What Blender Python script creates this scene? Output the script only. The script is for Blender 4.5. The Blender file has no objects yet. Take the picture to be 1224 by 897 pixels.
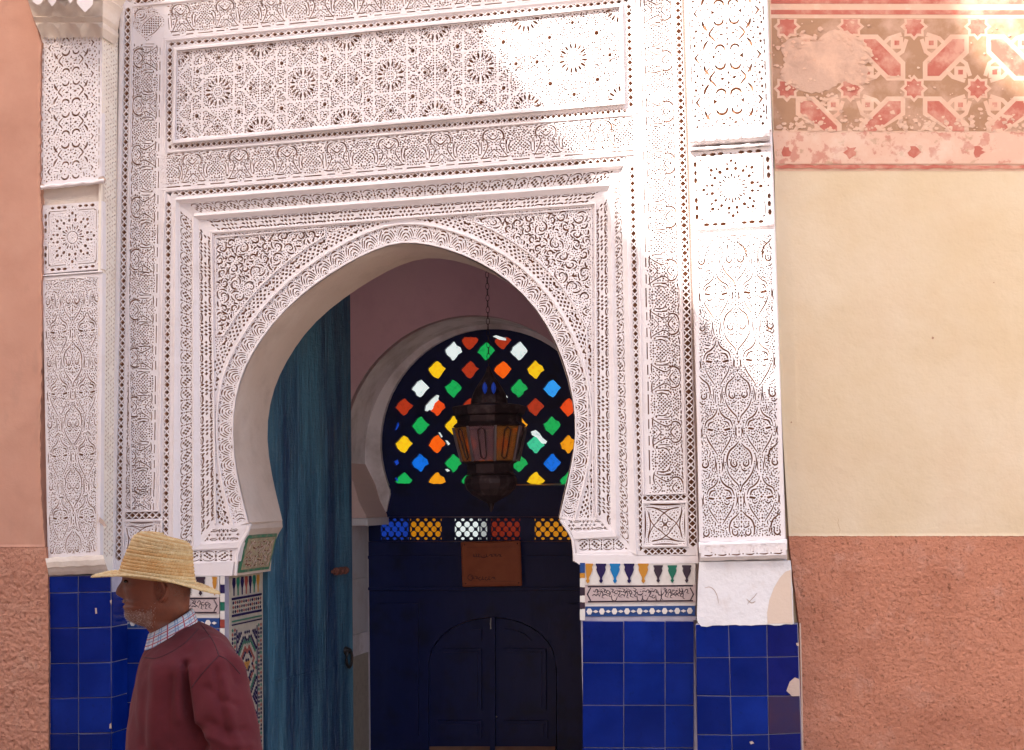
import bpy, bmesh, math, random
import numpy as np
from mathutils import Vector, Matrix, noise
from mathutils.geometry import delaunay_2d_cdt
random.seed(7)
S = bpy.context.scene
COL = S.collection
# ------------------------------------------------------------------ camera
F, CX, CY = 1656.0, 612.0, 448.5
def unit(v): v = np.array(v, float); return v/np.linalg.norm(v)
RX = unit([7312, -286.5, -1656.]); RZ = unit([-340, -18248, 1656.])
RX = unit(RX-RZ*(RX@RZ)); RY = np.cross(RZ, RX)
if RY[2] < 0: RY = -RY
R = np.array([RX, RY, RZ])                       # world = R @ camera direction (x right, y down, z forward)
CAM = np.array([0.0, -5.75, 1.78])
cam = bpy.data.objects.new('camera', bpy.data.cameras.new('camera')); COL.objects.link(cam); S.camera = cam
M = Matrix(((R[0, 0], -R[0, 1], -R[0, 2]), (R[1, 0], -R[1, 1], -R[1, 2]), (R[2, 0], -R[2, 1], -R[2, 2])))
cam.matrix_world = Matrix.Translation(CAM.tolist()) @ M.to_4x4()
cam.data.sensor_width = 36; cam.data.lens = 36*F/1224; cam.data.clip_end = 500; cam.data.clip_start = 0.05
# ------------------------------------------------------------------ light
SUN = unit([-0.40, -0.62, 0.67])                 # towards the sun
w = bpy.data.worlds.new('World'); S.world = w; w.use_nodes = True
nt = w.node_tree; nt.nodes.clear()
sky = nt.nodes.new('ShaderNodeTexSky'); sky.sky_type = 'NISHITA'; sky.sun_disc = False
sky.sun_elevation = math.asin(SUN[2]); sky.sun_rotation = math.atan2(SUN[0], SUN[1])
sky.air_density = 1.0; sky.dust_density = 5.0; sky.ozone_density = .6
bg = nt.nodes.new('ShaderNodeBackground'); bg.inputs[1].default_value = 0.15
out = nt.nodes.new('ShaderNodeOutputWorld')
nt.links.new(sky.outputs[0], bg.inputs[0]); nt.links.new(bg.outputs[0], out.inputs[0])
ld = bpy.data.lights.new('sun', 'SUN'); ld.energy = 4.9; ld.angle = math.radians(0.4); ld.color = (1.0, 0.965, 0.91)
sun = bpy.data.objects.new('sun', ld); COL.objects.link(sun)
sun.rotation_euler = Vector(SUN.tolist()).to_track_quat('Z', 'Y').to_euler(); sun.location = (-8, -12, 14)
S.view_settings.view_transform = 'Standard'; S.view_settings.look = 'None'; S.view_settings.gamma = 1.0
S.view_settings.exposure = 1.76
S.render.engine = 'CYCLES'
S.cycles.max_bounces = 8; S.cycles.diffuse_bounces = 6; S.cycles.sample_clamp_indirect = 6
try: S.cycles.use_denoising = True
except Exception: pass

# ------------------------------------------------------------------ picture point -> world point on a plane
def ray(px, py):
    px = np.asarray(px, float); py = np.asarray(py, float)
    d = np.stack([px-CX, py-CY, np.full(px.shape, F)], -1)
    return d @ R.T
def at(px, py, Y=0.0):
    d = ray(px, py); t = (np.asarray(Y)-CAM[1])/d[..., 1]
    return CAM + d*t[..., None]
def on_plane(px, py, p0, n):
    d = ray(px, py); t = ((np.asarray(p0)-CAM) @ np.asarray(n))/(d @ np.asarray(n))
    return CAM + d*t[..., None]
def proj(p):
    c = (np.asarray(p, float)-CAM) @ R
    return CX+F*c[..., 0]/c[..., 2], CY+F*c[..., 1]/c[..., 2]

# ------------------------------------------------------------------ materials
def mat(name, col, rough=0.75, var=(), bump=(), metal=0.0, emit=None, spec=0.5, coat=0.0, sss=0.0):
    """var: (colour, noise scale, lo, hi, amount[, stretch]) layers; bump: (scale, strength, distance[, stretch])"""
    m = bpy.data.materials.new(name); m.use_nodes = True
    t = m.node_tree; N = t.nodes; L = t.links
    b = N['Principled BSDF']
    b.inputs['Roughness'].default_value = rough; b.inputs['Metallic'].default_value = metal
    b.inputs['Specular IOR Level'].default_value = spec; b.inputs['Coat Weight'].default_value = coat
    b.inputs['Coat Roughness'].default_value = 0.1
    geo = N.new('ShaderNodeNewGeometry')
    def noise_node(scale, stretch=(1, 1, 1), detail=5.0, off=0.0):
        mp = N.new('ShaderNodeMapping'); mp.inputs['Scale'].default_value = stretch
        mp.inputs['Location'].default_value = (off, off*1.7, off*.6)
        L.new(geo.outputs['Position'], mp.inputs['Vector'])
        n = N.new('ShaderNodeTexNoise'); n.inputs['Scale'].default_value = scale; n.inputs['Detail'].default_value = detail
        n.inputs['Roughness'].default_value = 0.62
        L.new(mp.outputs[0], n.inputs['Vector']); return n
    rgb = N.new('ShaderNodeRGB'); rgb.outputs[0].default_value = (*col, 1)
    cur = rgb.outputs[0]
    for i, v in enumerate(var):
        c2, sc, lo, hi, am = v[:5]; st = v[5] if len(v) > 5 else (1, 1, 1)
        n = noise_node(sc, st, off=i*3.3)
        mr = N.new('ShaderNodeMapRange'); mr.inputs[1].default_value = lo; mr.inputs[2].default_value = hi
        mr.inputs[3].default_value = 0; mr.inputs[4].default_value = am
        L.new(n.outputs[0], mr.inputs[0])
        mx = N.new('ShaderNodeMix'); mx.data_type = 'RGBA'
        L.new(mr.outputs[0], mx.inputs[0]); L.new(cur, mx.inputs[6]); mx.inputs[7].default_value = (*c2, 1)
        cur = mx.outputs[2]
    L.new(cur, b.inputs['Base Color'])
    nrm = None
    for i, v in enumerate(bump):
        sc, st, di = v[:3]; sr = v[3] if len(v) > 3 else (1, 1, 1)
        n = noise_node(sc, sr, off=9+i)
        bp = N.new('ShaderNodeBump'); bp.inputs['Strength'].default_value = st; bp.inputs['Distance'].default_value = di
        L.new(n.outputs[0], bp.inputs['Height'])
        if nrm: L.new(nrm, bp.inputs['Normal'])
        nrm = bp.outputs[0]
    if nrm: L.new(nrm, b.inputs['Normal'])
    if emit:
        b.inputs['Emission Strength'].default_value = emit
        L.new(cur, b.inputs['Emission Color'])
    if sss:
        b.inputs['Subsurface Weight'].default_value = sss; b.inputs['Subsurface Radius'].default_value = (.012, .005, .003)
    m.diffuse_color = (*col, 1)
    return m
PLASTER = mat('white_carved_plaster', (.78, .725, .725), .8,
              var=(((.60, .50, .45), 3.0, .52, .8, .38), ((.66, .56, .50), 22, .56, .78, .45), ((.42, .30, .24), 60, .68, .80, .5)),
              bump=((70, .22, .004), (9, .22, .02)), spec=.25)
PLASTER_OLD = mat('worn_cream_plaster', (.66, .57, .49), .85,
              var=(((.40, .30, .24), 4.0, .48, .75, .6), ((.74, .68, .62), 14, .5, .7, .5)),
              bump=((50, .3, .006), (8, .35, .02)), spec=.2)
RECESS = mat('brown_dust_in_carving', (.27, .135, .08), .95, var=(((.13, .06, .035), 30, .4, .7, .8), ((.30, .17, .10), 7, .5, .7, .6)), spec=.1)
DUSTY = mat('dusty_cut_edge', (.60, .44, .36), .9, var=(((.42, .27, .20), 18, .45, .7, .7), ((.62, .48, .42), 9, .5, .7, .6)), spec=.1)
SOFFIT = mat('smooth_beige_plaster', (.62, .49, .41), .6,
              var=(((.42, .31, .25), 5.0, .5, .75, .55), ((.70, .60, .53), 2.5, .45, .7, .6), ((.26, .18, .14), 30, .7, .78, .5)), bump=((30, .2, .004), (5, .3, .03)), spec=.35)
BLUE = [mat('cobalt_glazed_tile_%d' % i, c, .14, var=(((c[0]*1.5+.004, c[1]*1.9, c[2]*1.5), 6, .4, .7, .8), ((.001, .002, .02), 40, .62, .75, .5)), bump=((14, .22, .008), (60, .06, .002)), spec=.2)
        for i, c in enumerate([(.0003, .0105, .135), (.0003, .009, .115), (.0006, .013, .155), (.003, .007, .100)])]
PURPLE_TILE = mat('worn_purple_blue_tile', (.012, .006, .06), .35, var=(((.045, .010, .035), 6, .45, .65, .7),), bump=((14, .1, .006),))
GROUT = mat('pale_grout', (.45, .42, .48), .9, var=(((.20, .18, .30), 6, .4, .7, .7),), bump=((90, .3, .003),))
CHIP = mat('bare_mortar', (.48, .36, .30), .9, bump=((60, .5, .006),))

# ------------------------------------------------------------------ objects
def link(o, parent=None):
    COL.objects.link(o)
    if parent is not None: o.parent = parent
    return o
def tag(o, label=None, cat=None, group=None, kind=None):
    if label: o['label'] = label
    if cat: o['category'] = cat
    if group: o['group'] = group
    if kind: o['kind'] = kind
    return o
def thing(name, loc, label, cat, group=None, kind=None):
    o = bpy.data.objects.new(name, None); o.location = [float(v) for v in loc]; o.empty_display_size = .1
    COL.objects.link(o); return tag(o, label, cat, group, kind)
def root_of(p):
    v = Vector((0, 0, 0))
    while p is not None: v += p.location; p = p.parent
    return v
def mesh(name, verts, faces, mats, parent=None, mi=None, smooth=False):
    me = bpy.data.meshes.new(name)
    off = root_of(parent)
    V = np.asarray(verts, float)-np.array(off)
    me.from_pydata(V.tolist(), [], [list(map(int, f)) for f in faces])
    for m in (mats if isinstance(mats, (list, tuple)) else [mats]): me.materials.append(m)
    if mi is not None: me.polygons.foreach_set('material_index', np.asarray(mi, dtype=np.int32))
    if smooth: me.polygons.foreach_set('use_smooth', [True]*len(me.polygons))
    me.update()
    return link(bpy.data.objects.new(name, me), parent)
class MB:                                        # collects shapes for ONE mesh
    def __init__(s): s.v = []; s.f = []; s.m = []
    def add(s, verts, faces, m=0):
        b = len(s.v); s.v += [tuple(map(float, p)) for p in verts]
        s.f += [[i+b for i in f] for f in faces]; s.m += [m]*len(faces); return s
    def prism(s, loop, d, m=0):                  # loop: 3D points, extruded along vector d
        n = len(loop); a = [np.array(p, float) for p in loop]; b = [p+np.array(d, float) for p in a]
        return s.add(a+b, [list(range(n)), list(range(2*n-1, n-1, -1))]+[[i, (i+1) % n, n+(i+1) % n, n+i] for i in range(n)], m)
    def box(s, x0, x1, y0, y1, z0, z1, m=0, bev=0.0):
        if bev <= 0:
            return s.add([(x, y, z) for z in (z0, z1) for y in (y0, y1) for x in (x0, x1)],
                         [(0, 1, 3, 2), (4, 6, 7, 5), (0, 4, 5, 1), (2, 3, 7, 6), (0, 2, 6, 4), (1, 5, 7, 3)], m)
        b = bev; V = []
        for (ix, iy, iz) in [(i, j, k) for k in (0, 1) for j in (0, 1) for i in (0, 1)]: V.append((ix, iy, iz))
        # bevelled on the camera-facing (y0) side only
        return s.add([(x0, y1, z0), (x1, y1, z0), (x1, y1, z1), (x0, y1, z1), (x0, y0+b, z0), (x1, y0+b, z0), (x1, y0+b, z1), (x0, y0+b, z1),
                      (x0+b, y0, z0+b), (x1-b, y0, z0+b), (x1-b, y0, z1-b), (x0+b, y0, z1-b)],
                     [(0, 3, 2, 1), (0, 1, 5, 4), (1, 2, 6, 5), (2, 3, 7, 6), (3, 0, 4, 7), (4, 5, 9, 8), (5, 6, 10, 9), (6, 7, 11, 10), (7, 4, 8, 11), (8, 9, 10, 11)], m)
    def lathe(s, prof, c, n=24, m=0, ax=None, seg=None, cap=True):   # prof: (r, z) about a vertical axis at c
        c = np.array(c, float); V = []
        for r, z in prof:
            for k in range(n):
                a = 2*math.pi*(k+.5)/n; V.append(c+np.array([r*math.cos(a), r*math.sin(a), z]))
        Fs = [[j*n+k, j*n+(k+1) % n, (j+1)*n+(k+1) % n, (j+1)*n+k] for j in range(len(prof)-1) for k in range(n)]
        if cap: Fs += [list(range(n))[::-1], [(len(prof)-1)*n+k for k in range(n)]]
        return s.add(V, Fs, m)
    def tube(s, pts, r, n=6, m=0):
        P = [np.array(p, float) for p in pts]; rs = r if isinstance(r, (list, tuple)) else [r]*len(P); V = []
        for i, p in enumerate(P):
            d = unit(P[min(i+1, len(P)-1)]-P[max(i-1, 0)]); a = np.cross(d, [0, 0, 1.0])
            if np.linalg.norm(a) < 1e-3: a = np.cross(d, [0, 1.0, 0])
            a = unit(a); b = np.cross(d, a)
            for k in range(n):
                t = 2*math.pi*k/n; V.append(p+rs[i]*(math.cos(t)*a+math.sin(t)*b))
        Fs = [[j*n+k, j*n+(k+1) % n, (j+1)*n+(k+1) % n, (j+1)*n+k] for j in range(len(P)-1) for k in range(n)]
        Fs += [list(range(n))[::-1], [(len(P)-1)*n+k for k in range(n)]]
        return s.add(V, Fs, m)
    def build(s, name, mats, parent=None, smooth=False):
        return mesh(name, s.v, s.f, mats, parent, s.m, smooth)

# ------------------------------------------------------------------ carving: real cut pockets in a slab
def inside(pts, poly):
    pts = np.asarray(pts, float); poly = np.asarray(poly, float)
    x, y = pts[:, 0], pts[:, 1]; r = np.zeros(len(pts), bool); n = len(poly)
    for i in range(n):
        x1, y1 = poly[i]; x2, y2 = poly[(i+1) % n]
        c = ((y1 > y) != (y2 > y)) & (x < (x2-x1)*(y-y1)/(y2-y1+1e-12)+x1); r ^= c
    return r
def carve(name, outer, holes, P, n, depth, parent, mats=None, thick=None, through=False, label=None, keep=None, rough=0.0):
    """outer: 2D loop, holes: 2D loops. P maps Nx2 -> Nx3 on the front surface, n = inward normal.
    Everything inside a hole is sunk by depth; rims get real side walls."""
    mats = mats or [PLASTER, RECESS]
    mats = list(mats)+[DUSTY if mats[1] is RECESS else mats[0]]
    outer = [tuple(p) for p in outer]
    hs = [h for h in holes if len(h) >= 3]
    if keep is not None:
        hs = [h for h in hs if keep(h)]
    def ccw(h):
        return list(h) if sum(a[0]*b[1]-b[0]*a[1] for a, b in zip(h, list(h[1:])+[h[0]])) > 0 else list(h)[::-1]
    outer = ccw(outer); hs = [ccw(list(h)) for h in hs]
    O = np.array(outer)
    bb0 = O.min(0); bb1 = O.max(0)
    hs = [h for h in hs if not (max(p[0] for p in h) < bb0[0] or min(p[0] for p in h) > bb1[0] or max(p[1] for p in h) < bb0[1] or min(p[1] for p in h) > bb1[1])]
    vs = [Vector((float(p[0]), float(p[1]))) for p in outer]; fs = [list(range(len(outer)))]
    for h in hs:
        b = len(vs); vs += [Vector((float(p[0]), float(p[1]))) for p in h]; fs.append(list(range(b, b+len(h))))
    rv, re, rf, ov, oe, of = delaunay_2d_cdt(vs, [], fs, 1, 1e-5, True)
    rv = np.array([(v.x, v.y) for v in rv])
    cls = []
    for q in of:
        q = set(q); cls.append(0 if 0 not in q else (2 if len(q) > 1 else 1))
    front = P(rv); n = np.asarray(n, float)
    if rough: front = front+n*(np.random.RandomState(len(rv)).uniform(-.25, 1.0, len(rv))*rough)[:, None]
    T = len(rv); V = [front, front+n*depth]
    thick = thick or depth
    V.append(front+n*thick)
    V = np.concatenate(V); Fs = []; mi = []
    ed = {}
    for k, fc in enumerate(rf):
        fc = list(fc)
        if cls[k] == 0: continue
        if cls[k] == 1: Fs.append(fc); mi.append(0)
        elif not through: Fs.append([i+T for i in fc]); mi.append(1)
        for a, b in zip(fc, fc[1:]+fc[:1]):
            ed.setdefault((min(a, b), max(a, b)), []).append(cls[k])
    for (a, b), c in ed.items():
        if len(c) == 2 and c[0] != c[1]: Fs.append([a, b, b+T, a+T]); mi.append(2)
        elif len(c) == 1: Fs.append([a, b, b+2*T, a+2*T]); mi.append(0)
    used = np.unique(np.concatenate([np.array(f) for f in Fs])) if Fs else np.array([0]); rm = np.full(len(V), -1); rm[used] = np.arange(len(used))
    o = mesh(name, V[used], [[rm[i] for i in f] for f in Fs], mats, parent, mi)
    if label: o['label'] = label
    return o
PXF = lambda Y: (lambda q: at(np.asarray(q)[:, 0], np.asarray(q)[:, 1], Y))
def quadP(c, W=1.0, H=1.0):                      # c: world corners TL TR BR BL; local u right, v down
    c = [np.asarray(p, float) for p in c]
    def g(q):
        q = np.asarray(q, float); u = (q[:, 0]/W)[:, None]; v = (q[:, 1]/H)[:, None]
        return (c[0]*(1-u)+c[1]*u)*(1-v)+(c[3]*(1-u)+c[2]*u)*v
    return g
def quad_px(tl, tr, br, bl, Y=0.0, W=1, H=1):
    Ys = Y if isinstance(Y, (list, tuple)) else [Y]*4
    return quadP([at(*p, y) for p, y in zip((tl, tr, br, bl), Ys)], W, H)

# ---- stroke / motif library (2D)
def spline(pts, sub=3):
    if len(pts) < 3: return [np.array(p, float) for p in pts]
    P = [np.array(p, float) for p in pts]; P = [2*P[0]-P[1]]+P+[2*P[-1]-P[-2]]; o = []
    for i in range(1, len(P)-2):
        for k in range(sub):
            t = k/sub
            o.append(.5*((2*P[i])+(-P[i-1]+P[i+1])*t+(2*P[i-1]-5*P[i]+4*P[i+1]-P[i+2])*t*t+(-P[i-1]+3*P[i]-3*P[i+1]+P[i+2])*t**3))
    o.append(P[-2]); return o
def stroke(pts, w, taper=.35, sub=3, asym=0.0):
    w = w*1.24; c = spline(pts, sub); n = len(c); L = []; Rr = []
    for i, p in enumerate(c):
        d = c[min(i+1, n-1)]-c[max(i-1, 0)]; d = d/(np.linalg.norm(d)+1e-9); q = np.array([-d[1], d[0]])
        t = i/(n-1) if n > 1 else .5
        h = w/2*(taper+(1-taper)*math.sin(math.pi*min(1, max(0, t))) ** .6)
        if asym: h *= (1+asym*(t-.5))
        L.append(p+q*h); Rr.append(p-q*h)
    return [tuple(p) for p in L]+[tuple(p) for p in Rr[::-1]]
def dia(x, y, a, b=None, rot=0):
    b = a if b is None else b; c, s = math.cos(rot), math.sin(rot)
    return [(x+p*c-q*s, y+p*s+q*c) for p, q in ((a, 0), (0, b), (-a, 0), (0, -b))]
def oct_(x, y, a, b=None, rot=0, n=7):
    b = a if b is None else b; c, s = math.cos(rot), math.sin(rot); o = []
    for k in range(n):
        t = 2*math.pi*k/n+.3; p, q = a*math.cos(t), b*math.sin(t); o.append((x+p*c-q*s, y+p*s+q*c))
    return o
def arc(cx, cy, r, a0, a1, w, taper=.35, ry=None, n=5):
    ry = r if ry is None else ry
    return stroke([(cx+r*math.cos(math.radians(a0+(a1-a0)*k/(n-1))), cy+ry*math.sin(math.radians(a0+(a1-a0)*k/(n-1)))) for k in range(n)], w, taper, 2)
def place(polys, c, ea, eb, jit=.12, rnd=random):
    """motif (a, b) -> c + a*ea + b*eb, each cut a little off as a hand leaves it"""
    c = np.array(c, float); ea = np.array(ea, float); eb = np.array(eb, float); o = []
    for h in polys:
        j = np.array([rnd.uniform(-jit, jit), rnd.uniform(-jit, jit)]); s = rnd.uniform(.96, 1.2)
        h = np.array(h, float); m = h.mean(0); h = (h-m)*s+m+j
        o.append([tuple(c+p[0]*ea+p[1]*eb) for p in h])
    return o
def mirror(polys): return polys+[[(-x, y) for x, y in h] for h in polys]
def lattice(p0, p1, w, pitch=8.3, big=1.0):
    """single strand net: a row of dark lozenges with half lozenges along both edges"""
    p0 = np.array(p0, float); p1 = np.array(p1, float); L = np.linalg.norm(p1-p0); e = (p1-p0)/L; q = np.array([-e[1], e[0]])
    n = max(1, round(L/pitch)); s = L/n; o = []; a = s*.34*big; b = w*.335*big
    for k in range(n):
        c = p0+e*s*(k+.5)
        o += place([dia(0, 0, a*1.05, b*1.12)], c, e, q, .15)
        c = p0+e*s*(k+1)
        if k < n-1:
            for g in (-1, 1): o += place([[(-a*1.15, g*w*.495), (a*1.15, g*w*.495), (0, g*w*.15)]], c, e, q, .1)
    return o
def net(p0, p1, w, rows=3, pitch=5.0, boss=0):
    """wider net of small lozenges; every so often a plain oval boss between two bowed cuts"""
    p0 = np.array(p0, float); p1 = np.array(p1, float); L = np.linalg.norm(p1-p0); e = (p1-p0)/L; q = np.array([-e[1], e[0]])
    n = max(1, round(L/(pitch/2))); s = L/n; dv = w/(rows)/1.0; o = []
    per = 10
    for k in range(1, n):
        ph = k % per if boss else 0
        if boss and ph in (3, 4, 5, 6, 7):
            if ph == 5:
                for g in (-1, 1):
                    o += place([stroke([(-s*1.8, g*w*.40), (-s*.8, g*w*.31), (s*.8, g*w*.31), (s*1.8, g*w*.40)], w*.09, 1.1)], p0+e*s*k, e, q, .1)
                    o += place([stroke([(-s*1.2, g*w*.49), (0, g*w*.45), (s*1.2, g*w*.49)], w*.045, .8)], p0+e*s*k, e, q, .1)
            elif ph in (3, 7): o += place([dia(0, 0, s*.8, dv*.34)], p0+e*s*k, e, q, .15)
            continue
        for j in range(rows):
            v = -w/2+dv*(j+.5)
            if (k+j) % 2 == 0: o += place([dia(0, v, s*.70, dv*.42)], p0+e*s*k, e, q, .15)
        if k % 2:
            for g in (-1, 1):
                if (k+0) % 2 == 1 and rows % 2 == 1: o += place([[(-s*.5, g*w*.5), (s*.5, g*w*.5), (0, g*w*.40)]], p0+e*s*k, e, q, .1)
    return o
def braid(p0, p1, w, pitch=15.5):
    p0 = np.array(p0, float); p1 = np.array(p1, float); L = np.linalg.norm(p1-p0); e = (p1-p0)/L; q = np.array([-e[1], e[0]])
    n = max(1, round(L/pitch)); s = L/n; o = []
    for k in range(n):
        c = p0+e*s*(k+.5); g = 1 if k % 2 else -1; m = []
        for i in (-1, 0, 1):
            for j in (-.5, .5):
                a = i*s*.17+j*s*.14; b = g*(i*w*.15)-j*g*w*.19
                m.append(dia(a, b, s*.105, w*.118, .5*g))
        m += [stroke([(-s*.36, h*w*.28), (-s*.15, h*w*.44), (s*.15, h*w*.44), (s*.36, h*w*.28)], w*.055, .5) for h in (-1, 1)]
        m += [[(s*.5-s*.09, h*w*.47), (s*.5+s*.09, h*w*.47), (s*.5, h*w*.25)] for h in (-1, 1)]
        m += [dia(s*.5, 0, s*.09, w*.11), dia(s*.5, -w*.17, s*.06, w*.07), dia(s*.5, w*.17, s*.06, w*.07)]
        o += place(m, c, e, q, .12)
    return o
def autofill(hs, region, gap=1.35, size=1.25, mir=None, seed=1, res=.4, big=.25, avoid=(), aw=1.5):
    """small cuts wherever the ground between the motifs is still empty"""
    R_ = np.array(region, float); b0 = R_.min(0)-2; b1 = R_.max(0)+2; nx, ny = [int(v) for v in np.ceil((b1-b0)/res)]
    occ = np.zeros((nx, ny), bool)
    def disc(x, y, r):
        i0, i1 = max(0, int((x-r-b0[0])/res)), min(nx, int((x+r-b0[0])/res)+2); j0, j1 = max(0, int((y-r-b0[1])/res)), min(ny, int((y+r-b0[1])/res)+2)
        if i0 >= i1 or j0 >= j1: return
        I, J_ = np.ogrid[i0:i1, j0:j1]; occ[i0:i1, j0:j1] |= ((I*res+b0[0]-x)**2+(J_*res+b0[1]-y)**2) < r*r
    for h in hs:
        for p, q in zip(h, list(h[1:])+[h[0]]):
            L = math.hypot(q[0]-p[0], q[1]-p[1]); m = max(1, int(L/1.0))
            for k in range(m): disc(lin_(p[0], q[0], k/m), lin_(p[1], q[1], k/m), gap)
    for (p, q) in avoid:
        L = math.hypot(q[0]-p[0], q[1]-p[1]); m = max(1, int(L/.6))
        for k in range(m+1): disc(lin_(p[0], q[0], k/m), lin_(p[1], q[1], k/m), aw)
    gi, gj = np.meshgrid(np.arange(nx), np.arange(ny), indexing='ij'); pts = np.stack([gi.ravel()*res+b0[0], gj.ravel()*res+b0[1]], 1)
    free = ~occ.ravel() & inside(pts, region); pts = pts[free]
    if mir is not None: pts = pts[pts[:, 0] <= mir+.01]
    HP = np.array([p for h in hs for p in h], float)
    rg = random.Random(seed); idx = list(range(len(pts))); rg.shuffle(idx); o = []
    for k in idx:
        x, y = pts[k]; i, j = int((x-b0[0])/res), int((y-b0[1])/res)
        if occ[i, j]: continue
        s = size*rg.uniform(.75, 1.1); a = rg.uniform(0, 3.14)
        near = HP[np.argmin((HP[:, 0]-x)**2+(HP[:, 1]-y)**2)]; dx, dy = x-near[0], y-near[1]; dl = math.hypot(dx, dy)+1e-6; dx /= dl; dy /= dl
        if rg.random() < big: h = dia(x, y, s*.60, s*.62, a); ext = s*.6
        else:
            L_ = s*rg.uniform(1.3, 2.1); bw = .28*s; h = stroke([(x+dy*L_-dx*bw, y-dx*L_-dy*bw), (x, y), (x-dy*L_-dx*bw, y+dx*L_-dy*bw)], s*.62, .3, 2); ext = 0
        if any(occ[min(nx-1, max(0, int((p[0]-b0[0])/res))), min(ny-1, max(0, int((p[1]-b0[1])/res)))] for p in h): h = dia(x, y, s*.5, s*.55, a)
        if not inside(h, region).all(): continue
        if mir is not None and abs(x-mir) < 1.2: h = dia(mir, y, s*.6, s*.8)
        o.append(h)
        for p in h: disc(p[0], p[1], gap)
        if mir is not None and abs(x-mir) >= 1.2: o.append([(2*mir-p, q) for p, q in h])
        HP = np.concatenate([HP, np.array(h)])
    return o
lin_ = lambda a, b, t: a+(b-a)*t
# foliate band: a runs along the band, b across it (0 = inner edge, 41 = outer edge)
FOL_X = mirror([stroke([(-10, 27), (-10.8, 32), (-8.5, 36.4), (-4, 38)], 1.35, .4), stroke([(-10, 28), (-6.6, 22.5), (-8.8, 15.5), (-13.8, 7.4)], .95, .5),
                stroke([(-13.2, 25.5), (-13, 19), (-13.4, 12.6)], .85, .6), stroke([(-16.6, 23), (-16.8, 11)], .9, .6),
                stroke([(-4.6, 7.8), (-10, 7.0), (-15.4, 7.8)], 1.1, .5), stroke([(-4.2, 3), (-13, 3)], 1.1, .8), dia(-15, 37.8, 2.2, .8), dia(-12.8, 30.2, .9, 1.2),
                dia(-6, 19.5, .9, .8), dia(-3.6, 6, .8, .8), [(-16.5, 26.5), (-13.4, 28.2), (-15.8, 29)]])+[
                stroke([(-6.2, 32.4), (-3, 28.8), (0, 27.0), (3, 28.8), (6.2, 32.4)], 1.15, .5, 2), dia(0, 33.6, 1.5, 1.5), dia(0, 9.0, 1.3, 1.4), dia(0, 4.6, 1.0, .8),
                stroke([(-5.6, 10.6), (0, 15.8), (5.6, 10.6)], 1.15, .5, 1), dia(0, 38.8, 3.5, .6), dia(-4, 35.8, .8, .8), dia(4, 35.8, .8, .8)]
def _tre():
    o = []
    for i in range(-6, 7):
        for j in range(-3, 5):
            if (i+j) % 2: continue
            a = i*1.9; b = 19.3+j*2.0
            if min(math.hypot(a+5.2, b-17.6)/4.7, math.hypot(a-5.2, b-17.6)/4.7, math.hypot(a, b-24)/4.7) < 1.0: o.append(dia(a, b, 1.14, 1.22))
    o += mirror([stroke([(-10.8, 13.5), (-12.0, 18), (-9.6, 23), (-5.6, 24.6)], .85, .5), stroke([(-13.8, 20.5), (-13.4, 25.4), (-9.8, 28.4)], .8, .5), dia(-6, 9.6, 1.2, 1.1), dia(-9.5, 31.6, 1.9, 1.0),
                 dia(-8.8, 38.6, 2.1, 1.0), dia(-4.2, 33.4, 1.2, 1.0), dia(-4.6, 37.5, .9, .9), dia(-5.2, 29.0, .9, .9), stroke([(-11.8, 8.8), (-8, 10.4)], .8), dia(-12.6, 34.6, .9, .9)])
    o += [dia(0, 9.4, 1.1, .9), dia(0, 30.6, 1.0, 1.5), dia(0, 36, 1.2, 1.0), stroke([(-9, 2.8), (9, 2.8)], 1.2, .8), dia(0, 6.0, 1.6, .55), dia(0, 39.6, 1.8, .6)]
    return o
FOL_T = _tre()
_c = FOL_X+[[(27.5-x, y) for x, y in h] for h in FOL_T]+[[(55-x, y) for x, y in h] for h in FOL_X]+[[(x-27.5, y) for x, y in h] for h in FOL_T]
_f = autofill(_c, [(0.4, 5.5), (27.1, 5.5), (27.1, 40.2), (0.4, 40.2)], 1.4, 2.1, None, 4, .3, .12)
for _h in _f:
    _m = sum(p[0] for p in _h)/len(_h)
    if _m < 13.75: FOL_X += mirror([_h])
    else: FOL_T += mirror([[(27.5-x, y) for x, y in _h]])
def foliate(path, xs, ts, height, outward):
    """path(s)-> point on the inner edge, unit along vector; outward = sign of the across direction"""
    o = []
    for kind, lst in (('x', xs), ('t', ts)):
        for s in lst:
            p, e = path(s); q = np.array([-e[1], e[0]])*outward; k = height(s)/41.0; m = pitch_at(lst, s)/56.0
            o += place(FOL_X if kind == 'x' else FOL_T, p, e*m*1.0, q*k, .15)
    return o
def pitch_at(l, s):
    i = l.index(s)
    if len(l) < 2: return 56
    return abs(l[i]-l[i-1]) if i else abs(l[1]-l[0])
# ================================================================== SETTING
N_IN = np.array([0, 1.0, 0])
GROUNDM = mat('dusty_street_paving', (.42, .34, .28), .9, var=(((.28, .22, .18), 1.5, .4, .7, .7), ((.40, .33, .27), 8, .5, .7, .5)), bump=((12, .4, .02),))
g = MB(); g.add([(-120, -120, 0), (120, -120, 0), (120, -.0, 0), (-120, -.0, 0), (120, 120, 0), (-120, 120, 0)], [(0, 1, 2, 3), (3, 2, 4, 5)])
tag(g.build('ground', GROUNDM), kind='structure', label='dusty paved ground of the street')
FLOORM = mat('vestibule_floor_tiles', (.50, .40, .34), .5, var=(((.35, .26, .22), 4, .4, .7, .6),))
vf = MB(); vf.box(-2.9, -.4, .05, 2.75, 0, .12); tag(vf.build('vestibule_floor', FLOORM), kind='structure')

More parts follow.
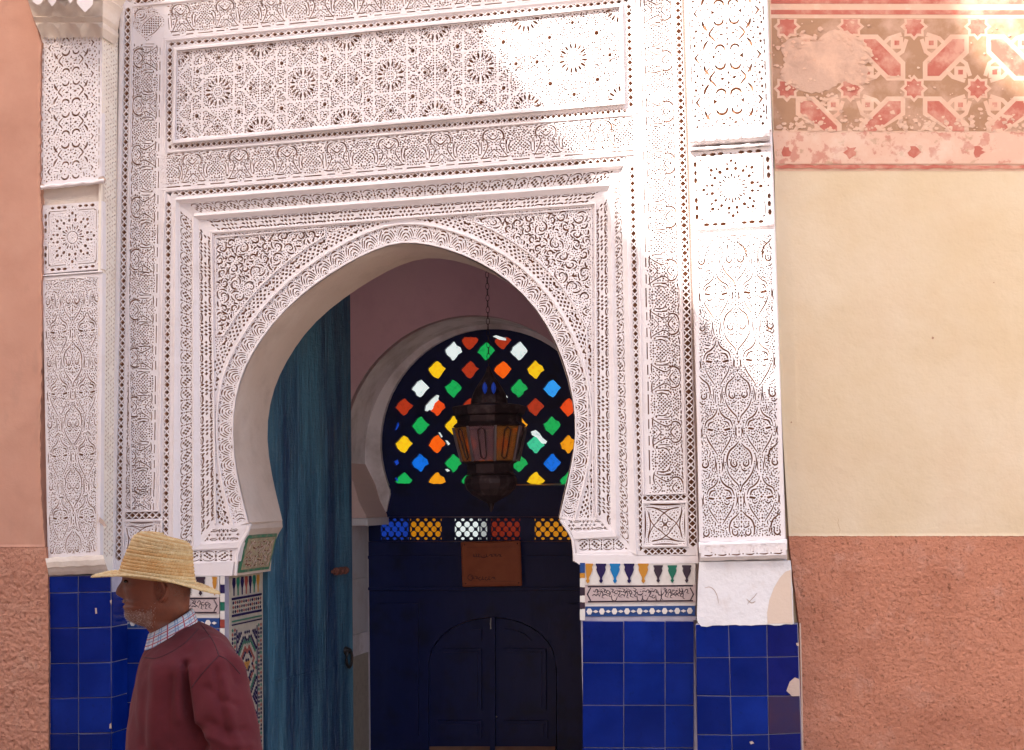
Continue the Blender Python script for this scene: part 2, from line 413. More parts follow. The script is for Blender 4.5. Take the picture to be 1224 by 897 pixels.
# ------------------------------------------------------------------ portal: carved door surround
PX_AR = [(297, 625), (291.5, 605), (287, 588), (282.5, 566), (279.3, 545), (277.8, 520), (278.2, 497), (281, 475), (285.5, 456), (292, 438), (301, 423), (312, 405),
         (325.4, 387), (340, 370), (357, 355), (374, 341), (391.6, 329), (409, 318), (428, 307.5), (447, 298.5), (464, 292), (480, 289), (497, 289.6), (515, 292.6),
         (534, 297.4), (552, 304), (570, 311.5), (590, 322.5), (608, 334.5), (626, 351), (641, 368), (655, 389), (665, 409), (673.5, 430), (680.5, 452), (685.5, 474), (688.4, 500),
         (688.4, 520), (686.5, 540), (682.5, 560), (677.5, 582), (672.5, 602), (668.5, 619)]
YA = 0.036                                       # front of the arch zone
ARC = np.array(PX_AR, float)
def smooth(P, k=2):
    P = P.copy()
    for _ in range(k): P[1:-1] = .25*P[:-2]+.5*P[1:-1]+.25*P[2:]
    return P
ARC = smooth(ARC, 2)
def off_arc(d):
    t = np.gradient(ARC, axis=0); t /= np.linalg.norm(t, axis=1)[:, None]; nrm = np.stack([t[:, 1], -t[:, 0]], 1)
    # left branch goes up: outward is to the left
    dd = d if not callable(d) else np.array([d(i/(len(ARC)-1)) for i in range(len(ARC))])[:, None]
    return ARC+nrm*dd
if off_arc(5)[10][0] > ARC[10][0]: _o = off_arc; off_arc = lambda d: _o((lambda t: -d(t)) if callable(d) else -d)
archw = at(ARC[:, 0], ARC[:, 1], YA)[:, [0, 2]]
XL, XR = float(at(268, 800)[0]), float(at(695, 800)[0])          # door jambs
ZL, ZR = float(archw[0][1]), float(archw[-1][1])
DEP = .42                                        # back of the wall round the arch
portal = thing('carved_portal', (-1.83, 0, 0), 'white carved stucco door surround with a horseshoe arch between two pilasters', 'doorway')
XW0, XW1 = float(at(143, 300)[0])-.02, float(at(826, 300)[0])+.05
opening = [(XL, -.02), (XL, ZL)]+[tuple(p) for p in archw]+[(XR, ZR), (XR, -.02)]
outer = [(-3.25, -.02), (-3.25, 5.6), (XW1+.05, 5.6), (XW1+.05, -.02)]
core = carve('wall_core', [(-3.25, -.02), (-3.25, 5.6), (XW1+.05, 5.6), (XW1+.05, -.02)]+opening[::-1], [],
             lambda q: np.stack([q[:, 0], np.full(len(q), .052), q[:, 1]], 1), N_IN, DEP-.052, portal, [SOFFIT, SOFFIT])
# arch reveal lining: smooth plaster soffit, a few mm proud of the core edge
rv = MB(); A0 = at(ARC[:, 0], ARC[:, 1], YA); n = len(A0)
rows = []
for k in range(7):
    y = YA-.001+(DEP+.004-YA)*k/6
    rows.append([(p[0]+( .004 if i < n/2 else -.004)+.003*math.sin(i*.9+k), y, p[2]-.004*math.sin(math.pi*i/(n-1))) for i, p in enumerate(A0)])
rv.add([p for r in rows for p in r], [[k*n+i, k*n+i+1, (k+1)*n+i+1, (k+1)*n+i] for k in range(6) for i in range(n-1)])
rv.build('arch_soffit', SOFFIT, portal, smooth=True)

FILL = {'small_square_panel': (1.5, 1.1), 'spandrel_panel': (1.5, 1.9), 'archivolt': (1.5, 1.5)}
def shrink(lp, d):
    P = np.array(lp, float); A = .5*sum(P[i][0]*P[(i+1) % len(P)][1]-P[(i+1) % len(P)][0]*P[i][1] for i in range(len(P))); n = len(P); o = []
    for i in range(n):
        a, b, c = P[i-1], P[i], P[(i+1) % n]; e1 = (b-a)/(np.linalg.norm(b-a)+1e-9); e2 = (c-b)/(np.linalg.norm(c-b)+1e-9)
        n1 = np.array([-e1[1], e1[0]]); n2 = np.array([-e2[1], e2[0]]); m = n1+n2; m = m/max(.35, np.linalg.norm(m)); m = m/max(.5, m@n1)
        o.append(tuple(b+m*d*(1 if A > 0 else -1)))
    return o
def slab(name, loop, holes, Y=0.0, depth=.014, thick=.05, mats=None, keep=None, label=None):
    if name in FILL and holes:
        c = np.array(loop).mean(0); reg = [(p[0]+(1.5 if p[0] < c[0] else -1.5), p[1]+(1.5 if p[1] < c[1] else -1.5)) for p in loop] if name != 'archivolt' else None
        if name == 'foliate_band': reg = shrink(loop, 1.9)
        if name in ('spandrel_panel', 'archivolt'): reg = shrink(loop, 2.6)
        holes = holes+autofill(holes, reg, *FILL[name])
    return carve(name, loop, holes, PXF(Y), N_IN, depth, portal, mats, thick, keep=keep, label=label, rough=.0011)
def bar(pts, wpx, Y, name, h=.006, parent=portal, closed=False, m=PLASTER):
    """thin raised fillet along a picture-space polyline on plane Y (Y may be per point)"""
    P = [np.array(p, float) for p in pts]; n = len(P); L = []; Rr = []
    Ys = Y if isinstance(Y, (list, tuple)) else [Y]*n
    for i in range(n):
        a = P[(i-1) % n] if (closed or i) else P[0]; b = P[(i+1) % n] if (closed or i < n-1) else P[-1]
        d1 = unit(P[i]-a) if np.linalg.norm(P[i]-a) > 1e-6 else unit(b-P[i]); d2 = unit(b-P[i]) if np.linalg.norm(b-P[i]) > 1e-6 else d1
        n1 = np.array([-d1[1], d1[0]]); n2 = np.array([-d2[1], d2[0]]); q = unit(n1+n2); q = q/max(.5, q@n1)
        L.append(P[i]+q*wpx/2); Rr.append(P[i]-q*wpx/2)
    b = MB(); V = []
    for i in range(n):
        for q, s in ((L[i], 1), (Rr[i], 1)): V.append(at(*q, Ys[i]+.004))
        c = (L[i]*.78+Rr[i]*.22, L[i]*.22+Rr[i]*.78)
        V.append(at(*c[0], Ys[i]-h)); V.append(at(*c[1], Ys[i]-h))
    m_ = n if closed else n-1; Fs = []
    for i in range(m_):
        j = (i+1) % n; a = 4*i; c = 4*j
        Fs += [[a, c, c+2, a+2], [a+2, c+2, c+3, a+3], [a+3, c+3, c+1, a+1]]
    if not closed: Fs += [[0, 2, 3, 1], [4*n-4, 4*n-3, 4*n-1, 4*n-2]]
    b.add(V, Fs); return b.build(name, m, parent)
lin = lambda a, b, t: a+(b-a)*t
def L2(p, q): return lambda x: lin(p[1], q[1], (x-p[0])/(q[0]-p[0]))          # y on a line at x
def V2(p, q): return lambda y: lin(p[0], q[0], (y-p[1])/(q[1]-p[1]))          # x on a line at y

YT = -70.0                                       # the surround is built on above the frame
# --- vertical guide lines (x as a function of y) and horizontal guide lines (y as a function of x)
lA0 = V2((149.6, 0), (138.6, 640)); lA1 = V2((156.6, 0), (145.8, 640))      # left outer lattice column
lF0 = V2((159.0, 0), (148.0, 640)); lF1 = V2((194.5, 40), (186.5, 600))     # left foliate column
lB0 = V2((199.5, 50), (194.3, 620)); lB1 = V2((206.6, 50), (202.0, 620))    # left inner lattice column
rB0 = V2((748.0, 20), (760.3, 600)); rB1 = V2((755.5, 20), (767.2, 600))
rF0 = V2((760.5, 20), (771.5, 600)); rF1 = V2((803.5, 20), (818.6, 600))
rA0 = V2((806.0, 0), (821.8, 600)); rA1 = V2((814.2, 0), (832.0, 600))
tS = L2((203, 50.3), (751, -2)); tS2 = L2((203, 56.0), (751, 4.2))             # lattice above the star panel
uS = L2((203, 172.8), (751, 129)); uS2 = L2((203, 179.2), (751, 135.6))       # lattice below the star panel
h2a = L2((196, 183.5), (756, 138)); h2b = L2((196, 227.5), (760, 182.5))     # lower foliate row
mB = L2((198, 229.5), (758, 186.6)); mB2 = L2((198, 236.5), (758, 193.8))    # lattice above the arch frame
h1b = L2((197, 46.5), (757, -9)); h1a = L2((158, 8.5), (757, -53))            # upper foliate row
t0 = L2((152, -1), (757, -64)); t1 = L2((152, 6.5), (757, -56))
# outer lattice columns + top row
def col(a, b, y0, y1, k=8): return [(a(y), y) for y in np.linspace(y0, y1, k)]+[(b(y), y) for y in np.linspace(y1, y0, k)]
def rowp(a, b, x0, x1, k=8): return [(x, a(x)) for x in np.linspace(x0, x1, k)]+[(x, b(x)) for x in np.linspace(x1, x0, k)]
def colmid(a, b, y): return ((a(y)+b(y))/2, y)
def rowmid(a, b, x): return (x, (a(x)+b(x))/2)
slab('lattice_band', [(lA0(y), y) for y in (t0(150), 300, 676)]+[(lA1(y), y) for y in (676, 300, t1(157))],
     lattice(colmid(lA0, lA1, 8), colmid(lA0, lA1, 672), 7.0, 8.3), label='outermost left column of lozenge lattice')
slab('lattice_band', rowp(t0, t1, lA1(0)+.1, 806), lattice(rowmid(t0, t1, 152), rowmid(t0, t1, 800), 7, 8.6))
slab('lattice_band', col(rA0, rA1, -60, 664), lattice(colmid(rA0, rA1, -58), colmid(rA0, rA1, 655), 9.0, 8.3), label='outermost right column of lozenge lattice')
# plain strips left of the lattice (fillet beside the pilaster)
bar([(V2((146.3, 0), (135.3, 640))(y), y) for y in (-60, 200, 400, 690)], 6.6, -.003, 'fillet', .008)
# foliate bands
def vpath(xf, side):
    def f(y):
        e = unit([xf(y+1)-xf(y), 1.0]); return np.array([xf(y), y]), e
    return f
def hpath(yf):
    def f(x):
        e = unit([1.0, yf(x+1)-yf(x)]); return np.array([x, yf(x)]), e
    return f
LX = [70, 127, 185.5, 248.5, 311, 371, 428, 487, 546, 598]; LT = [99, 156, 215, 280, 339, 400, 459, 516, 575]
RXc = [-49, 12.7, 73, 134, 196, 260, 324, 388, 452, 517, 584]; RT = [-18, 43, 100, 165.5, 228, 291, 356, 420, 483.6, 550.5]
hol = foliate(vpath(V2((194.3, 40), (186.3, 600)), -1), LX, LT, lambda y: (lF1(y)-lF0(y)), 1)
corner = []
for i in range(-9, 10):                          # big slanting cartouche in the corner
    for j in range(-4, 5):
        if (i+j) % 2: continue
        if (i*1.9/15)**2+(j*1.9/6.2)**2 < 1: corner.append(dia(i*1.9, j*1.9, 1.15))
for k in (-7.8, 7.8): corner += [stroke([(-11, k*.8), (-5, k), (3, k), (11, k*.8)], .9)]
corner += [stroke([(-6, 13.5), (0, 11.5), (6, 13.5)], 1.0), arc(0, 19, 4.5, 200, 340, 1.3), arc(0, 17, 7.5, 20, 160, 1.1), dia(0, 18.5, 1.3), dia(-9, 14, 1.4), dia(9, 14, 1.4), dia(-14, 10, 1.3), dia(14, 10, 1.3), dia(-4, 24, 1.2), dia(4, 24, 1.2)]
_cr = autofill(corner, [(-17, -10), (17, -10), (17, 20), (8, 27), (-8, 27), (-17, 20)], 1.4, 1.4, 0.0, 2, .3, .3)
hol += place(corner+_cr, (181, 31), np.array([.72, -.70]), np.array([-.70, -.72]), .15)
def dashes(p0, p1, wd=1.0, seg=13, gap=3.5):
    p0 = np.array(p0, float); p1 = np.array(p1, float); L = np.linalg.norm(p1-p0); e = (p1-p0)/L; s = 0; o = []
    while s < L-3:
        l = random.choice((seg, seg*.6, seg*1.3)); l = min(l, L-s); o.append(stroke([p0+e*s, p0+e*(s+l)], wd, .8)); s += l+gap
    return o
hol += dashes((lF0(60)+2, 60), (lF0(600)+2, 600), .9, 5, 3)
slab('foliate_band', [(lF0(y), y) for y in (h1a(158), 300, 611)]+[(lF1(y), y) for y in (611, 300, 46)]+[(196, 46), (196, h1a(196))], hol, depth=.011, label='left vertical band of carved foliate cartouches')
H1X = [219, 272, 327, 384.5, 443, 500, 560, 620, 690, 745]; H1T = [245.7, 300, 356.5, 412.6, 470, 530, 590, 655, 717]
slab('foliate_band', rowp(h1a, h1b, 196.05, 762, 8), foliate(hpath(h1b), H1X, H1T, lambda x: (h1b(x)-h1a(x))*.98, -1), depth=.011, label='upper row of carved foliate cartouches')
H2X = [232, 288, 345.7, 405, 467, 529, 592, 655, 720.6]; H2T = [205, 260, 317, 374, 436, 497.6, 560, 623, 687, 749]
slab('foliate_band', rowp(h2a, h2b, lF1(200)+.1, rF0(150)-.1, 10), foliate(hpath(h2b), H2X, H2T, lambda x: (h2b(x)-h2a(x))*.98, -1)+dashes((200, h2a(200)+1.4), (750, h2a(750)+1.4), .9, 5, 3), depth=.011,
     label='carved foliate row between star panel and arch frame')
hol = foliate(vpath(V2((763.0, 20), (774.0, 600)), 1), RXc, RT, lambda y: (rF1(y)-rF0(y))*.97, -1)+dashes((rF1(-40)-1.6, -40), (rF1(585)-1.6, 585), .9, 5, 3)
slab('foliate_band', col(rF0, rF1, -60, 591), hol, depth=.011, label='right vertical band of carved foliate cartouches')
# inner lattice ring round the star panel
slab('lattice_band', rowp(tS, tS2, 199.6, 755), lattice(rowmid(tS, tS2, 201), rowmid(tS, tS2, 752), 6.3, 8.3))
slab('lattice_band', rowp(uS, uS2, 199.0, rB1(130)), lattice(rowmid(uS, uS2, 200), rowmid(uS, uS2, 750), 6.5, 6.6))
slab('lattice_band', [(lB0(y), y) for y in (tS2(200)+.1, uS(200)-.1)]+[(lB1(y), y) for y in (uS(200)-.1, tS2(200)+.1)], lattice(colmid(lB0, lB1, 56), colmid(lB0, lB1, 172), 7.0, 8.3))
slab('lattice_band', [(rB0(y), y) for y in (tS2(751)+.1, uS(751)-.1)]+[(rB1(y), y) for y in (uS(751)-.1, tS2(751)+.1)], lattice(colmid(rB0, rB1, 4), colmid(rB0, rB1, 129), 7.5, 8.5))
# lattice ring round the arch frame
slab('lattice_band', [(lB0(y), y) for y in (mB(197), 400, 676)]+[(lB1(y), y) for y in (676, 400, mB2(205))], lattice(colmid(lB0, lB1, 240), colmid(lB0, lB1, 672), 7.6, 8.6))
slab('lattice_band', rowp(mB, mB2, lB1(235)+.1, rB1(190)), lattice(rowmid(mB, mB2, 206), rowmid(mB, mB2, 752), 7.0, 8.4))
slab('lattice_band', [(rB0(y), y) for y in (mB2(752)+.1, 400, 664)]+[(rB1(y), y) for y in (664, 400, mB2(754)+.1)], lattice(colmid(rB0, rB1, 198), colmid(rB0, rB1, 660), 7.5, 8.5))
# lattice crosspieces round the small square panels at the foot
slab('lattice_band', [(lA1(613), 612.5), (lB0(613), 611.5), (lB0(620), 620), (lA1(621), 621)], lattice((146, 616.8), (194, 615.8), 8, 8.2))
slab('lattice_band', [(rB1(592), 592), (rA0(592), 590), (rA0(598), 597.5), (rB1(599), 599.5)], lattice((767, 595.6), (821, 593.8), 7.2, 8.2))
slab('lattice_band', [(rB1(656), 656), (rA0(656), 654.4), (rA0(664), 664), (rB1(664), 664)], lattice((768, 659.8), (822, 658.6), 7.5, 8.2))
def square_motif():
    o = []
    for s in range(4):
        a = math.radians(90*s); c_, s_ = math.cos(a), math.sin(a); rr = lambda h: [(x*c_-y*s_, x*s_+y*c_) for x, y in h]
        q = [stroke([(-21, -20), (-12, -19), (-2, -14), (6, -6)], 1.0, .5), stroke([(-19.5, -15), (-18, -6), (-13, 2), (-6, 8)], 1.0, .5),
             stroke([(-16, -24.5), (0, -24), (16, -24.5)], 1.5, .4), stroke([(-15, -21), (0, -18), (15, -21)], 1.0, .4)]
        for (x, y) in ((-15, -15.5), (-11, -14), (-14, -11), (-8.5, -11), (-11.5, -8.5), (-6, -8.2), (-9, -4.5)): q.append(dia(x, y, 1.1))
        q.append(arc(0, -5, 3.4, -40, 220, 1.0, .5)); q.append(dia(0, -5, .9))
        o += [rr(h) for h in q]
    o.append(dia(0, 0, 1.1)); return o
for (c, k, lp) in (((169, 646), .86, [(lA1(621), 621.2), (lB0(620), 620.2), (lB0(672), 672), (lA1(673), 673)]),
                   ((795, 627), .98, [(rB1(599), 599.7), (rA0(598), 597.7), (rA0(654), 654.2), (rB1(656), 655.8)])):
    slab('small_square_panel', lp, place(square_motif(), c, (k, -.005), (0, k), .1), depth=.010)
    x0, y0 = lp[0]; x1 = lp[1][0]; y1 = lp[2][1]
    bar([(x0+1.6, y0+1.6), (x1-1.6, y0+.9), (x1-1.3, y1-1.4), (x0+1.4, y1-1)], 2.8, -.001, 'fillet', .006, closed=True)
# plain ground slabs between panels at the foot, and backing behind everything
bk = MB()
slab('plain_plaster', [(lA0(676), 676.2), (lB1(676), 676.2), (214, 676.2), (214, 689), (137.5, 689)], [], thick=.048)
slab('plain_plaster', [(686.5, 664.4), (rA1(664), 664.4), (835, 673.5), (692, 675), (687, 671)], [], thick=.048)
# fillets
bar([(lF0(40)-1.2, 611), (lF0(300)-1.2+.0, 300), (157.4, 7.6), (757, -54.5)], 2.6, 0, 'fillet', .006)
for pts, wd in (([(lF1(612)+3.6, 612), (lF1(300)+3.6, 300), (197.3, h2b(197)+1)], 3.2), ([(197.3, h2a(197)-1), (lF1(60)+3.4, 60), (198, 48.2), (757, -7.2)], 2.6),
                ([(rF0(591)-2.2, 591), (rF0(300)-2.2, 300), (rF0(186)-2.2, 184.5)], 3.0), ([(rF0(137)-2.2, 135), (rF0(0)-2.2, 0), (rF0(-60)-2.2, -60)], 3.0), ([(rF1(591)+1.4, 591), (rF1(0)+1.4, 0), (rF1(-60)+1.4, -60)], 2.4),
                ([(200, 182.0), (755, 137.0)], 2.2), ([(198, 228.4), (757, 184.4)], 2.0), ([(lF0(611), 611.6), (lF1(611)+3, 610.6)], 2.4), ([(rF0(591), 591.2), (rF1(591), 589.6)], 2.4)):
    bar(pts, wd, 0, 'fillet', .006)

# ------------------------------------------------------------------ star panel
SW, SH = 5.0, 1.0
sq = quad_px((212, 61.5), (740.5, 9.0), (743.4, 120.5), (209.8, 167.5), -.004, SW, SH)
ASP = 1.08                                       # one unit is a little wider than the panel is tall
hs = []; rnd = random.Random(3)
def big(x, y, s=1.0, r=0.0):
    s *= 1.28; o = [oct_(x, y, .020*s, .020*s*ASP)]
    for k in range(8):
        a = k*math.pi/4+r; rr = (.047 if k % 2 else .060)*s; z = .0125*s if k % 2 else .0155*s
        o.append(dia(x+rr*math.cos(a), y+rr*math.sin(a)*ASP, z, z*ASP*.9, 0))
    return o
def ring8(x, y, s=1.0):
    s *= 1.18
    o = [oct_(x, y, .022*s, .022*s*ASP)]
    for k in range(8):
        a = k*math.pi/4+.39; o.append(dia(x+.052*s*math.cos(a), y+.052*s*math.sin(a)*ASP, .012*s, .013*s, a))
    return o
def small(x, y, s=1.0, r=0):
    s *= 1.2
    o = [dia(x, y, .010*s, .011*s)]
    for k in range(6):
        a = k*math.pi/3+r; o.append(dia(x+.036*s*math.cos(a), y+.036*s*math.sin(a)*ASP, .0105*s, .010*s, a))
    return o
def rosette(x, y):
    o = []
    for k in range(12): o.append(arc(x, y, .041, k*30+2, k*30+26, .006, .9, ry=.041*ASP, n=3))
    for k in range(16):
        a = (k+.5)*math.pi/8; c, s = math.cos(a), math.sin(a)
        def pp(r, t): return (x+(r*c-t*s), y+(r*s+t*c)*ASP)
        o.append([pp(.086, 0), pp(.104, .0105), pp(.130, .0125), pp(.150, .006), pp(.152, -.006), pp(.130, -.0125), pp(.104, -.0105)])
        o.append([pp(.058, 0), pp(.068, .006), pp(.080, 0), pp(.068, -.006)])
        a2 = k*math.pi/8; c, s = math.cos(a2), math.sin(a2)
        o.append([pp(.152, 0), pp(.160, .007), pp(.170, 0), pp(.160, -.007)])
    return o
for i in range(0, 6):
    for j in (0, 1): hs += rosette(i, j)
    for j in (0, 1):
        hs += []
for i in range(5):
    X, Y_ = i+.5, .5; hs += rosette(X, Y_)
    for a in (-1, 1):
        for b in (-1, 1):
            hs += ring8(X+.25*a, Y_+.235*b) + small(X+.105*a, Y_+.262*b, .95, .3) + small(X+.40*a, Y_+.23*b, .95, .1) + small(X+.235*a, Y_+.385*b, .8) + small(X+.245*a, Y_+.10*b, .75, .5)
        hs += big(X+.37*a, Y_)
    for b in (-1, 1):
        hs += big(X, Y_+.365*b) + big(X+.135, Y_+.5*b, .95) + big(X-.135, Y_+.5*b, .95)
        if i < 4: hs += big(X+.5, Y_+.13*b)
# thin strap outlines: fine dotted lines between the motifs
for i in range(5):
    X, Y_ = i+.5, .5
    for a in (-1, 1):
        for b in (-1, 1):
            for (p, q) in (((.30, .03), (.30, .16)), ((.05, .44), (.19, .30)), ((.19, .30), (.19, .17)), ((.33, .17), (.46, .17)), ((.18, .33), (.33, .33)), ((.33, .33), (.46, .46)), ((.17, .40), (.17, .5)), ((.33, .40), (.33, .48)),
                           ((.045, .19), (.045, .28)), ((.20, .05), (.27, .05))):
                m = 3
                for k in range(m):
                    t0_, t1_ = (k+.15)/m, (k+.8)/m
                    P0 = (X+a*lin(p[0], q[0], t0_), Y_+b*lin(p[1], q[1], t0_)); P1 = (X+a*lin(p[0], q[0], t1_), Y_+b*lin(p[1], q[1], t1_))
                    hs.append(stroke([P0, P1], .008, .9))
# white straps of the interlace: kept clear of cuts, the ground between them is pierced
STR = []
for i in range(-1, 7):
    for (X, Y_) in ((i, 0.), (i, 1.), (i+.5, .5)):
        for g in (-1, 1):
            STR.append(((X+g*.19, Y_-.40), (X+g*.19, Y_+.40))); STR.append(((X-.31, Y_+g*.19), (X+.31, Y_+g*.19)))
            for g2 in (-1, 1): STR.append(((X+g*.04, Y_+g2*.265), (X+g*.265, Y_+g2*.04)))
for i in range(-1, 6):
    for (X, Y_) in ((i+.5, 0.), (i+.5, 1.), (i+1., .5)):
        for g in (-1, 1):
            for g2 in (-1, 1): STR.append(((X+g*.0, Y_+g2*.215), (X+g*.215, Y_+g2*.0)))
sx_, sy_ = 104., 112.
STRp = [((p[0]*sx_, p[1]*sy_), (q[0]*sx_, q[1]*sy_)) for p, q in STR]
def dseg(c, p, q):
    d = (q[0]-p[0], q[1]-p[1]); t = max(0, min(1, ((c[0]-p[0])*d[0]+(c[1]-p[1])*d[1])/(d[0]**2+d[1]**2))); return math.hypot(c[0]-p[0]-t*d[0], c[1]-p[1]-t*d[1])
def clear(h, w_=1.9):
    for v in h:
        for (p, q) in STRp:
            if dseg((v[0]*sx_, v[1]*sy_), p, q) < w_: return False
    return True
base_one = []
for i in (1,):
    base_one = rosette(1, 0)+rosette(2, 0)+rosette(1.5, .5)+rosette(1, 1)+rosette(2, 1)
    for (X, Y_) in ((1.5, .5),):
        for a in (-1, 1):
            for b in (-1, 1): base_one += ring8(X+.25*a, Y_+.25*b, .9)
            base_one += big(X+.385*a, Y_, .8)+big(X, Y_+.385*a, .8)+big(X+.12*a, Y_+.5, .75)+big(X+.12*a, Y_-.5, .75)
        base_one += big(1.5, .5-.5+.0, .0001)
keep_ = [h for h in base_one if clear(h, 1.3)]
one = [[(p[0]*sx_, p[1]*sy_) for p in h] for h in keep_]
qf = autofill(one, [(104.4, 0.6), (155.6, .6), (155.6, 55.6), (104.4, 55.6)], 1.25, 2.3, None, 5, .4, 1.0, STRp, 1.55)
quart = [h for h in one if 103 < np.mean(h, 0)[0] < 157 and -1 < np.mean(h, 0)[1] < 57]
hs = []
for h in quart+qf:
    u = [((p[0]-104)/sx_, p[1]/sy_) for p in h]; m_ = np.mean(u, 0)
    for i in range(5):
        for fx_ in (0, 1):
            if fx_ and abs(m_[0]-.5) < .004: continue
            for fy_ in (0, 1):
                if fy_ and abs(m_[1]-.5) < .004: continue
                hs.append([(i+(1-a if fx_ else a), (1-b if fy_ else b)) for a, b in u])
hs2 = []
for h in hs:
    h = np.array(h); m = h.mean(0); s = rnd.uniform(.88, 1.1); h = (h-m)*s+m+np.array([rnd.uniform(-.002, .002), rnd.uniform(-.002, .002)])
    if h[:, 0].max() < .012 or h[:, 0].min() > 4.988 or h[:, 1].max() < .02 or h[:, 1].min() > .98: continue
    hs2.append([tuple(p) for p in h])
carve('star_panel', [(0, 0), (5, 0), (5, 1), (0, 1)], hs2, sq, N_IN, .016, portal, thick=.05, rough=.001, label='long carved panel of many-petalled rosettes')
bar([(209.6, 59.2), (742.2, 6.3), (745.0, 122.6), (207.4, 169.9)], 4.6, -.006, 'panel_frame', .014, closed=True)

# plain runs that close the joints between neighbouring panels
def between(fa, fb, s0, s1, vert, k=6, o=.9):
    ss = np.linspace(s0, s1, k)
    lp = [((fa(s)-o, s) if vert else (s, fa(s)-o)) for s in ss]+[((fb(s)+o, s) if vert else (s, fb(s)+o)) for s in ss[::-1]]
    slab('plain_run', lp, [], Y=.0015, thick=.049)
C_ = lambda v: (lambda s: v)
pLx, pRx = V2((210.0, 58), (207.8, 170)), V2((742.6, 6), (745.4, 122)); pTy, pBy = L2((209.6, 59.2), (742.2, 6.3)), L2((207.4, 169.9), (745.0, 122.6))
oLx, oRx, oTy = V2((209.8, 239.4), (206.5, 676)), V2((746.2, 197.4), (760.2, 663)), L2((209.8, 239.4), (746.2, 197.4))
for a_ in ((lA1, lF0, 2, 676, 1), (lF1, lB0, 46, 612, 1), (lB1, pLx, 54, 178, 1), (lB1, oLx, 232, 680, 1), (pRx, rB0, 2, 132, 1), (oRx, rB0, 190, 664, 1), (rB1, rF0, -60, 592, 1), (rF1, rA0, -60, 592, 1),
           (t1, h1a, 158, 806, 0), (h1b, tS, 197, 758, 0), (tS2, pTy, 206, 752, 0), (pBy, uS, 205, 752, 0), (uS2, h2a, 197, 758, 0), (h2b, mB, 197, 760, 0), (mB2, oTy, 205, 756, 0)):
    between(*a_)
slab('plain_run', [(748, -68), (804, -75), (804, -55), (752, -50)], [], Y=.0015, thick=.049)

# ------------------------------------------------------------------ stepped frame round the arch
J = dict(o=[(209.8, 239.4), (746.2, 197.4)], J0=[(214.5, 244), (742.5, 202)], J1=[(231.0, 258.5), (729.5, 221.5)], K0=[(237.3, 263.2), (726.0, 228.3)], K1=[(252.6, 277.8), (711.5, 243)])
BL = dict(o=(206.5, 676), J0=(214.8, 674), J1=(231.5, 657.5), K0=(239.6, 650.5), K1=(257.5, 628.5))
BR = dict(o=(760.2, 663), J0=(752.6, 659.5), J1=(736.5, 641.6), K0=(730.5, 634.6), K1=(713.2, 619.0))
Yj0, Yj1, Yk0, Yk1 = .014, .026, .030, YA
def framepiece(name, a, b, Ya, Yb, fn, sides='TLRB', depth=.012, **kw):
    c = {}
    for k in (a, b):
        c[k] = dict(TL=J[k][0], TR=J[k][1], BL=BL[k], BR=BR[k])
    def piece(q, W, pts, lab=None):
        P = quad_px(*q, Y=[Ya, Ya, Yb, Yb], W=W, H=1.0)
        nrm = np.cross(P(np.array([[W, 0.]]))[0]-P(np.array([[0, 0.]]))[0], P(np.array([[W*.5, 1.]]))[0]-P(np.array([[W*.5, 0.]]))[0])
        nrm = unit(nrm); nrm = nrm if nrm[1] > 0 else -nrm
        carve(name, [(0, 0), (W*.33, 0), (W*.66, 0), (W, 0), (W, 1), (W*.66, 1), (W*.33, 1), (0, 1)], pts, P, nrm, depth, portal, thick=.022, label=lab, rough=.001)
    def mk(q, lab=None):
        w_o = np.linalg.norm(np.subtract(q[1], q[0])); w_i = np.linalg.norm(np.subtract(q[2], q[3])); hpx = .5*(np.linalg.norm(np.subtract(q[3], q[0]))+np.linalg.norm(np.subtract(q[2], q[1])))/1.35
        W = w_o
        h = fn(W, hpx)
        piece(q, W, h, lab)
    if 'T' in sides: mk([c[a]['TL'], c[a]['TR'], c[b]['TR'], c[b]['TL']], 'top run')
    if 'L' in sides: mk([c[a]['BL'], c[a]['TL'], c[b]['TL'], c[b]['BL']], 'left run')
    if 'R' in sides: mk([c[a]['TR'], c[a]['BR'], c[b]['BR'], c[b]['TR']], 'right run')
    return c
def norm_h(lst, H): return [[(p[0], (p[1]+H/2)/H) for p in h] for h in lst]
def fn_j(W, H): return [[(p[0], p[1]*1.0) for p in h] for h in norm_h(braid((9, 0), (W-9, 0), H*1.0, 15.5), H*1.14)]
def fn_k(W, H): return norm_h(net((8, 0), (W-8, 0), H*.94, 3, 5.0, boss=1), H*1.04)
def fn_0(W, H): return []
framepiece('moulding', 'o', 'J0', -.008, Yj0, fn_0, 'TLR')
framepiece('braided_band', 'J0', 'J1', Yj0, Yj1, fn_j)
framepiece('moulding', 'J1', 'K0', .010, Yk0, fn_0, 'TLR')
framepiece('net_band', 'K0', 'K1', Yk0, Yk1-.002, fn_k, 'TLR')
for a, b, Y in (('J0', 'o', -.008), ('J1', 'K0', .012)):
    c = J[a]
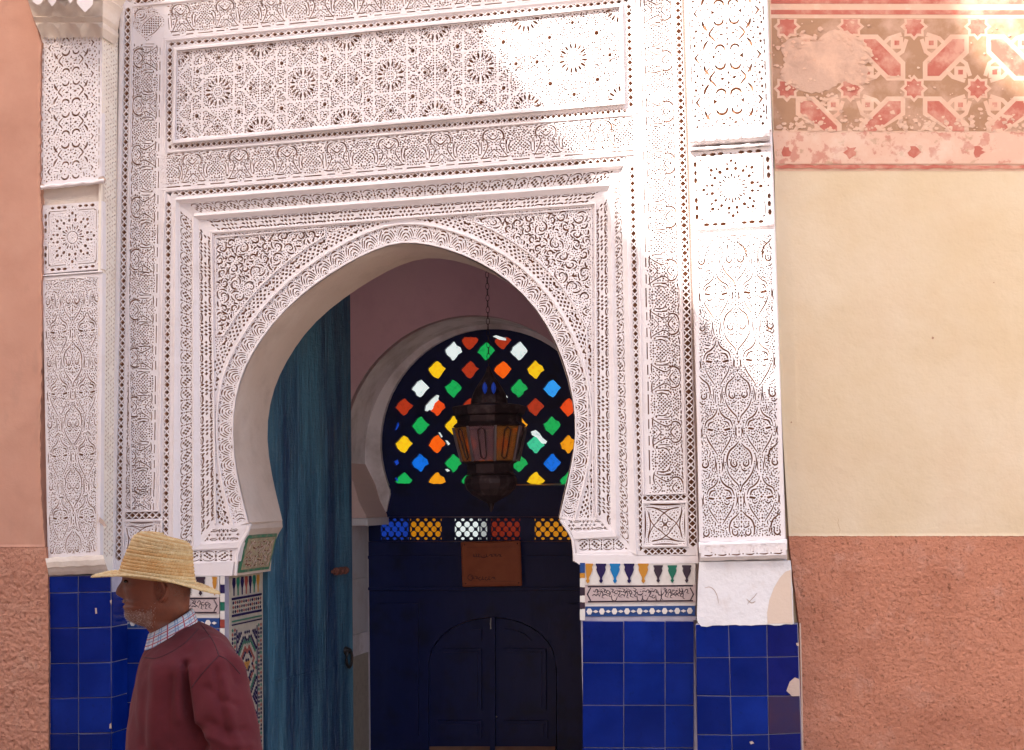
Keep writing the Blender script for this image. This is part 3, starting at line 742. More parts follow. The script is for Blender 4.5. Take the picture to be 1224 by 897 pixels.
# bottom returns of the inner bands at each side of the opening
slab('braided_band', [BR['J1'], BR['J0'], (690, 661.5), (686, 645.5)], braid((690, 651.8), (748, 650.4), 13.5, 15.5), Y=.020, thick=.03, label='bottom return right of the opening')
slab('net_band', [BR['K1'], BR['K0'], (682, 637), (671, 621.5)], net((678, 628.5), (728, 627.2), 12.5, 3, 5, 1), Y=.030, thick=.02, label='bottom return right of the opening')
slab('moulding', [BR['K0'], BR['J1'], (686, 645), (683, 637)], [], Y=.012, thick=.04)
slab('moulding', [BR['J0'], BR['o'], (762, 664.2), (687, 664.2), (686.5, 661.8)], [], Y=.006, thick=.045)
slab('braided_band', [BL['J1'], (288.2, 654), (284.6, 671.5), BL['J0']], braid((222, 665.2), (276, 664.4), 12.5, 15.5), Y=.020, thick=.03, label='bottom return left of the opening')
slab('net_band', [BL['K1'], (297, 627.5), (295.6, 636), (289.8, 648.5), BL['K0']], net((243, 640), (287, 639), 14, 3, 5, 1), Y=.030, thick=.02, label='bottom return left of the opening')
slab('moulding', [BL['K0'], (289.4, 649), (287.4, 655), BL['J1']], [], Y=.014, thick=.035)
slab('moulding', [BL['o'], BL['J0'], (279.4, 672), (277, 688.5), (206.5, 688.5)], [], Y=.006, thick=.045)

for lp in ([(207, 640), (300, 626), (296, 640), (287, 652), (283.4, 668), (281.5, 688), (207, 688)], [(668, 619), (676, 630), (685, 646), (686.8, 662), (687.5, 672), (759, 666), (759, 619)]):
    slab('plaster_backing', lp, [], Y=.0435, thick=.010)
bar([(297.6, 628), (296.2, 635), (291.5, 643), (286.6, 654), (283.2, 666), (281.4, 688)], 4.2, .016, 'impost_edge', .010)
bar([(670, 622), (675.5, 629.5), (680.8, 637.5), (684.6, 645.5), (686.3, 660), (686.6, 671)], 3.6, .016, 'impost_edge', .010)
# ------------------------------------------------------------------ archivolt and spandrels
wid = lambda t: 19.5+5.0*math.sin(math.pi*t)
arcO = off_arc(wid); arcI = off_arc(.6)
cum = np.concatenate([[0], np.cumsum(np.linalg.norm(np.diff(ARC, axis=0), axis=1))]); TOT = cum[-1]
def on_arc(s, d):                                # s along, d outward
    P = np.array([np.interp(s, cum, ARC[:, 0]), np.interp(s, cum, ARC[:, 1])]); e = np.array([np.interp(min(s+2, TOT), cum, ARC[:, 0])-np.interp(max(s-2, 0), cum, ARC[:, 0]), np.interp(min(s+2, TOT), cum, ARC[:, 1])-np.interp(max(s-2, 0), cum, ARC[:, 1])])
    e = unit(e); q = np.array([e[1], -e[0]])
    return P, e, q
_p, _e, _q = on_arc(TOT*.5, 0)
qs = -1 if _q[1] > 0 else 1                       # outward is up at the crown
fan = []
for r_, k_ in ((4.2, 1), (8.0, 2), (11.6, 3), (15.0, 3)):
    for i in range(k_):
        a0 = 14+152*i/k_+5; a1 = 14+152*(i+1)/k_-5
        fan.append(arc(0, 2.2, r_, a0, a1, 1.35 if r_ > 5 else 1.1, .45))
fan += [dia(0, 3.2, 1.5, 1.1), stroke([(-3.5, 2.4), (3.5, 2.4)], .7, .6), stroke([(-8.3, 2.6), (-5.8, 2.8)], .9)]
fan2 = [stroke([(-1.5, 15.5), (0, 18.3), (1.5, 15.5)], 1.0), dia(0, 13, 1.0, 1.4), dia(-2.2, 18.8, 1, .7), dia(2.2, 18.8, 1, .7)]
hs = []; nf = int(TOT/20.5); st = TOT/nf
for i in range(nf):
    s = (i+.5)*st; P, e, q = on_arc(s, 0); q = q*qs; t = s/TOT; k = wid(t)/21.0
    if i in (0, nf-1): 
        hs += place([stroke([(-6, 3), (-3, 8), (-5, 14)], 1.3), stroke([(0, 3), (3, 9), (0, 15)], 1.2), stroke([(5, 4), (7, 9)], 1.1), dia(-1, 17, 1.2)], P, e*.9, q*k, .2); continue
    hs += place(fan, P, e*.66, q*k, .12)
    P2, e2, q2 = on_arc(s+st/2, 0)
    hs += place(fan2, P2, e2, q2*qs*k, .15)
AO = [tuple(p) for p in arcO]; AI = [tuple(p) for p in off_arc(0.0)]
loopA = AI+AO[::-1]
slab('archivolt', loopA, [h for h in hs if inside(h, loopA).all() and inside(np.array(h), [tuple(p) for p in off_arc(1.8)]+[tuple(p) for p in off_arc(lambda t: wid(t)-3.4)][::-1]).mean() > .6],
     Y=YA, depth=.008, thick=.05, label='ring of carved fan scales round the arch opening')
bar(off_arc(lambda t: wid(t)-1.2)[0:], 2.8, YA-.001, 'fillet', .006)
bar(off_arc(1.0), 1.8, YA-.001, 'fillet', .003)
# spandrels: everything between the square frame and the archivolt
iL = lambda y: V2(J['K1'][0], BL['K1'])(y); iR = lambda y: V2(J['K1'][1], BR['K1'])(y); iT = L2(J['K1'][0], J['K1'][1])
apx = int(np.argmin(arcO[:, 1]))
mid = arcO[apx]
spL = [(iL(628), 628.3), J['K1'][0]]+[(x, iT(x)) for x in np.linspace(252.6, mid[0], 8)[1:]]+[tuple(p) for p in arcO[:apx+1][::-1]]
spR = [(x, iT(x)) for x in np.linspace(mid[0], J['K1'][1][0], 8)]+[(iR(619), 618.8)]+[tuple(p) for p in arcO[apx:][::-1]]
def latfill(off0, off1):
    hs = []; n = int(TOT/3.1)
    for i in range(2, n-2):
        s = i*TOT/n; P, e, q = on_arc(s, 0); q = q*qs; w0 = wid(s/TOT)
        ph = i % 12
        for j in range(4):
            d = w0+off0+(off1-off0)*(j+.5)/4
            if ph in (5, 6, 7) and j in (1, 2): 
                if ph == 6: hs += place([stroke([(-3, 0), (0, (-1 if j == 1 else 1)*1.2), (3, 0)], 1.5, .8)], P+q*(d+(-1.2 if j == 1 else 1.2)), e, q, .1)
                continue
            if (i+j) % 2 == 0: hs += place([dia(0, 0, 2.0, 1.5)], P+q*d, e, q, .15)
    return hs
lat_ = latfill(2.2, 15.0)
def scroll(c, r, hand, rot, rng):
    o = []; c = np.array(c)
    def sp(r0, r1, a0, a1, w_):
        k = 8; return stroke([(c[0]+lin(r0, r1, t/k)*math.cos(lin(a0, a1, t/k)*hand+rot), c[1]+lin(r0, r1, t/k)*math.sin(lin(a0, a1, t/k)*hand+rot)) for t in range(k+1)], w_, .25, 2)
    o.append(sp(r*.16, r*.55, 0, 4.6, 1.35)); o.append(sp(r*.62, r*.92, 3.6, 5.7, 1.7)); o.append(sp(r*.60, r*.98, .3, 1.9, 1.6)); o.append(sp(r*.95, r*.74, 2.1, 3.3, 1.5))
    for k in range(3):
        a = rot+hand*(k*2.1+.9); x, y = c[0]+r*1.12*math.cos(a), c[1]+r*1.12*math.sin(a)
        o.append([(x+1.7*math.cos(a), y+1.7*math.sin(a)), (x+1.5*math.cos(a+2.2), y+1.5*math.sin(a+2.2)), (x+1.5*math.cos(a-2.2), y+1.5*math.sin(a-2.2))])
    return o
def arabesque(region, seed):
    rng = random.Random(seed); R_ = np.array(region); x0, y0 = R_.min(0); x1, y1 = R_.max(0); out_ = []; ctr = []
    for tries in range(4000):
        c = (rng.uniform(x0, x1), rng.uniform(y0, y1)); r = rng.uniform(5.2, 10.0)
        ring = [(c[0]+r*.8*math.cos(a), c[1]+r*.8*math.sin(a)) for a in np.linspace(0, 6.28, 10)]
        if not inside(ring, region).all(): continue
        if any(math.hypot(c[0]-d[0], c[1]-d[1]) < .93*(r+d[2]) for d in ctr): continue
        ctr.append((c[0], c[1], r)); out_ += scroll(c, r, rng.choice((-1, 1)), rng.uniform(0, 6.28), rng)
    for tries in range(1600):                     # slim leaves fill what is left
        c = (rng.uniform(x0, x1), rng.uniform(y0, y1)); l = rng.uniform(2.0, 4.2)
        if any(math.hypot(c[0]-d[0], c[1]-d[1]) < d[2]+l*.62 for d in ctr): continue
        a = rng.uniform(0, 6.28); e = np.array([math.cos(a), math.sin(a)]); q = np.array([-e[1], e[0]])
        h = stroke([c-e*l, np.array(c)+q*1.1, c+e*l], 1.9, .15)
        if inside(h, region).all(): ctr.append((c[0], c[1], l*.72)); out_.append(h)
    return [h for h in out_ if inside(h, region).all()]
for nm, sp, sgn, seed in (('left', spL, 1, 11), ('right', spR, -1, 23)):
    far = [tuple(p) for p in off_arc(lambda t: wid(t)+18.5)]
    farP = np.array(off_arc(lambda t: wid(t)+18.0))
    if sgn > 0:
        seg = farP[:apx+1]; ok = [p for p in seg[::-1] if p[0] > iL(p[1])+4.2 and p[1] > iT(p[0])+5]
        reg = [(iL(ok[-1][1])+4.4, ok[-1][1]), (J['K1'][0][0]+4.6, J['K1'][0][1]+6), (ok[0][0], iT(ok[0][0])+5.5)]+[tuple(p) for p in ok]
    else:
        seg = farP[apx:]; ok = [p for p in seg if p[0] < iR(p[1])-4.2 and p[1] > iT(p[0])+5]
        reg = [(ok[0][0], iT(ok[0][0])+5.5), (J['K1'][1][0]-4.6, J['K1'][1][1]+6), (iR(ok[-1][1])-4.4, ok[-1][1])]+[tuple(p) for p in ok[::-1]]
    hs = arabesque(reg, seed)
    hs += [h for h in lat_ if inside(h, sp).all() and min(p[0] for p in h) > iL(300)+2.5-3*(sgn < 0) and max(p[0] for p in h) < iR(400)-2.5+3*(sgn > 0) and all(p[1] > iT(p[0])+3.0 for p in h)]
    slab('spandrel_panel', sp, hs, Y=YA, depth=.012, thick=.05, label='%s spandrel carved with scrolls and a net border' % nm)
    bar(reg, 1.9, YA-.001, 'fillet', .005, closed=True)
bar([(iL(626), 626), (252.6, 277.8), (711.5, 243), (iR(617), 617)], 3.0, YA-.004, 'fillet', .008)
# ================================================================== glazed tiles, mosaic and imposts of the portal
def tile(q, Y, parent, m, name='tile', gap=.45, th=.007, P=None):
    """one glazed tile over a picture-space quad TL TR BR BL on plane Y, with a softened arris"""
    P = P or (lambda a, o: at(a[0], a[1], Y+o))
    c = np.array(q, float); ce = c.mean(0)
    def ins(d): return [p+np.array([d if p[0] < ce[0] else -d, d if p[1] < ce[1] else -d]) for p in c]
    j = random.uniform(-.0013, .0013), random.uniform(-.0013, .0013)
    a = ins(gap); b = ins(gap+.55); V = []
    for i, p in enumerate(a): V.append(P(p, .0))
    for i, p in enumerate(a): V.append(P(p, -th+.0015))
    for i, p in enumerate(b): V.append(P(p, -th+(j[0] if i in (0, 3) else -j[0])+(j[1] if i < 2 else -j[1])))
    Fs = [[4*k+i, 4*k+(i+1) % 4, 4*k+4+(i+1) % 4, 4*k+4+i] for k in (0, 1) for i in range(4)]+[[8, 9, 10, 11]]
    return mesh(name, V, Fs, m, parent)
def bed(x0, x1, z1, Y0, Y1, parent, name='tile_bed', m=None, z0=0.0):
    b = MB(); b.box(x0, x1, Y0, Y1, z0, z1); return b.build(name, m or GROUT, parent)
zR = float(at(760, 742)[2]); zL = float(at(200, 751)[2])
bed(XR+.001, float(at(830.5, 800)[0]), zR, .0065, .051, portal)
bed(float(at(138, 800)[0]), XL-.001, zL, .0065, .051, portal)
XX = [696.2, 745.6, 795.0, 829.6]; YY = [742.3, 792.4, 843.2, 894, 945, 997]
for r in range(5):
    for c in range(3):
        dx = .3*r
        tile([(XX[c]+dx*(c == 9), YY[r]), (XX[c+1], YY[r]+.3), (XX[c+1], YY[r+1]+.3), (XX[c], YY[r+1])], .006, portal, random.choice(BLUE[:3]))
XX = [140.5, 182.0, 224.0, 262.5]; YY = [751.5, 793, 840, 887, 935, 985]
for r in range(5):
    for c in range(3):
        tile([(XX[c], YY[r]), (XX[c+1], YY[r]), (XX[c+1], YY[r+1]), (XX[c], YY[r+1])], .006, portal, random.choice(BLUE[:3]))
WHITE_T = mat('cream_glazed_ground', (.70, .66, .62), .4, var=(((.5, .42, .38), 20, .5, .8, .5),), bump=((40, .1, .003),))
NAVY = mat('navy_glaze', (.018, .012, .07), .25); INK = mat('dark_manganese_glaze', (.035, .02, .035), .35)
CYAN = mat('sky_blue_glaze', (.01, .17, .42), .25); OCHRE_G = mat('amber_glaze', (.50, .22, .03), .3); GREEN_G = mat('green_glaze', (.012, .14, .09), .3)
RED_G = mat('brick_red_glaze', (.28, .05, .035), .4); TEAL_G = mat('dusk_blue_glaze', (.015, .06, .22), .3)
vase = [(-6.4, 0), (6.4, 0), (6.6, 1.6), (5.2, 4.2), (5.9, 7.6), (4.0, 12.6), (1.7, 16.8), (1.2, 19), (2.5, 21.4), (0, 24.6), (-2.5, 21.4), (-1.2, 19), (-1.7, 16.8), (-4.0, 12.6), (-5.9, 7.6), (-5.2, 4.2), (-6.6, 1.6)]
def flat(name, loop2, Y, m, parent, th=.003, P=None):
    P = P or (lambda q, o: at(q[0], q[1], Y+o)); n = len(loop2)
    a = [P(q, 0) for q in loop2]; b = [P(q, -th) for q in loop2]
    return mesh(name, a+b, [[n+i for i in range(n)]]+[[i, (i+1) % n, n+(i+1) % n, n+i] for i in range(n)], m, parent)
slab('vase_frieze_ground', [(694.5, 673.2), (831, 673.2), (831, 699.5), (694.5, 699.5)], [], Y=.002, mats=[WHITE_T, WHITE_T], thick=.045)
for x, m in zip([702.6, 718.4, 735.1, 752.0, 769.0, 786.7, 803.6, 820.8], [OCHRE_G, NAVY, CYAN, NAVY, OCHRE_G, INK, GREEN_G, INK]):
    k = .97 if x < 780 else .86
    lp = [(x+p[0]*k*(1 if x > 710 else 1), 673.9+(0 if x < 780 else 2.0)+p[1]*k+.02*(x-700)*0) for p in vase]
    if x < 705: lp = [p for p in lp if p[0] > 699.8]; lp = [(699.8, lp[0][1])]+lp if lp[0][0] > 700 else lp
    flat('vase_tile', lp, .002, m, portal)
rnd = random.Random(5)
def script_strokes(x0, x1, yc, h0, seed):
    """flowing interlaced letter forms"""
    r = random.Random(seed); o = []; x = x0; h = h0
    while x < x1-4:
        h = h0*r.uniform(.8, 1.1); k = r.choice('lunodw')
        if k == 'l': o.append(stroke([(x, yc-h*.46), (x+.5, yc-h*.1), (x+.2, yc+h*.2), (x+2.5, yc+h*.30)], 1.0, .5)); x += 2.9
        elif k == 'u': o.append(stroke([(x, yc-h*.05), (x+1, yc+h*.36), (x+5, yc+h*.42), (x+7.5, yc+h*.05)], 1.1, .4)); o.append(dia(x+4, yc-h*.02, .8)); x += 6.4
        elif k == 'n': o.append(stroke([(x, yc+h*.1), (x+2, yc-h*.25), (x+4.4, yc-h*.1), (x+3, yc+h*.12), (x+6, yc+h*.18)], 1.0, .4)); x += 5.2
        elif k == 'o': o.append(arc(x+2, yc+h*.08, 1.9, 0, 300, .9, .7)); o.append(stroke([(x+3.4, yc+h*.25), (x+6, yc+h*.42)], .9)); x += 4.6
        elif k == 'd': o += [dia(x+1, yc-h*.36, .8), dia(x+2.8, yc-h*.33, .8)]; o.append(stroke([(x-1, yc+h*.02), (x+2, yc-h*.08), (x+5, yc+h*.06)], 1.0)); x += 4
        else: o.append(stroke([(x, yc-h*.42), (x+4, yc-h*.22), (x+2, yc+h*.02), (x+6, yc+h*.14)], 1.0, .4)); x += 5
        if r.random() < .6: o.append(stroke([(x-3, yc-h*.42+r.uniform(0, 2)), (x-.4, yc-h*.30)], .8))
    return o
SCR = mat('mauve_inscription_ground', (.46, .36, .36), .5, var=(((.62, .50, .46), 25, .4, .7, .6),))
def inscription(x0, x1, y0, y1, s0=0.0, seed=3):
    lp = [(x0, y0), (x1, y0+s0), (x1, y1+s0), (x0, y1)]; yc = (y0+y1)/2; h = (y1-y0)
    hs = script_strokes(x0+9, x1-9, yc+1.5, h*.80, seed)+script_strokes(x0+11, x1-9, yc-3.2, h*.5, seed+20)+[stroke([(x0+6.5, y0+2.6), (x0+2.6, yc), (x0+6.5, y1-2.6)], 1.5, .8, 1), stroke([(x1-6.5, y0+2.6), (x1-2.6, yc), (x1-6.5, y1-2.6)], 1.5, .8, 1)]
    hs += [stroke([(x0+3, y0+1.4), (x1-3, y0+1.4+s0)], 1.6, 1, 1), stroke([(x0+3, y1-1.4), (x1-3, y1-1.4+s0)], 1.6, 1, 1)]
    carve('inscription_tile', lp, hs, PXF(.001), N_IN, .004, portal, [SCR, INK], .045, label='tile band with dark calligraphy')
inscription(699.5, 831.5, 700.2, 721.0, -1.2)
def lozband(x0, x1, y0, y1, s=0.0):
    slab('blue_lozenge_band', [(x0, y0), (x1, y0+s), (x1, y1+s), (x0, y1)], [], Y=.002, mats=[TEAL_G, TEAL_G], thick=.045)
    n = int((x1-x0)/15.0)
    for i in range(n+1):
        x = x0+5+i*15.0; y = (y0+y1)/2+s*(x-x0)/(x1-x0)
        if x < x1-2: flat('white_lozenge', [(x-3.6, y), (x-1.6, y-3.6), (x+1.6, y-3.6), (x+3.6, y), (x+1.6, y+3.6), (x-1.6, y+3.6)], .002, WHITE_T, portal)
        if x+7.5 < x1-2: flat('white_lozenge', [(x+7.5-3.4, y), (x+7.5, y-1.9), (x+7.5+3.4, y), (x+7.5, y+1.9)], .002, WHITE_T, portal)
slab('pale_band', [(699.5, 721.1), (831.5, 719.9), (831.5, 724.2), (699.5, 725.2)], [], Y=.004, mats=[WHITE_T, WHITE_T], thick=.04)
lozband(699.5, 830.5, 725.3, 737.2, -.9)
slab('pale_band', [(696, 737.4), (831.5, 736.4), (831.5, 741.6), (696, 742)], [], Y=.005, mats=[GROUT, GROUT], thick=.04)
for i, (y0, y1, m) in enumerate([(673, 685, TEAL_G), (685.4, 691, OCHRE_G), (691.4, 702, WHITE_T), (702.4, 712, INK), (712.4, 720, WHITE_T), (720.4, 728, INK), (728.4, 741.6, WHITE_T)]):
    flat('corner_mosaic_piece', [(693.2, y0), (699.2, y0), (699.2, y1), (693.2, y1)], .004, m, portal, .004)
# left of the door, partly behind the man
slab('vase_frieze_ground', [(138.5, 689.2), (262, 689.2), (262, 714), (138.5, 714)], [], Y=.002, mats=[WHITE_T, WHITE_T], thick=.045)
for i, m in enumerate([NAVY, CYAN, INK, OCHRE_G, GREEN_G, NAVY, INK, OCHRE_G]):
    x = 146+i*15.6
    if i == 7: x = 256.5
    flat('vase_tile', [(x+p[0]*.9*(.5 if i == 7 else 1), 689.8+p[1]*.92) for p in vase], .002, m, portal)
inscription(138.5, 262, 714.4, 734.0, 0, 8)
slab('pale_band', [(138.5, 734.2), (262, 734.2), (262, 739), (138.5, 739)], [], Y=.004, mats=[WHITE_T, WHITE_T], thick=.04)
lozband(138.5, 262, 739.2, 750.6)
for k in range(22):
    y = 689+k*10.4
    flat('corner_mosaic_piece', [(263.2, y), (268.6, y), (268.6, y+9.8), (263.2, y+9.8)], .004, [WHITE_T, NAVY, WHITE_T, GREEN_G, WHITE_T, RED_G][k % 6], portal, .004)
bed(float(at(262.8, 800)[0]), XL-.0005, float(at(266, 689)[2]), .005, .051, portal, 'corner_bed')
# mosaic on the left jamb (plane X = XL, faces the opening)
JM = [mat('jamb_cream', (.46, .40, .32), .5, var=(((.30, .25, .2), 30, .45, .7, .6),)), NAVY, RED_G, GREEN_G, OCHRE_G, INK]
def JP(q, o=0.0): return np.array([XL+.004-o, .055+(DEP-.06)*q[0], q[1]])      # q = (0..1 across, z)
zt = float(at(300, 688, .2)[2])
b = MB(); b.box(XL, XL+.004, .053, DEP, 0, zt+.03); b.build('jamb_mosaic_ground', JM[0], portal)
for k in range(7):
    u = .10+k*.125
    flat('drop_mosaic_piece', [(u-.035, zt-.005), (u+.035, zt-.005), (u+.045, zt-.03), (u+.012, zt-.055), (u+.008, zt-.085), (u-.008, zt-.085), (u-.012, zt-.055), (u-.045, zt-.03)], 0, JM[[1, 3, 1, 2, 1, 3, 4][k]], portal, .003, P=JP)
mz = {1: MB(), 2: MB(), 3: MB(), 4: MB(), 5: MB()}
def mpiece(lp, k):
    n = len(lp); a = [JP(q, 0) for q in lp]; c = [JP(q, -.003) for q in lp]
    mz[k].add(a+c, [[n+i for i in range(n)]]+[[i, (i+1) % n, n+(i+1) % n, n+i] for i in range(n)])
def rect(u, z, a, b_): return [(u-a, z-b_), (u+a, z-b_), (u+a, z+b_), (u-a, z+b_)]
zz = zt-.098
mpiece(rect(.5, zz, .46, .005), 1); mpiece(rect(.5, zz-.075, .46, .005), 1); mpiece(rect(.5, zz-.10, .46, .003), 3); mpiece(rect(.5, zz-.115, .46, .003), 1)
for k in range(14):
    for j in range(3): mpiece(dia(.08+k*.065, zz-.018-j*.02, .02, .007), (1, 2, 5)[(k+j) % 3])
z1_ = zz-.14
for k in range(60):
    z = z1_-k*.0185
    if z < .3: break
    for u in (.06, .13, .87, .94): mpiece(dia(u, z, .022, .0075), (1, 3, 2, 1)[(k+int(u*20)) % 4])
mpiece(rect(.185, (z1_+.3)/2, .008, (z1_-.3)/2), 1); mpiece(rect(.815, (z1_+.3)/2, .008, (z1_-.3)/2), 1)
for i in range(-9, 10):
    for j in range(0, 80):
        u = .5+i*.031; z = z1_-.02-j*.0115
        if not .21 < u < .79 or z < .32 or (i+j) % 2: continue
        zc = (j*.0115) % .30-.15; r = math.hypot((u-.5)*.36, zc); a = math.atan2(zc, (u-.5)*.36)
        q = r/.021+.5*math.cos(8*a)
        k = (1, 4, 0, 1, 2, 0, 3, 1, 0, 1)[int(q*1.25) % 10]
        if k: mpiece(dia(u, z, .022, .0078), k)
for k, mb in mz.items(): tag(mb.build('mosaic_pieces', JM[k], portal), kind='stuff')
# imposts under the arch feet
def impost(prof, name, lab, y0=.046, y1=DEP+.012):
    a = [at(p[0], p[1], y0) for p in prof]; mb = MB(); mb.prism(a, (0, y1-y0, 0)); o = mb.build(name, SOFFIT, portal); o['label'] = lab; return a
impL = [(297.5, 624.6), (298.2, 632.5), (293.5, 640), (288.5, 651), (284.6, 664.5), (282.6, 688.4), (266.5, 688.4), (266.5, 624.6)]
a = impost(impL, 'impost', 'flared plaster impost under the left foot of the arch')
impost([(668.2, 618.0), (669.6, 625.0), (675.5, 629), (681, 637), (685, 645), (686.6, 660), (687, 672.4), (697, 672.4), (697, 618.0)], 'impost', 'flared plaster impost under the right foot of the arch')
GREENP = mat('faded_green_paint', (.06, .20, .11), .6, var=(((.35, .28, .2), 30, .5, .7, .7),))
BEIGE_C = mat('ochre_carved_stucco', (.42, .33, .21), .8, var=(((.22, .17, .10), 40, .4, .7, .7), ((.10, .22, .12), 25, .58, .7, .6)))
pa, pb = a[2]+np.array([.003, 0, -.002]), a[5]+np.array([.003, 0, .012])
c_ = [np.array([pa[0], .055, pa[2]]), np.array([pa[0], DEP-.02, pa[2]]), np.array([pb[0], DEP-.02, pb[2]]), np.array([pb[0], .055, pb[2]])]
Pq = quadP(c_, 60, 42); nn = unit(np.cross(c_[1]-c_[0], c_[3]-c_[0])); nn = -nn if nn[0] > 0 else nn
Pq2 = lambda q: Pq(q)-nn*.003
hs = arabesque([(5, 5), (55, 5), (55, 37), (5, 37)], 9)
carve('impost_panel', [(3.4, 3.4), (56.6, 3.4), (56.6, 38.6), (3.4, 38.6)], hs, lambda q: Pq(q)-nn*.006, nn, .005, portal, [BEIGE_C, RECESS], .008, label='small carved ochre panel with a green painted border')
for lp in ([(0, 0), (60, 0), (60, 3), (0, 3)], [(0, 39), (60, 39), (60, 42), (0, 42)], [(0, 3.05), (3, 3.05), (3, 38.95), (0, 38.95)], [(57, 3.05), (60, 3.05), (60, 38.95), (57, 38.95)]):
    carve('green_border', lp, [], Pq2, nn, .003, portal, [GREENP, GREENP], .006)

# ================================================================== PILASTERS
YP = -.145
def cell_lace():
    o = [dia(0, -4.4, 1.0, 1.7), dia(0, 3.6, 1.0, 1.7), dia(-4.6, 0, 2.0, 1.1, .1), dia(5.0, -.6, 2.0, 1.1, -.3)]
    m = [stroke([(9.6, -6.2), (12.3, -3.2), (13.8, -.4), (11.2, 2.6), (9.4, 5.0)], 1.3, .4), stroke([(14.0, -9.5), (17.2, -5.8), (17.6, -4.2)], .8, .5),
         arc(6.0, 12.0, 3.7, 170, 350, 1.5, .5), dia(6.9, 13.2, .9, .9), stroke([(15.2, 4.0), (18.0, 7.6), (19.0, 11.2)], 1.6, .4), stroke([(12.0, 9.2), (13.6, 12.4)], .8),
         [(9.2, 17.5), (12.0, 15.6), (12.0, 19.6)], stroke([(14.0, 17.5), (18.8, 17.3)], .8, .5), stroke([(23.0, 14.4), (25.4, 17.4), (23.0, 20.8)], 1.5, .5, 1),
         arc(6.0, 23.4, 3.7, 10, 190, 1.5, .5), dia(6.6, 22.0, .9, .9), stroke([(15.2, 31.0), (17.8, 27.6), (18.8, 24.0)], 1.6, .4),
         dia(20.5, 4.0, 1.2), dia(25.8, 1.6, 1.3), dia(24.4, -3.4, 1.2, 1.4), dia(26.0, 7.6, 1.2, 1.4), dia(21.2, 11.6, .8), dia(26.6, 12.0, .9, 1.1), dia(21.6, 24.0, .8), dia(26.8, 22.6, .9, 1.2), dia(21.4, -8.0, 1.0), dia(27.0, 27.4, 1.0, 1.2), dia(19.0, -1.2, 1.0)]
    o += m+[[(-x, y) for x, y in h] for h in m]
    for (x, y) in ((0, 14.4), (-1.6, 16.2), (1.7, 16.1), (0, 18.0), (-1.8, 19.6), (1.5, 19.8), (0, 21.4)): o.append(dia(x, y, .6))
    return o
def lace(W, H, y0, pitch=34.8, sx=1.0):
    hs = []; n = int((H-y0)/pitch)+2
    for k in range(-1, n): hs += place(cell_lace(), (W/2, y0+k*pitch), (sx, 0), (0, pitch/34.8), .3)
    for g in (3.0, W-3.0):
        hs += [stroke([(g, y), (g, y+random.choice((2.5, 4.5, 7)))], .8, .9) for y in np.arange(4, H-8, 8.6)]
    return [h for h in hs if inside(h, [(1.6, 1.6), (W-1.6, 1.6), (W-1.6, H-1.6), (1.6, H-1.6)]).all()]
def cell_A():
    m = [stroke([(2.2, -27), (6, -22.5), (11.6, -17.5), (14.2, -9), (13.0, -1)], 1.5, .35), stroke([(15.0, 1.5), (12.5, 9), (7.5, 16), (3.0, 21), (1.2, 26)], 1.3, .35), stroke([(17.8, -13), (18.8, -5), (17.0, 3)], 1.0, .4),
         stroke([(5.2, -6.5), (4.2, -2.4), (7.2, -.2), (10.2, -3.2), (9.4, -8.5)], 1.5, .35), stroke([(2.2, 3.0), (5.0, 5.6), (8.0, 4.6)], 1.3, .4), stroke([(2.4, 8.2), (4.8, 11.2)], 1.2, .4), dia(7.4, 9.4, 1.0, 1.3), dia(3.4, 15, .9, 1.3), stroke([(3.0, -16.5), (5.6, -12.6)], 1.0, .4)]
    return m+[[(-x, y) for x, y in h] for h in m]+[dia(0, -20.5, 1.3, 1.8), dia(0, -15.6, 1.1, 1.7), dia(0, -10.6, .9, 1.6), dia(0, -5, .8, 1.4), dia(0, 5.8, .9, 1.4), dia(0, 12.4, .9, 1.4), dia(0, 18.0, 1.0, 1.6), [(-1.7, 27.0), (1.7, 27.0), (0, 30.5)]]
def cell_B():
    m = [stroke([(1.8, -27.5), (3.6, -22), (7.6, -17.6), (12.8, -14.4), (15.2, -8)], 1.4, .35), stroke([(5.0, -13.4), (10.4, -11.8), (12.6, -7)], 1.5, .4), [(6.0, -4.0), (12.6, -5.4), (13.6, -3.2), (7.5, -1.8)],
         stroke([(14.6, 2.6), (12.0, 10), (7.0, 18), (2.6, 25)], 1.2, .35), stroke([(4.4, 1.2), (7.6, 3.6), (10.4, 1.4)], 1.3, .4), stroke([(2.0, 8.0), (4.4, 5.4), (6.4, 8.8)], 1.1, .4, 1), dia(4.6, 12.6, 1.0, 1.6), dia(8.6, 9.4, .8, 1.4), stroke([(2.2, 15), (3.2, 18.8)], 1.0), stroke([(18.6, -9), (19.4, -1), (17.6, 6)], .9, .4)]
    return m+[[(-x, y) for x, y in h] for h in m]+[dia(0, -22, 1.0, 1.9), dia(-1.6, -18.4, .8), dia(1.6, -18.4, .8), dia(0, -14.8, 1.1, 1.6), dia(0, -8.6, 1.0, 1.6), dia(0, -4, 1.5), dia(0, 1.4, .9, 1.5), dia(0, 11.2, 1.0, 1.8), dia(0, 20.4, 1.0, 1.6)]
KNOT = [stroke([(-2.6, -5.5), (-3.6, 0), (-2.6, 5.5)], 1.0, .4), stroke([(2.6, -5.5), (3.6, 0), (2.6, 5.5)], 1.0, .4), dia(0, 0, .8, 2.2)]
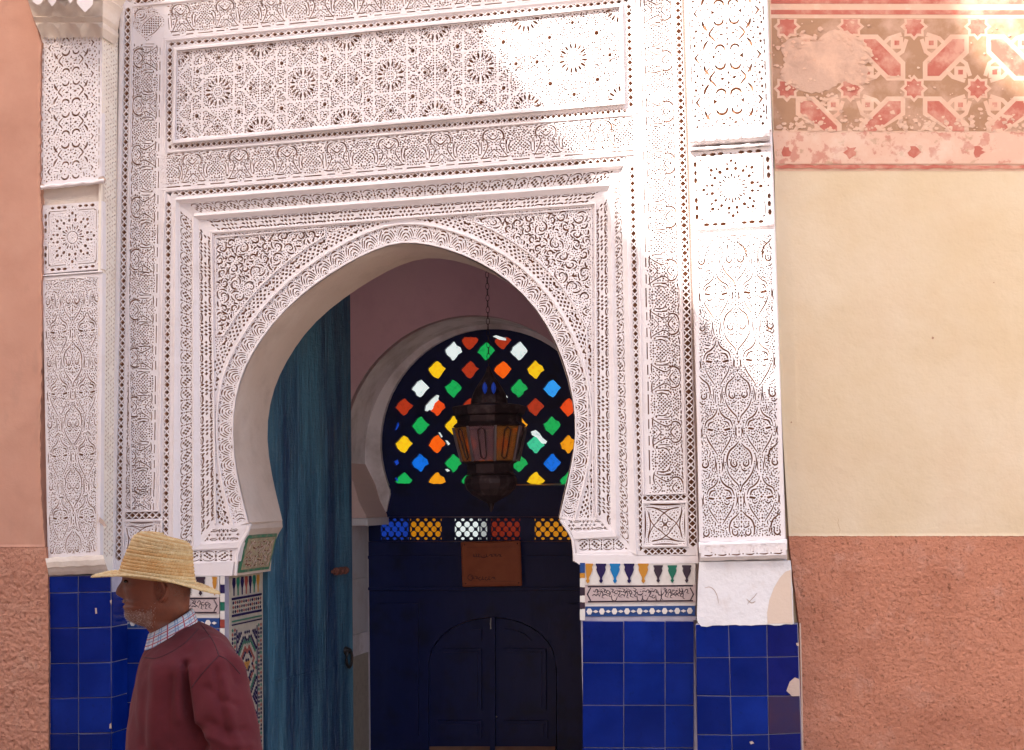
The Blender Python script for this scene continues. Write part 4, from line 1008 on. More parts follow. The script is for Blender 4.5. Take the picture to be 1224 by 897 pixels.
def ogee(W, H, y0, pitch, cw):
    hs = []; n = int(H/pitch)+3; k = cw/47.0
    for r in range(-1, n):
        y = y0+r*pitch
        for c in (-1, 0, 1):
            hs += place(cell_A(), (W/2+c*cw, y), (k*1.0, 0), (0, pitch/80), .3); hs += place(KNOT, (W/2+(c+.5)*cw, y), (k, 0), (0, 1), .2)
            hs += place(cell_B(), (W/2+(c+.5)*cw, y+pitch/2), (k*1.0, 0), (0, pitch/80), .3); hs += place(KNOT, (W/2+c*cw, y+pitch/2), (k, 0), (0, 1), .2)
    # rounded arch line closing the top
    top = 24
    hs = [h for h in hs if inside(h, [(3.0, 9), (W-3.0, 9), (W-3.0, H-2.2), (3.0, H-2.2)]).all() and (np.array(h).mean(0)[1] > 30 or math.hypot((np.array(h).mean(0)[0]-W/2)/(W*.47), (np.array(h).mean(0)[1]-30)/24) < 1)]
    hs += [stroke([(W/2+W*.47*math.cos(math.radians(a)), 30-25*math.sin(math.radians(a))) for a in (a0, a0+7, a0+14)], 1.1, .5) for a0 in range(12, 162, 18)]
    hs += [stroke([(4, 5.4), (20, 5.0)], 1.4, .3), stroke([(W-20, 5.0), (W-4, 5.4)], 1.4, .3), stroke([(8, 12), (14, 8.5)], 1.5, .4), stroke([(W-8, 12), (W-14, 8.5)], 1.5, .4)]
    return hs
def medallion():
    o = []; rr = random.Random(2)
    for k in range(12): o.append(arc(0, 0, 8.2, k*30+2, k*30+28, .75, .9, n=3))
    for k in range(24):
        a = k*math.pi/12; c, s = math.cos(a), math.sin(a); pp = lambda r, t: (r*c-t*s, r*s+t*c)
        o.append([pp(10.0, 0), pp(14.0 if k % 2 else 16.6, 1.15), pp(15.2 if k % 2 else 17.6, 0), pp(14.0 if k % 2 else 16.6, -1.15)])
    for k in range(16):
        a = (k+.5)*math.pi/8; o.append(oct_(23.6*math.cos(a), 23.6*math.sin(a), 2.3, 2.0, a, 6))
    for k in range(8):
        a = k*math.pi/4
        for d in (-.17, .17): o.append(oct_(29.4*math.cos(a+d), 29.4*math.sin(a+d), 1.9, 1.4, a+d, 5))
        o.append(oct_(32.6*math.cos(a), 32.6*math.sin(a), 2.2, 2.0, a, 6))
    for s in range(4):
        a = s*math.pi/2; c, n_ = math.cos(a), math.sin(a); T = lambda h: [(x*c-y*n_, x*n_+y*c) for x, y in h]
        for x in (-31, -21, -12, 12, 21, 31): o.append(T(oct_(x, -41.5, 3.2, 1.9, 0, 6)))
        o += [T(stroke([(-34, -36.6), (-10, -36.4)], .9, .7)), T(stroke([(10, -36.4), (34, -36.6)], .9, .7)), T(dia(0, -41, 1.2)), T(dia(-5, -37, .9)), T(dia(5, -37, .9)), T(dia(-35, -35, 1.4)), T(stroke([(-24, -33), (-15, -33.4)], .8)), T(stroke([(24, -33), (15, -33.4)], .8)),
              T(dia(-26, -26, 1.1)), T(stroke([(-36.4, -27), (-36.2, -18)], 1.1)), T(dia(-29, -22, .9)), T(dia(-22, -29, .9))]
    return o
def pil_panel(root, name, q, Y, W, H, hs, depth=.011, thick=.03, label=None, mats=None):
    if hs and name in ('lace_panel', 'palmette_panel', 'medallion_panel'):
        k = dict(lace_panel=(2.0, 1.7), palmette_panel=(1.5, 2.3), medallion_panel=(2.0, 1.1))[name]
        hs = hs+autofill(hs, [(4.2, 4), (W-4.2, 4), (W-4.2, H-4), (4.2, H-4)], k[0], k[1], W/2 if name != 'medallion_panel' else None, 3, .4, .12)
    return carve(name, [(0, 0), (W, 0), (W, H), (0, H)], hs, quad_px(*q, Y=Y, W=W, H=H), N_IN, depth, root, mats, thick, label=label, rough=.0011)
# ---- right pilaster
pr = thing('pilaster', (float(at(880, 700, YP)[0]), YP, 0), 'tall sunlit carved pilaster on the right side of the doorway beside the ochre wall', 'pilaster', 'pilasters flanking the doorway')
pil_panel(pr, 'lace_panel', [(816.5, -70), (913.8, -78), (921.6, 155), (824.5, 161)], YP, 64, 152, lace(64, 152, 6), label='upper lace-like carved panel')
pil_panel(pr, 'medallion_panel', [(825.6, 182.3), (921.8, 175.0), (925.4, 268.5), (829.2, 274.6)], YP, 92, 92, place(medallion(), (46, 46), (1, 0), (0, 1), .3), label='square panel with a round rosette')
pil_panel(pr, 'palmette_panel', [(829.4, 279.5), (925.6, 274.0), (938.4, 645.0), (835.8, 648.0)], YP, 99, 372, ogee(99, 372, 38, 82, 48), label='tall panel of carved palmettes in pointed cells')
def ledge(root, name, q, Y0, Y1, m=PLASTER, thick=.03):
    """horizontal moulding: picture-space quad, standing out from Y0 to Y1 with a splayed underside"""
    tl, tr, br_, bl = q; n = 14; b = MB(); rows = []
    prof = [(0, Y0), (.04, lin(Y0, Y1, .7)), (.25, Y1), (.55, Y1), (.62, lin(Y0, Y1, .75)), (.8, lin(Y0, Y1, .55)), (1.0, Y0-.002)]
    V = []
    for v, Y in prof:
        for k in range(n+1):
            u = k/n; x = lin(lin(tl[0], tr[0], u), lin(bl[0], br_[0], u), v); y = lin(lin(tl[1], tr[1], u), lin(bl[1], br_[1], u), v)
            V.append(at(x, y+.5*math.sin(k*1.7+v*3), Y+random.uniform(-.001, .001)))
    for v, Y in (prof[0], prof[-1]):
        for k in range(n+1):
            u = k/n; x = lin(lin(tl[0], tr[0], u), lin(bl[0], br_[0], u), v); y = lin(lin(tl[1], tr[1], u), lin(bl[1], br_[1], u), v); V.append(at(x, y, Y0+thick))
    m_ = n+1; N_ = len(prof); Fs = [[j*m_+k, j*m_+k+1, (j+1)*m_+k+1, (j+1)*m_+k] for j in range(N_-1) for k in range(n)]
    Fs += [[N_*m_+k, N_*m_+k+1, k+1, k] for k in range(n)]+[[(N_-1)*m_+k, (N_-1)*m_+k+1, (N_+1)*m_+k+1, (N_+1)*m_+k] for k in range(n)]
    for e in (0, n): Fs.append([j*m_+e for j in range(N_)]+[(N_+1)*m_+e, N_*m_+e])
    return mesh(name, V, Fs, m, root)
ledge(pr, 'scalloped_cornice', [(823.5, 162.5), (919.5, 155.5), (920.4, 168.5), (824.8, 174.5)], YP, YP-.035)
ledge(pr, 'fillet', [(823.8, 176.8), (920.8, 170.6), (921.2, 174.6), (824.2, 181.4)], YP, YP-.022)
for k in range(6):                               # little scalloped drops under the cornice
    u = (k+.75)/6.4; x = lin(825, 919, u); y = lin(169, 162.4, u)
    lp = [(x-6.2, y-4.2), (x+6.2, y-4.6)]+[(x+6.2*math.cos(math.radians(a)), y-4.4+5.4*math.sin(math.radians(a))) for a in range(18, 180, 27)]
    flat('scallop', lp, YP-.026, PLASTER, pr, .014)
mb = MB(); xa, xb = float(at(826, 300, YP)[0])-.012, float(at(926, 300, YP)[0])
def backing(root, q, Y, Yb, m):
    a = [at(*p, Y) for p in q]; b = MB(); b.prism(a, (0, Yb-Y, 0)); return b.build('pilaster_core', m, root)
backing(pr, [(815.8, -80), (914.4, -88), (939.6, 672), (837.8, 674)], YP+.0305, .12, PLASTER)
lowp = [(835.8, 672.5), (945.8, 671.0), (948.6, 746.5), (838.0, 748.5), (832.5, 742.5), (833.2, 700)]
NEWP = mat('smooth_white_patch_plaster', (.74, .715, .73), .75, var=(((.58, .48, .42), 9, .56, .74, .5), ((.80, .77, .75), 2.5, .4, .7, .5)), bump=((22, .3, .01), (6, .4, .03)), spec=.25)
def wavy(a, b, n, amp, seed):
    r = random.Random(seed); a = np.array(a, float); b = np.array(b, float); q = unit(b-a); q = np.array([-q[1], q[0]])
    return [tuple(a+(b-a)*(k/n)+q*r.uniform(-amp, amp)*(0 < k < n)) for k in range(n+1)]
carve('bare_plaster_patch', [(835.8, 672.0), (944.6, 670.5)]+wavy((945.8, 680), (948.8, 745.8), 8, .5, 1)+wavy((946, 746.8), (884, 748), 9, 1.0, 2)+wavy((880, 747), (838, 748.8), 6, 1.2, 3)+[(833.0, 742.0), (834.2, 700)],
      [stroke([(842, 703), (848, 702), (853, 705), (857, 712), (859, 722)], .9, .3), stroke([(893, 723), (897, 718), (901, 714), (905, 709)], .8, .3), stroke([(892, 716), (898, 721), (903, 719)], 1.2, .3), stroke([(923, 733), (929, 728), (934, 721), (937, 717)], .8, .3)],
      PXF(YP-.004), N_IN, .003, pr, [NEWP, CHIP], .034, label='smooth patched plaster with scuffs below the carving')
ledge(pr, 'base_moulding', [(835.0, 648.2), (940.6, 645.0), (941.0, 667.6), (836.4, 671.4)], YP, YP-.030)
hs = []
for k in range(6):
    x = 9+k*16.2; hs += [arc(x, 6.4, 4.2, 190, 395, 1.9, .5), dia(x+.6, 6.4, 1.1), stroke([(x-5.2, 10.8), (x+1, 11.4), (x+5, 10.4)], 1.2, .4), dia(x+7.6, 2.6, 1.5, 1.2), dia(x+8.0, 10.4, 1.0)]
pil_panel(pr, 'scroll_strip', [(837.0, 651.5), (939.0, 648.8), (939.6, 663.5), (838.0, 666.8)], YP-.0325, 99, 13, [h for h in hs if max(p[0] for p in h) < 97.5], .006, .0025, label='small band of carved scrolls')
OCHREP = mat('cream_patch_plaster', (.66, .52, .42), .8, var=(((.56, .36, .26), 6, .5, .75, .5),), bump=((30, .3, .006),))
flat('cream_patch', [(917.5, 745.6), (917.0, 733), (919.5, 718), (925, 703), (932, 691), (939, 683.5), (945.2, 681.5), (947.6, 745.4)], YP-.0045, OCHREP, pr, .0012)
bed(float(at(831.4, 800, YP)[0])+.004, float(at(955, 800, YP)[0]), float(at(880, 747.5, YP)[2]), YP+.0065, .12, pr)
def tgrid(root, XS, YS, mats, cam=0):
    for r in range(len(YS)-1):
        for c in range(len(XS[0])-1):
            f0 = XS[min(r, len(XS)-1)]; f1 = XS[min(r+1, len(XS)-1)]
            y0 = YS[r]; y1 = YS[r+1]; s = lambda c: 0
            tile([(f0[c], y0[c]), (f0[c+1], y0[c+1]), (f1[c+1], y1[c+1]), (f1[c], y1[c])], YP+.006, root, mats(r, c))
XS = [(831.2, 870.8, 916.6, 953.6), (831.8, 871.9, 917.2, 954.6), (832.4, 873.2, 918.0, 956.0), (833.0, 874.6, 918.8, 957.4), (833.6, 876.0, 920, 958.6), (834.2, 877.2, 921, 959.6)]
YS = [(746.6, 747.4, 747.0, 746.0), (786.4, 786.2, 785.8, 784.8), (831.6, 832.4, 832.2, 832.0), (878.2, 879.0, 878.2, 876.4), (925, 925.6, 925, 923), (972, 972, 972, 970)]
tgrid(pr, XS, YS, lambda r, c: PURPLE_TILE if (c == 2 and r == 2) else (BLUE[3] if c == 2 else random.choice(BLUE[:3])))
for lp in ([(940, 826), (944, 815), (950, 810), (955.4, 812), (956.2, 832), (947, 832.6)], [(951.5, 769), (955, 768), (955.2, 772.5), (952.5, 772)], [(895.6, 887), (899, 886), (901.5, 888.6), (897.5, 890)]):
    flat('tile_chip', lp, YP-.0012, CHIP, pr, .0014)
bar([(956.4, 745), (957.8, 800), (959.6, 900), (961, 1000)], 1.6, YP+.0, 'tile_edge_mortar', .002, pr, m=CHIP)
# ---- left pilaster
CREAMY = mat('cream_plaster_return', (.84, .76, .66), .85, var=(((.62, .50, .40), 5, .5, .75, .5),), bump=((50, .3, .006),), spec=.2)
pl = thing('pilaster', (float(at(90, 700, YP)[0]), YP, 0), 'shaded carved pilaster on the left side of the doorway beside the pink wall', 'pilaster', 'pilasters flanking the doorway')
OLDM = [PLASTER, RECESS]
pil_panel(pl, 'lace_panel', [(49.5, -60), (121.8, -72), (121.4, 214.5), (47.2, 222.5)], YP, 70, 268, lace(70, 268, 27.5, 34.8, 1.0), label='upper lace-like carved panel, chipped at its foot')
pil_panel(pl, 'medallion_panel', [(51.0, 246.0), (122.2, 240.5), (122.6, 321.5), (50.8, 327.6)], YP+.004, 92, 92, place(medallion(), (46, 46), (1, 0), (0, 1), .3), label='square panel with a round rosette')
pil_panel(pl, 'palmette_panel', [(50.8, 331.5), (122.4, 326.5), (119.2, 664.0), (56.8, 667.4)], YP, 90, 372, ogee(90, 372, 38, 82, 44), label='tall panel of carved palmettes in pointed cells')
backing(pl, [(49.2, -80), (122.4, -84), (119.2, 686), (56.6, 689)], YP+.0305, .12, PLASTER_OLD)
ledge(pl, 'broken_ledge', [(48.2, 222.0), (123.8, 214.0), (124.6, 219.5), (48.8, 227.5)], YP, YP-.022)
slabq = [(50.6, 226.4), (122.6, 218.6), (122.6, 241.5), (50.8, 247.0)]
pil_panel(pl, 'plain_recess', slabq, YP+.014, 10, 10, [], .01, .017, mats=[PLASTER_OLD, PLASTER_OLD])
bar([(51, 329.8), (122.4, 324.6)], 2.0, YP, 'fillet', .005, pl)
for lp in ([(118, 212), (123.6, 210.5), (126.5, 214), (125.6, 219.6), (121, 218), (117, 215.4)], [(49, 219), (53.5, 221.6), (52.8, 227.5), (47.2, 226)], [(119, 618), (123.5, 622), (128, 629), (124, 629.5), (118, 624)]):
    flat('chipped_edge', lp, YP-.003, CHIP, pl, .004)
ledge(pl, 'base_moulding', [(54.0, 667.0), (123.0, 663.8), (130.0, 684.6), (58.6, 688.4)], YP, YP-.028, PLASTER_OLD)
# its return face, looking towards the door: slits cut through a cream skin
XRt = float(at(141.6, 30)[0]); XRb = float(at(136.5, 620)[0]); zt_, zb_ = float(at(141.6, -90)[2]), float(at(133, 690)[2])
def RP(q):
    q = np.asarray(q, float); t = (q[:, 1])/ (zt_-zb_); return np.stack([XRt+(XRb-XRt)*t*.9, YP+.002+q[:, 0]*(-YP-.004)/.14, zt_-q[:, 1]], 1)
hs = []; rr = random.Random(4); HH = zt_-zb_
for k in range(int(HH/.021)):
    for j in range(6):
        u = .018+j*.021+rr.uniform(-.002, .002); v = .02+k*.021+(j % 2)*.010
        a = .0062*(1 if (k+j) % 2 else -1)
        if rr.random() < .93: hs.append([(p[0], p[1]) for p in stroke([(u-.0062, v-a), (u, v), (u+.0062, v+a)], .0044, .3, 1)])
hs2 = []
for h in hs: hs2.append([(p[0], p[1]) for p in h])
carve('return_face', [(0, 0), (.14, 0), (.14, HH-.02), (0, HH-.02)], [h for h in hs2 if max(p[1] for p in h) < HH-.09], RP, (-1, 0, 0), .009, pl, [CREAMY, RECESS], .012, label='narrow cream side face of the pilaster with fine slits')
bed(float(at(56.5, 800, YP)[0]), float(at(132.4, 800, YP)[0]), float(at(95, 688.5, YP)[2]), YP+.0065, .12, pl)
XS = [(56.6, 93.6, 132.8), (56.6, 93.6, 132.8), (56.8, 93.7, 132.9), (57.0, 93.8, 133.0), (57.2, 93.9, 133.2), (57.4, 94, 133.4), (57.6, 94.2, 133.6), (57.8, 94.4, 133.8)]
YS = [(689.2, 688.4, 687.6), (709.2, 708.4, 707.6), (751.4, 750.6, 749.6), (793.6, 793, 791.8), (835.4, 834.6, 833.8), (877.4, 877, 876.4), (920, 920, 920), (963, 963, 963)]
tgrid(pl, XS, YS, lambda r, c: random.choice(BLUE[:3]))
for r in range(1, 7):                            # narrow tiles on the return below the carving
    q = lambda y: y
    y0, y1 = YS[r][2], YS[r+1][2]
    a0, a1 = at(132.9, y0, YP+.001), at(132.9, y1, YP+.001); e = .135
    m = MB(); m.add([a0+[.006, .003, -.002], a0+[.006, e, -.002], a1+[.006, e, .002], a1+[.006, .003, .002], a0+[0, .003, -.002], a0+[0, e, -.002], a1+[0, e, .002], a1+[0, .003, .002]],
                    [(0, 1, 2, 3), (0, 4, 5, 1), (1, 5, 6, 2), (2, 6, 7, 3), (3, 7, 4, 0)]); m.build('tile', random.choice(BLUE[:3]), pl)
for lp in ([(113.5, 727), (115.6, 727), (116, 733.5), (114, 734)], [(58, 703), (59.5, 703), (59, 720), (57.6, 718)], [(58.3, 780), (60.5, 779), (60, 812), (58, 836)], [(131.4, 718), (133.6, 717), (133.4, 722), (131.8, 721)], [(131, 866), (133, 864), (133.2, 871), (130.6, 871)]):
    flat('tile_chip', lp, YP-.0012, CHIP, pl, .0014)
# its stalactite capital
def capital(root):
    V = []; nx, ny = 90, 96
    for j in range(ny+1):
        for i in range(nx+1):
            u = i/nx; v = j/ny; xl = np.interp(v, [0, .62, .82, 1], [26, 33, 41, 50]); x = lin(xl, 122.8, u); y = lin(-75, 46, v)
            t = 1-v; tr_ = t*4.6; row = int(tr_); fr = tr_-row; fl = abs(math.sin(u*math.pi*3.0+(row % 2)*math.pi/2+.2)); arch = 1-fl**1.6
            lift = fr+.55*arch*(fr < .7)
            Y = YP-.012-.040*row-.040*min(1, lift)**2+.026*arch*(1 if row else .3)*(1-fr)
            V.append(at(x, y+2.0*math.sin(i*1.3)*(j == ny), Y))
    Fs = [[j*(nx+1)+i, j*(nx+1)+i+1, (j+1)*(nx+1)+i+1, (j+1)*(nx+1)+i] for j in range(ny) for i in range(nx)]
    b = len(V); ring = [j*(nx+1) for j in range(ny+1)]
    for j in range(ny+1): V.append(np.array(V[j*(nx+1)])*[1, 0, 1]+np.array([0, -.05, 0]))
    for j in range(ny+1): V.append(np.array(V[j*(nx+1)+nx])*[1, 0, 1]+np.array([0, -.05, 0]))
    Fs += [[j*(nx+1), (j+1)*(nx+1), b+j+1, b+j] for j in range(ny)]+[[j*(nx+1)+nx, (j+1)*(nx+1)+nx, b+ny+1+j+1, b+ny+1+j] for j in range(ny)]
    return mesh('capital', V, Fs, PLASTER_OLD, root, smooth=False)
capital(pl)['label'] = 'stalactite capital, chipped'
mb = MB()
for (x0, x1, y0, y1, Y) in ((92, 111, -40, 8, -.30), (37, 52, -40, 3, -.29), (57, 67, -40, 5, -.27), (80, 87, -40, 3, -.28)):
    lp = [(x0, y0), (x1, y0), (x1, y1-3), (x1-3, y1+1), ((x0+x1)/2, y1+7 if x1-x0 > 15 else y1+3), (x0+3, y1), (x0, y1-4)]
    flat('stalactite_drop', lp, Y, PLASTER, pl, .05)
# ================================================================== WALLS OF THE STREET
PINK = mat('salmon_lime_wash', (.56, .30, .215), .85, var=(((.40, .19, .13), 1.6, .45, .75, .55), ((.62, .36, .26), 3.5, .5, .75, .5), ((.36, .22, .17), 9, .60, .8, .45, (1, 1, .35))), bump=((14, .25, .01), (70, .15, .003)), spec=.15)
ROUGH_L = mat('rough_salmon_render', (.54, .265, .18), .95, var=(((.36, .16, .11), 4, .45, .72, .7), ((.60, .35, .25), 12, .52, .72, .6), ((.25, .11, .08), 70, .57, .68, .8)), bump=((110, .9, .007), (34, .6, .015)), spec=.1)
OCHRE = mat('pale_ochre_lime_wash', (.57, .44, .29), .85, var=(((.64, .53, .40), 1.3, .42, .65, .7), ((.56, .41, .27), 3, .50, .75, .5), ((.54, .38, .25), 2.2, .58, .80, .4, (1, 1, .12))), bump=((4, .35, .03), (14, .25, .01), (80, .2, .003)), spec=.15)
ROUGH_R = mat('rough_terracotta_render', (.55, .235, .148), .95, var=(((.40, .155, .095), 3, .46, .70, .75), ((.58, .31, .23), 9, .54, .72, .6), ((.20, .08, .045), 75, .57, .68, .8), ((.30, .12, .075), 30, .58, .72, .5)), bump=((120, 1.0, .008), (55, .8, .014)), spec=.1)
def fbm(x, z, s, o=5):
    return noise.fractal(Vector((x*s, z*s, 1.7)), .75, 2.1, o)
def wallgrid(root, name, xl, xr, y0, y1, nx, ny, P, nrm, amp, scale, m, rag=0.0, edge=.03, label=None):
    V = []; nrm = np.array(nrm, float)
    for j in range(ny+1):
        y = lin(y0, y1, j/ny)
        for i in range(nx+1):
            t = i/nx; a, b = xl(y), xr(y)
            x = lin(a, b, t)
            if rag and i in (0, nx): x += random.uniform(-rag, rag)*(1 if root.name.startswith('left') and i == nx or i == 0 and not root.name.startswith('left') else 0)
            yy = y+(random.uniform(-.35, .35) if rag and j == 0 else 0)
            p = P(x, yy); d = amp*fbm(p[0], p[2], scale)*(min(1, j*.03) if name == 'rough_base' else 1) if amp else 0
            if name == 'rough_base': d -= amp*.9*max(0, noise.noise(Vector((p[0]*48, p[2]*48, 9)))-.28)*3
            V.append(p-nrm*d)
    m_ = nx+1; Fs = [[j*m_+i, j*m_+i+1, (j+1)*m_+i+1, (j+1)*m_+i] for j in range(ny) for i in range(nx)]
    rim = [i for i in range(m_)]+[j*m_+nx for j in range(1, ny+1)]+[ny*m_+i for i in range(nx-1, -1, -1)]+[j*m_ for j in range(ny-1, 0, -1)]
    b = len(V); V += [V[k]+nrm*edge for k in rim]; n = len(rim)
    Fs += [[rim[k], rim[(k+1) % n], b+(k+1) % n, b+k] for k in range(n)]
    o = mesh(name, V, Fs, m, root, smooth=True)
    if label: o['label'] = label
    return o
# ---- left: salmon wall, its edge ragged against the pilaster
YLW = YP-.012
lw = thing('left_house_wall', (float(at(0, 700, YLW)[0]), YLW, 0), 'smooth salmon pink wall with a rough render base left of the doorway', 'wall')
PL = lambda x, y: at(x, y, YLW)
le = lambda y: float(np.interp(y, [-80, 0, 12, 30, 52, 70, 100, 210, 232, 300, 440, 560, 600, 640, 690, 760, 900, 1010], [22, 32.5, 37, 42, 50, 49, 48.5, 47.6, 48.6, 50.2, 49.2, 48, 50, 53, 56.2, 57.0, 57.0, 57.2]))
def leftx(y): return -150
wallgrid(lw, 'smooth_wall', leftx, le, -80, 655, 40, 150, PL, (0, 1, 0), .004, 5, PINK, .7)
wallgrid(lw, 'rough_base', lambda y: -150, lambda y: le(y)+1.2, 654, 1010, 170, 300, (lambda x, y: at(x, y, YLW-.0015)), (0, 1, 0), .0045, 62, ROUGH_L, .2, label='coarse cracked render at the foot of the wall')
xl_ = float(at(-149, 400, YLW)[0])
mb = MB(); mb.box(-16, xl_-.02, YLW+.002, YLW+.4, 0, 5.2); mb.box(-16, float(at(30, 0)[0]), YLW+.034, YLW+.4, 0, 4.0); mb.build('wall_core', PINK, lw)
# ---- right: ochre wall on its own plane, turned away from the doorway
nr = R @ np.array([0, 0, 1.0]); nr = unit([nr[0], nr[1], 0]); P0R = at(945, 650, YP+.085)
PR = lambda x, y: on_plane(x, y, P0R, nr)
PRv = lambda Q, o: on_plane(np.asarray(Q)[:, 0], np.asarray(Q)[:, 1], P0R-nr*o, nr)
re_ = lambda y: float(np.interp(y, [-90, 0, 60, 200, 300, 400, 520, 650, 745, 800, 897, 1010], [914.5, 917.6, 919.6, 925.5, 927.6, 930.2, 935.6, 943.6, 955.2, 956.6, 958.6, 961]))
rw = thing('right_house_wall', (float(P0R[0]), float(P0R[1]), 0), 'ochre wall with a painted star frieze above and terracotta render below, right of the doorway', 'wall')
PRo = lambda x, y: PR(x, y)-nr*.0015
wallgrid(rw, 'smooth_wall', re_, lambda y: 1420, -90, 643, 110, 110, PR, nr, .0005, 4, OCHRE, 0)
wallgrid(rw, 'rough_base', lambda y: re_(y)-.3, lambda y: 1420, 641, 1010, 330, 290, PRo, nr, .0030, 75, ROUGH_R, .25, label='rough terracotta render, scratched and stained')
FCREAM = mat('frieze_cream_paint', (.60, .39, .285), .85, var=(((.60, .33, .23), 5, .45, .7, .7), ((.74, .55, .42), 14, .55, .72, .6)), bump=((60, .2, .003),), spec=.1)
FRED = mat('frieze_red_paint', (.42, .130, .095), .85, var=(((.56, .30, .22), 13, .44, .64, .9), ((.40, .10, .07), 4, .5, .7, .5)), bump=((60, .2, .003),), spec=.1)
FOLIVE = mat('frieze_brown_paint', (.36, .205, .125), .85, var=(((.54, .34, .25), 9, .46, .68, .9), ((.30, .16, .09), 3, .5, .7, .5)), bump=((60, .2, .003),), spec=.1)
FWORN = mat('frieze_worn_paint', (.60, .38, .285), .9, var=(((.46, .19, .14), 17, .55, .60, .8), ((.40, .25, .16), 23, .60, .66, .7), ((.66, .50, .40), 6, .5, .7, .7)), spec=.1)
CEMENT = mat('grey_cement_smear', (.52, .335, .25), .95, var=(((.42, .26, .19), 5, .45, .7, .8), ((.64, .40, .29), 9, .45, .65, .8)), bump=((40, .5, .006),), spec=.1)
def rframe(name, loop, holes, m, o, label=None):
    # a wash of paint or plaster a millimetre or two thick
    return carve(name, loop, holes, lambda q: PRv(q, o), nr, .0003, rw, [m, m], .0004, label=label)
Xr = 1400
rframe('frieze_ground', [(925.6, -60), (Xr, -60), (Xr, 171), (926, 171)] if 0 else [(920.8, -60), (Xr, -60), (Xr, 204.6), (926.6, 204.6), (922.6, 100), (920, 0)], [], FCREAM, .0010, 'cream ground of the painted frieze')
rframe('frieze_field', [(922.2, 22), (Xr, 22.6), (Xr, 158), (925.0, 156)], [], FOLIVE, .0016, 'brown field of the painted frieze')
for k, (x, y0, y1, m) in enumerate([(0, -50, 4.6, FRED), (0, 12.0, 17.4, FRED)]): rframe('painted_stripe', [(921.4, y0), (Xr, y0+.4), (Xr, y1+.4), (921.8, y1)], [], m, .0018)
cells = []
for i in range(-3, 6):
    for j in range(-2, 2):
        cells.append((1092.6+76*i, 106+74*j, (i+j) % 2 == 0))
reds, creams = [], []
inb = lambda lp: min(p[0] for p in lp) > 923.5 and max(p[0] for p in lp) < Xr and min(p[1] for p in lp) > 22.5 and max(p[1] for p in lp) < 157
def clipb(lp): return [(min(max(p[0], 924.6), Xr-1), min(max(p[1], 22.8), 157.2)) for p in lp]
def okc(lp):
    c = np.mean(lp, 0); return 927 < c[0] < Xr-4 and 25 < c[1] < 155
for (x, y, A) in cells:
    star = []
    for k in range(16):
        a = k*math.pi/8; r = 12.2 if k % 2 == 0 else 9.0; star.append((x+r*math.cos(a), y+r*math.sin(a)))
    star2 = [(x+(p[0]-x)*1.36, y+(p[1]-y)*1.36) for p in star]
    creams.append(star2); reds.append(star)
    for sx in (-1, 1):
        for sy in (-1, 1):
            if A:
                if sx > 0:
                    hexa = [(16, 15), (30, 15), (60, 45), (60, 59), (46, 59), (16, 29)]; c0 = (38, 37)
                    big_ = [(10.5, 9.5), (32.5, 9.5), (65.5, 42.5), (65.5, 64.5), (43.5, 64.5), (10.5, 31.5)]
                    creams.append([(x+p, y+sy*q) for p, q in big_]); reds.append([(x+p, y+sy*q) for p, q in hexa])
            else:
                cx_, cy_ = x+sx*20.5, y+sy*19.5; creams.append(stroke([(x+sx*9, y+sy*15), (x+sx*14, y+sy*30), (x+sx*20, y+sy*34)], 4.0, .95, 1)); creams.append(stroke([(x+sx*15, y+sy*9), (x+sx*30, y+sy*14), (x+sx*36, y+sy*20)], 4.0, .95, 1)); creams.append([(cx_-7.4, cy_-7.0), (cx_+7.4, cy_-7.0), (cx_+7.4, cy_+7.0), (cx_-7.4, cy_+7.0)]); reds.append([(cx_-2.9, cy_-2.8), (cx_+2.9, cy_-2.8), (cx_+2.9, cy_+2.8), (cx_-2.9, cy_+2.8)])
def layer(name, polys, m, o):
    k = 0
    for lp in polys:
        if not okc(lp): continue
        lp = clipb(lp)
        a = PRv(lp, o+k*.000002); c = PRv(lp, o-.0004); n = len(lp)
        mesh(name, np.concatenate([a, c]), [list(range(n))]+[[i, (i+1) % n, n+(i+1) % n, n+i] for i in range(n)], m, rw); k += 1
layer('painted_strap', creams, FCREAM, .0020)
layer('painted_red_shape', reds, FRED, .0026)
rs = random.Random(31)
def blob(x, y, a, b, n=60, j=.05): return [(x+a*(1+rs.uniform(-j, j)+.12*math.sin(3*t+x))*math.cos(t), y+b*(1+rs.uniform(-j, j)+.1*math.sin(2*t+y))*math.sin(t)) for t in np.linspace(0, 2*math.pi, n, endpoint=False)]
for k, q_ in enumerate(((975, 80, 44, 28), (1006, 62, 34, 24), (952, 62, 17, 16), (1022, 88, 17, 14))):
    rframe('cement_smear', blob(*q_), [], CEMENT, .0031+.0002*k, 'grey brown cement smeared over the frieze')
rf = random.Random(90)
def flake(x, y, r_):
    n = 9; ph = rf.uniform(0, 6.28); return [(x+r_*rf.uniform(.5, 1.15)*math.cos(ph+2*math.pi*k/n)*1.25, y+r_*rf.uniform(.5, 1.1)*math.sin(ph+2*math.pi*k/n)) for k in range(n)]
fl_ = []
for k in range(330):
    y = 158-abs(rf.gauss(0, 11)); x = rf.uniform(927, Xr-4)
    if y > 24: fl_.append(flake(x, y, rf.uniform(.8, 3.4)))
for k in range(150): fl_.append(flake(rf.uniform(927, Xr-4), rf.uniform(25, 150), rf.uniform(.5, 2.0)))
for k in range(90):
    a = rf.uniform(0, 6.28); q = rf.uniform(.85, 1.35); fl_.append(flake(982+52*q*math.cos(a), 78+32*q*math.sin(a), rf.uniform(.8, 3.2)))
fb = MB()
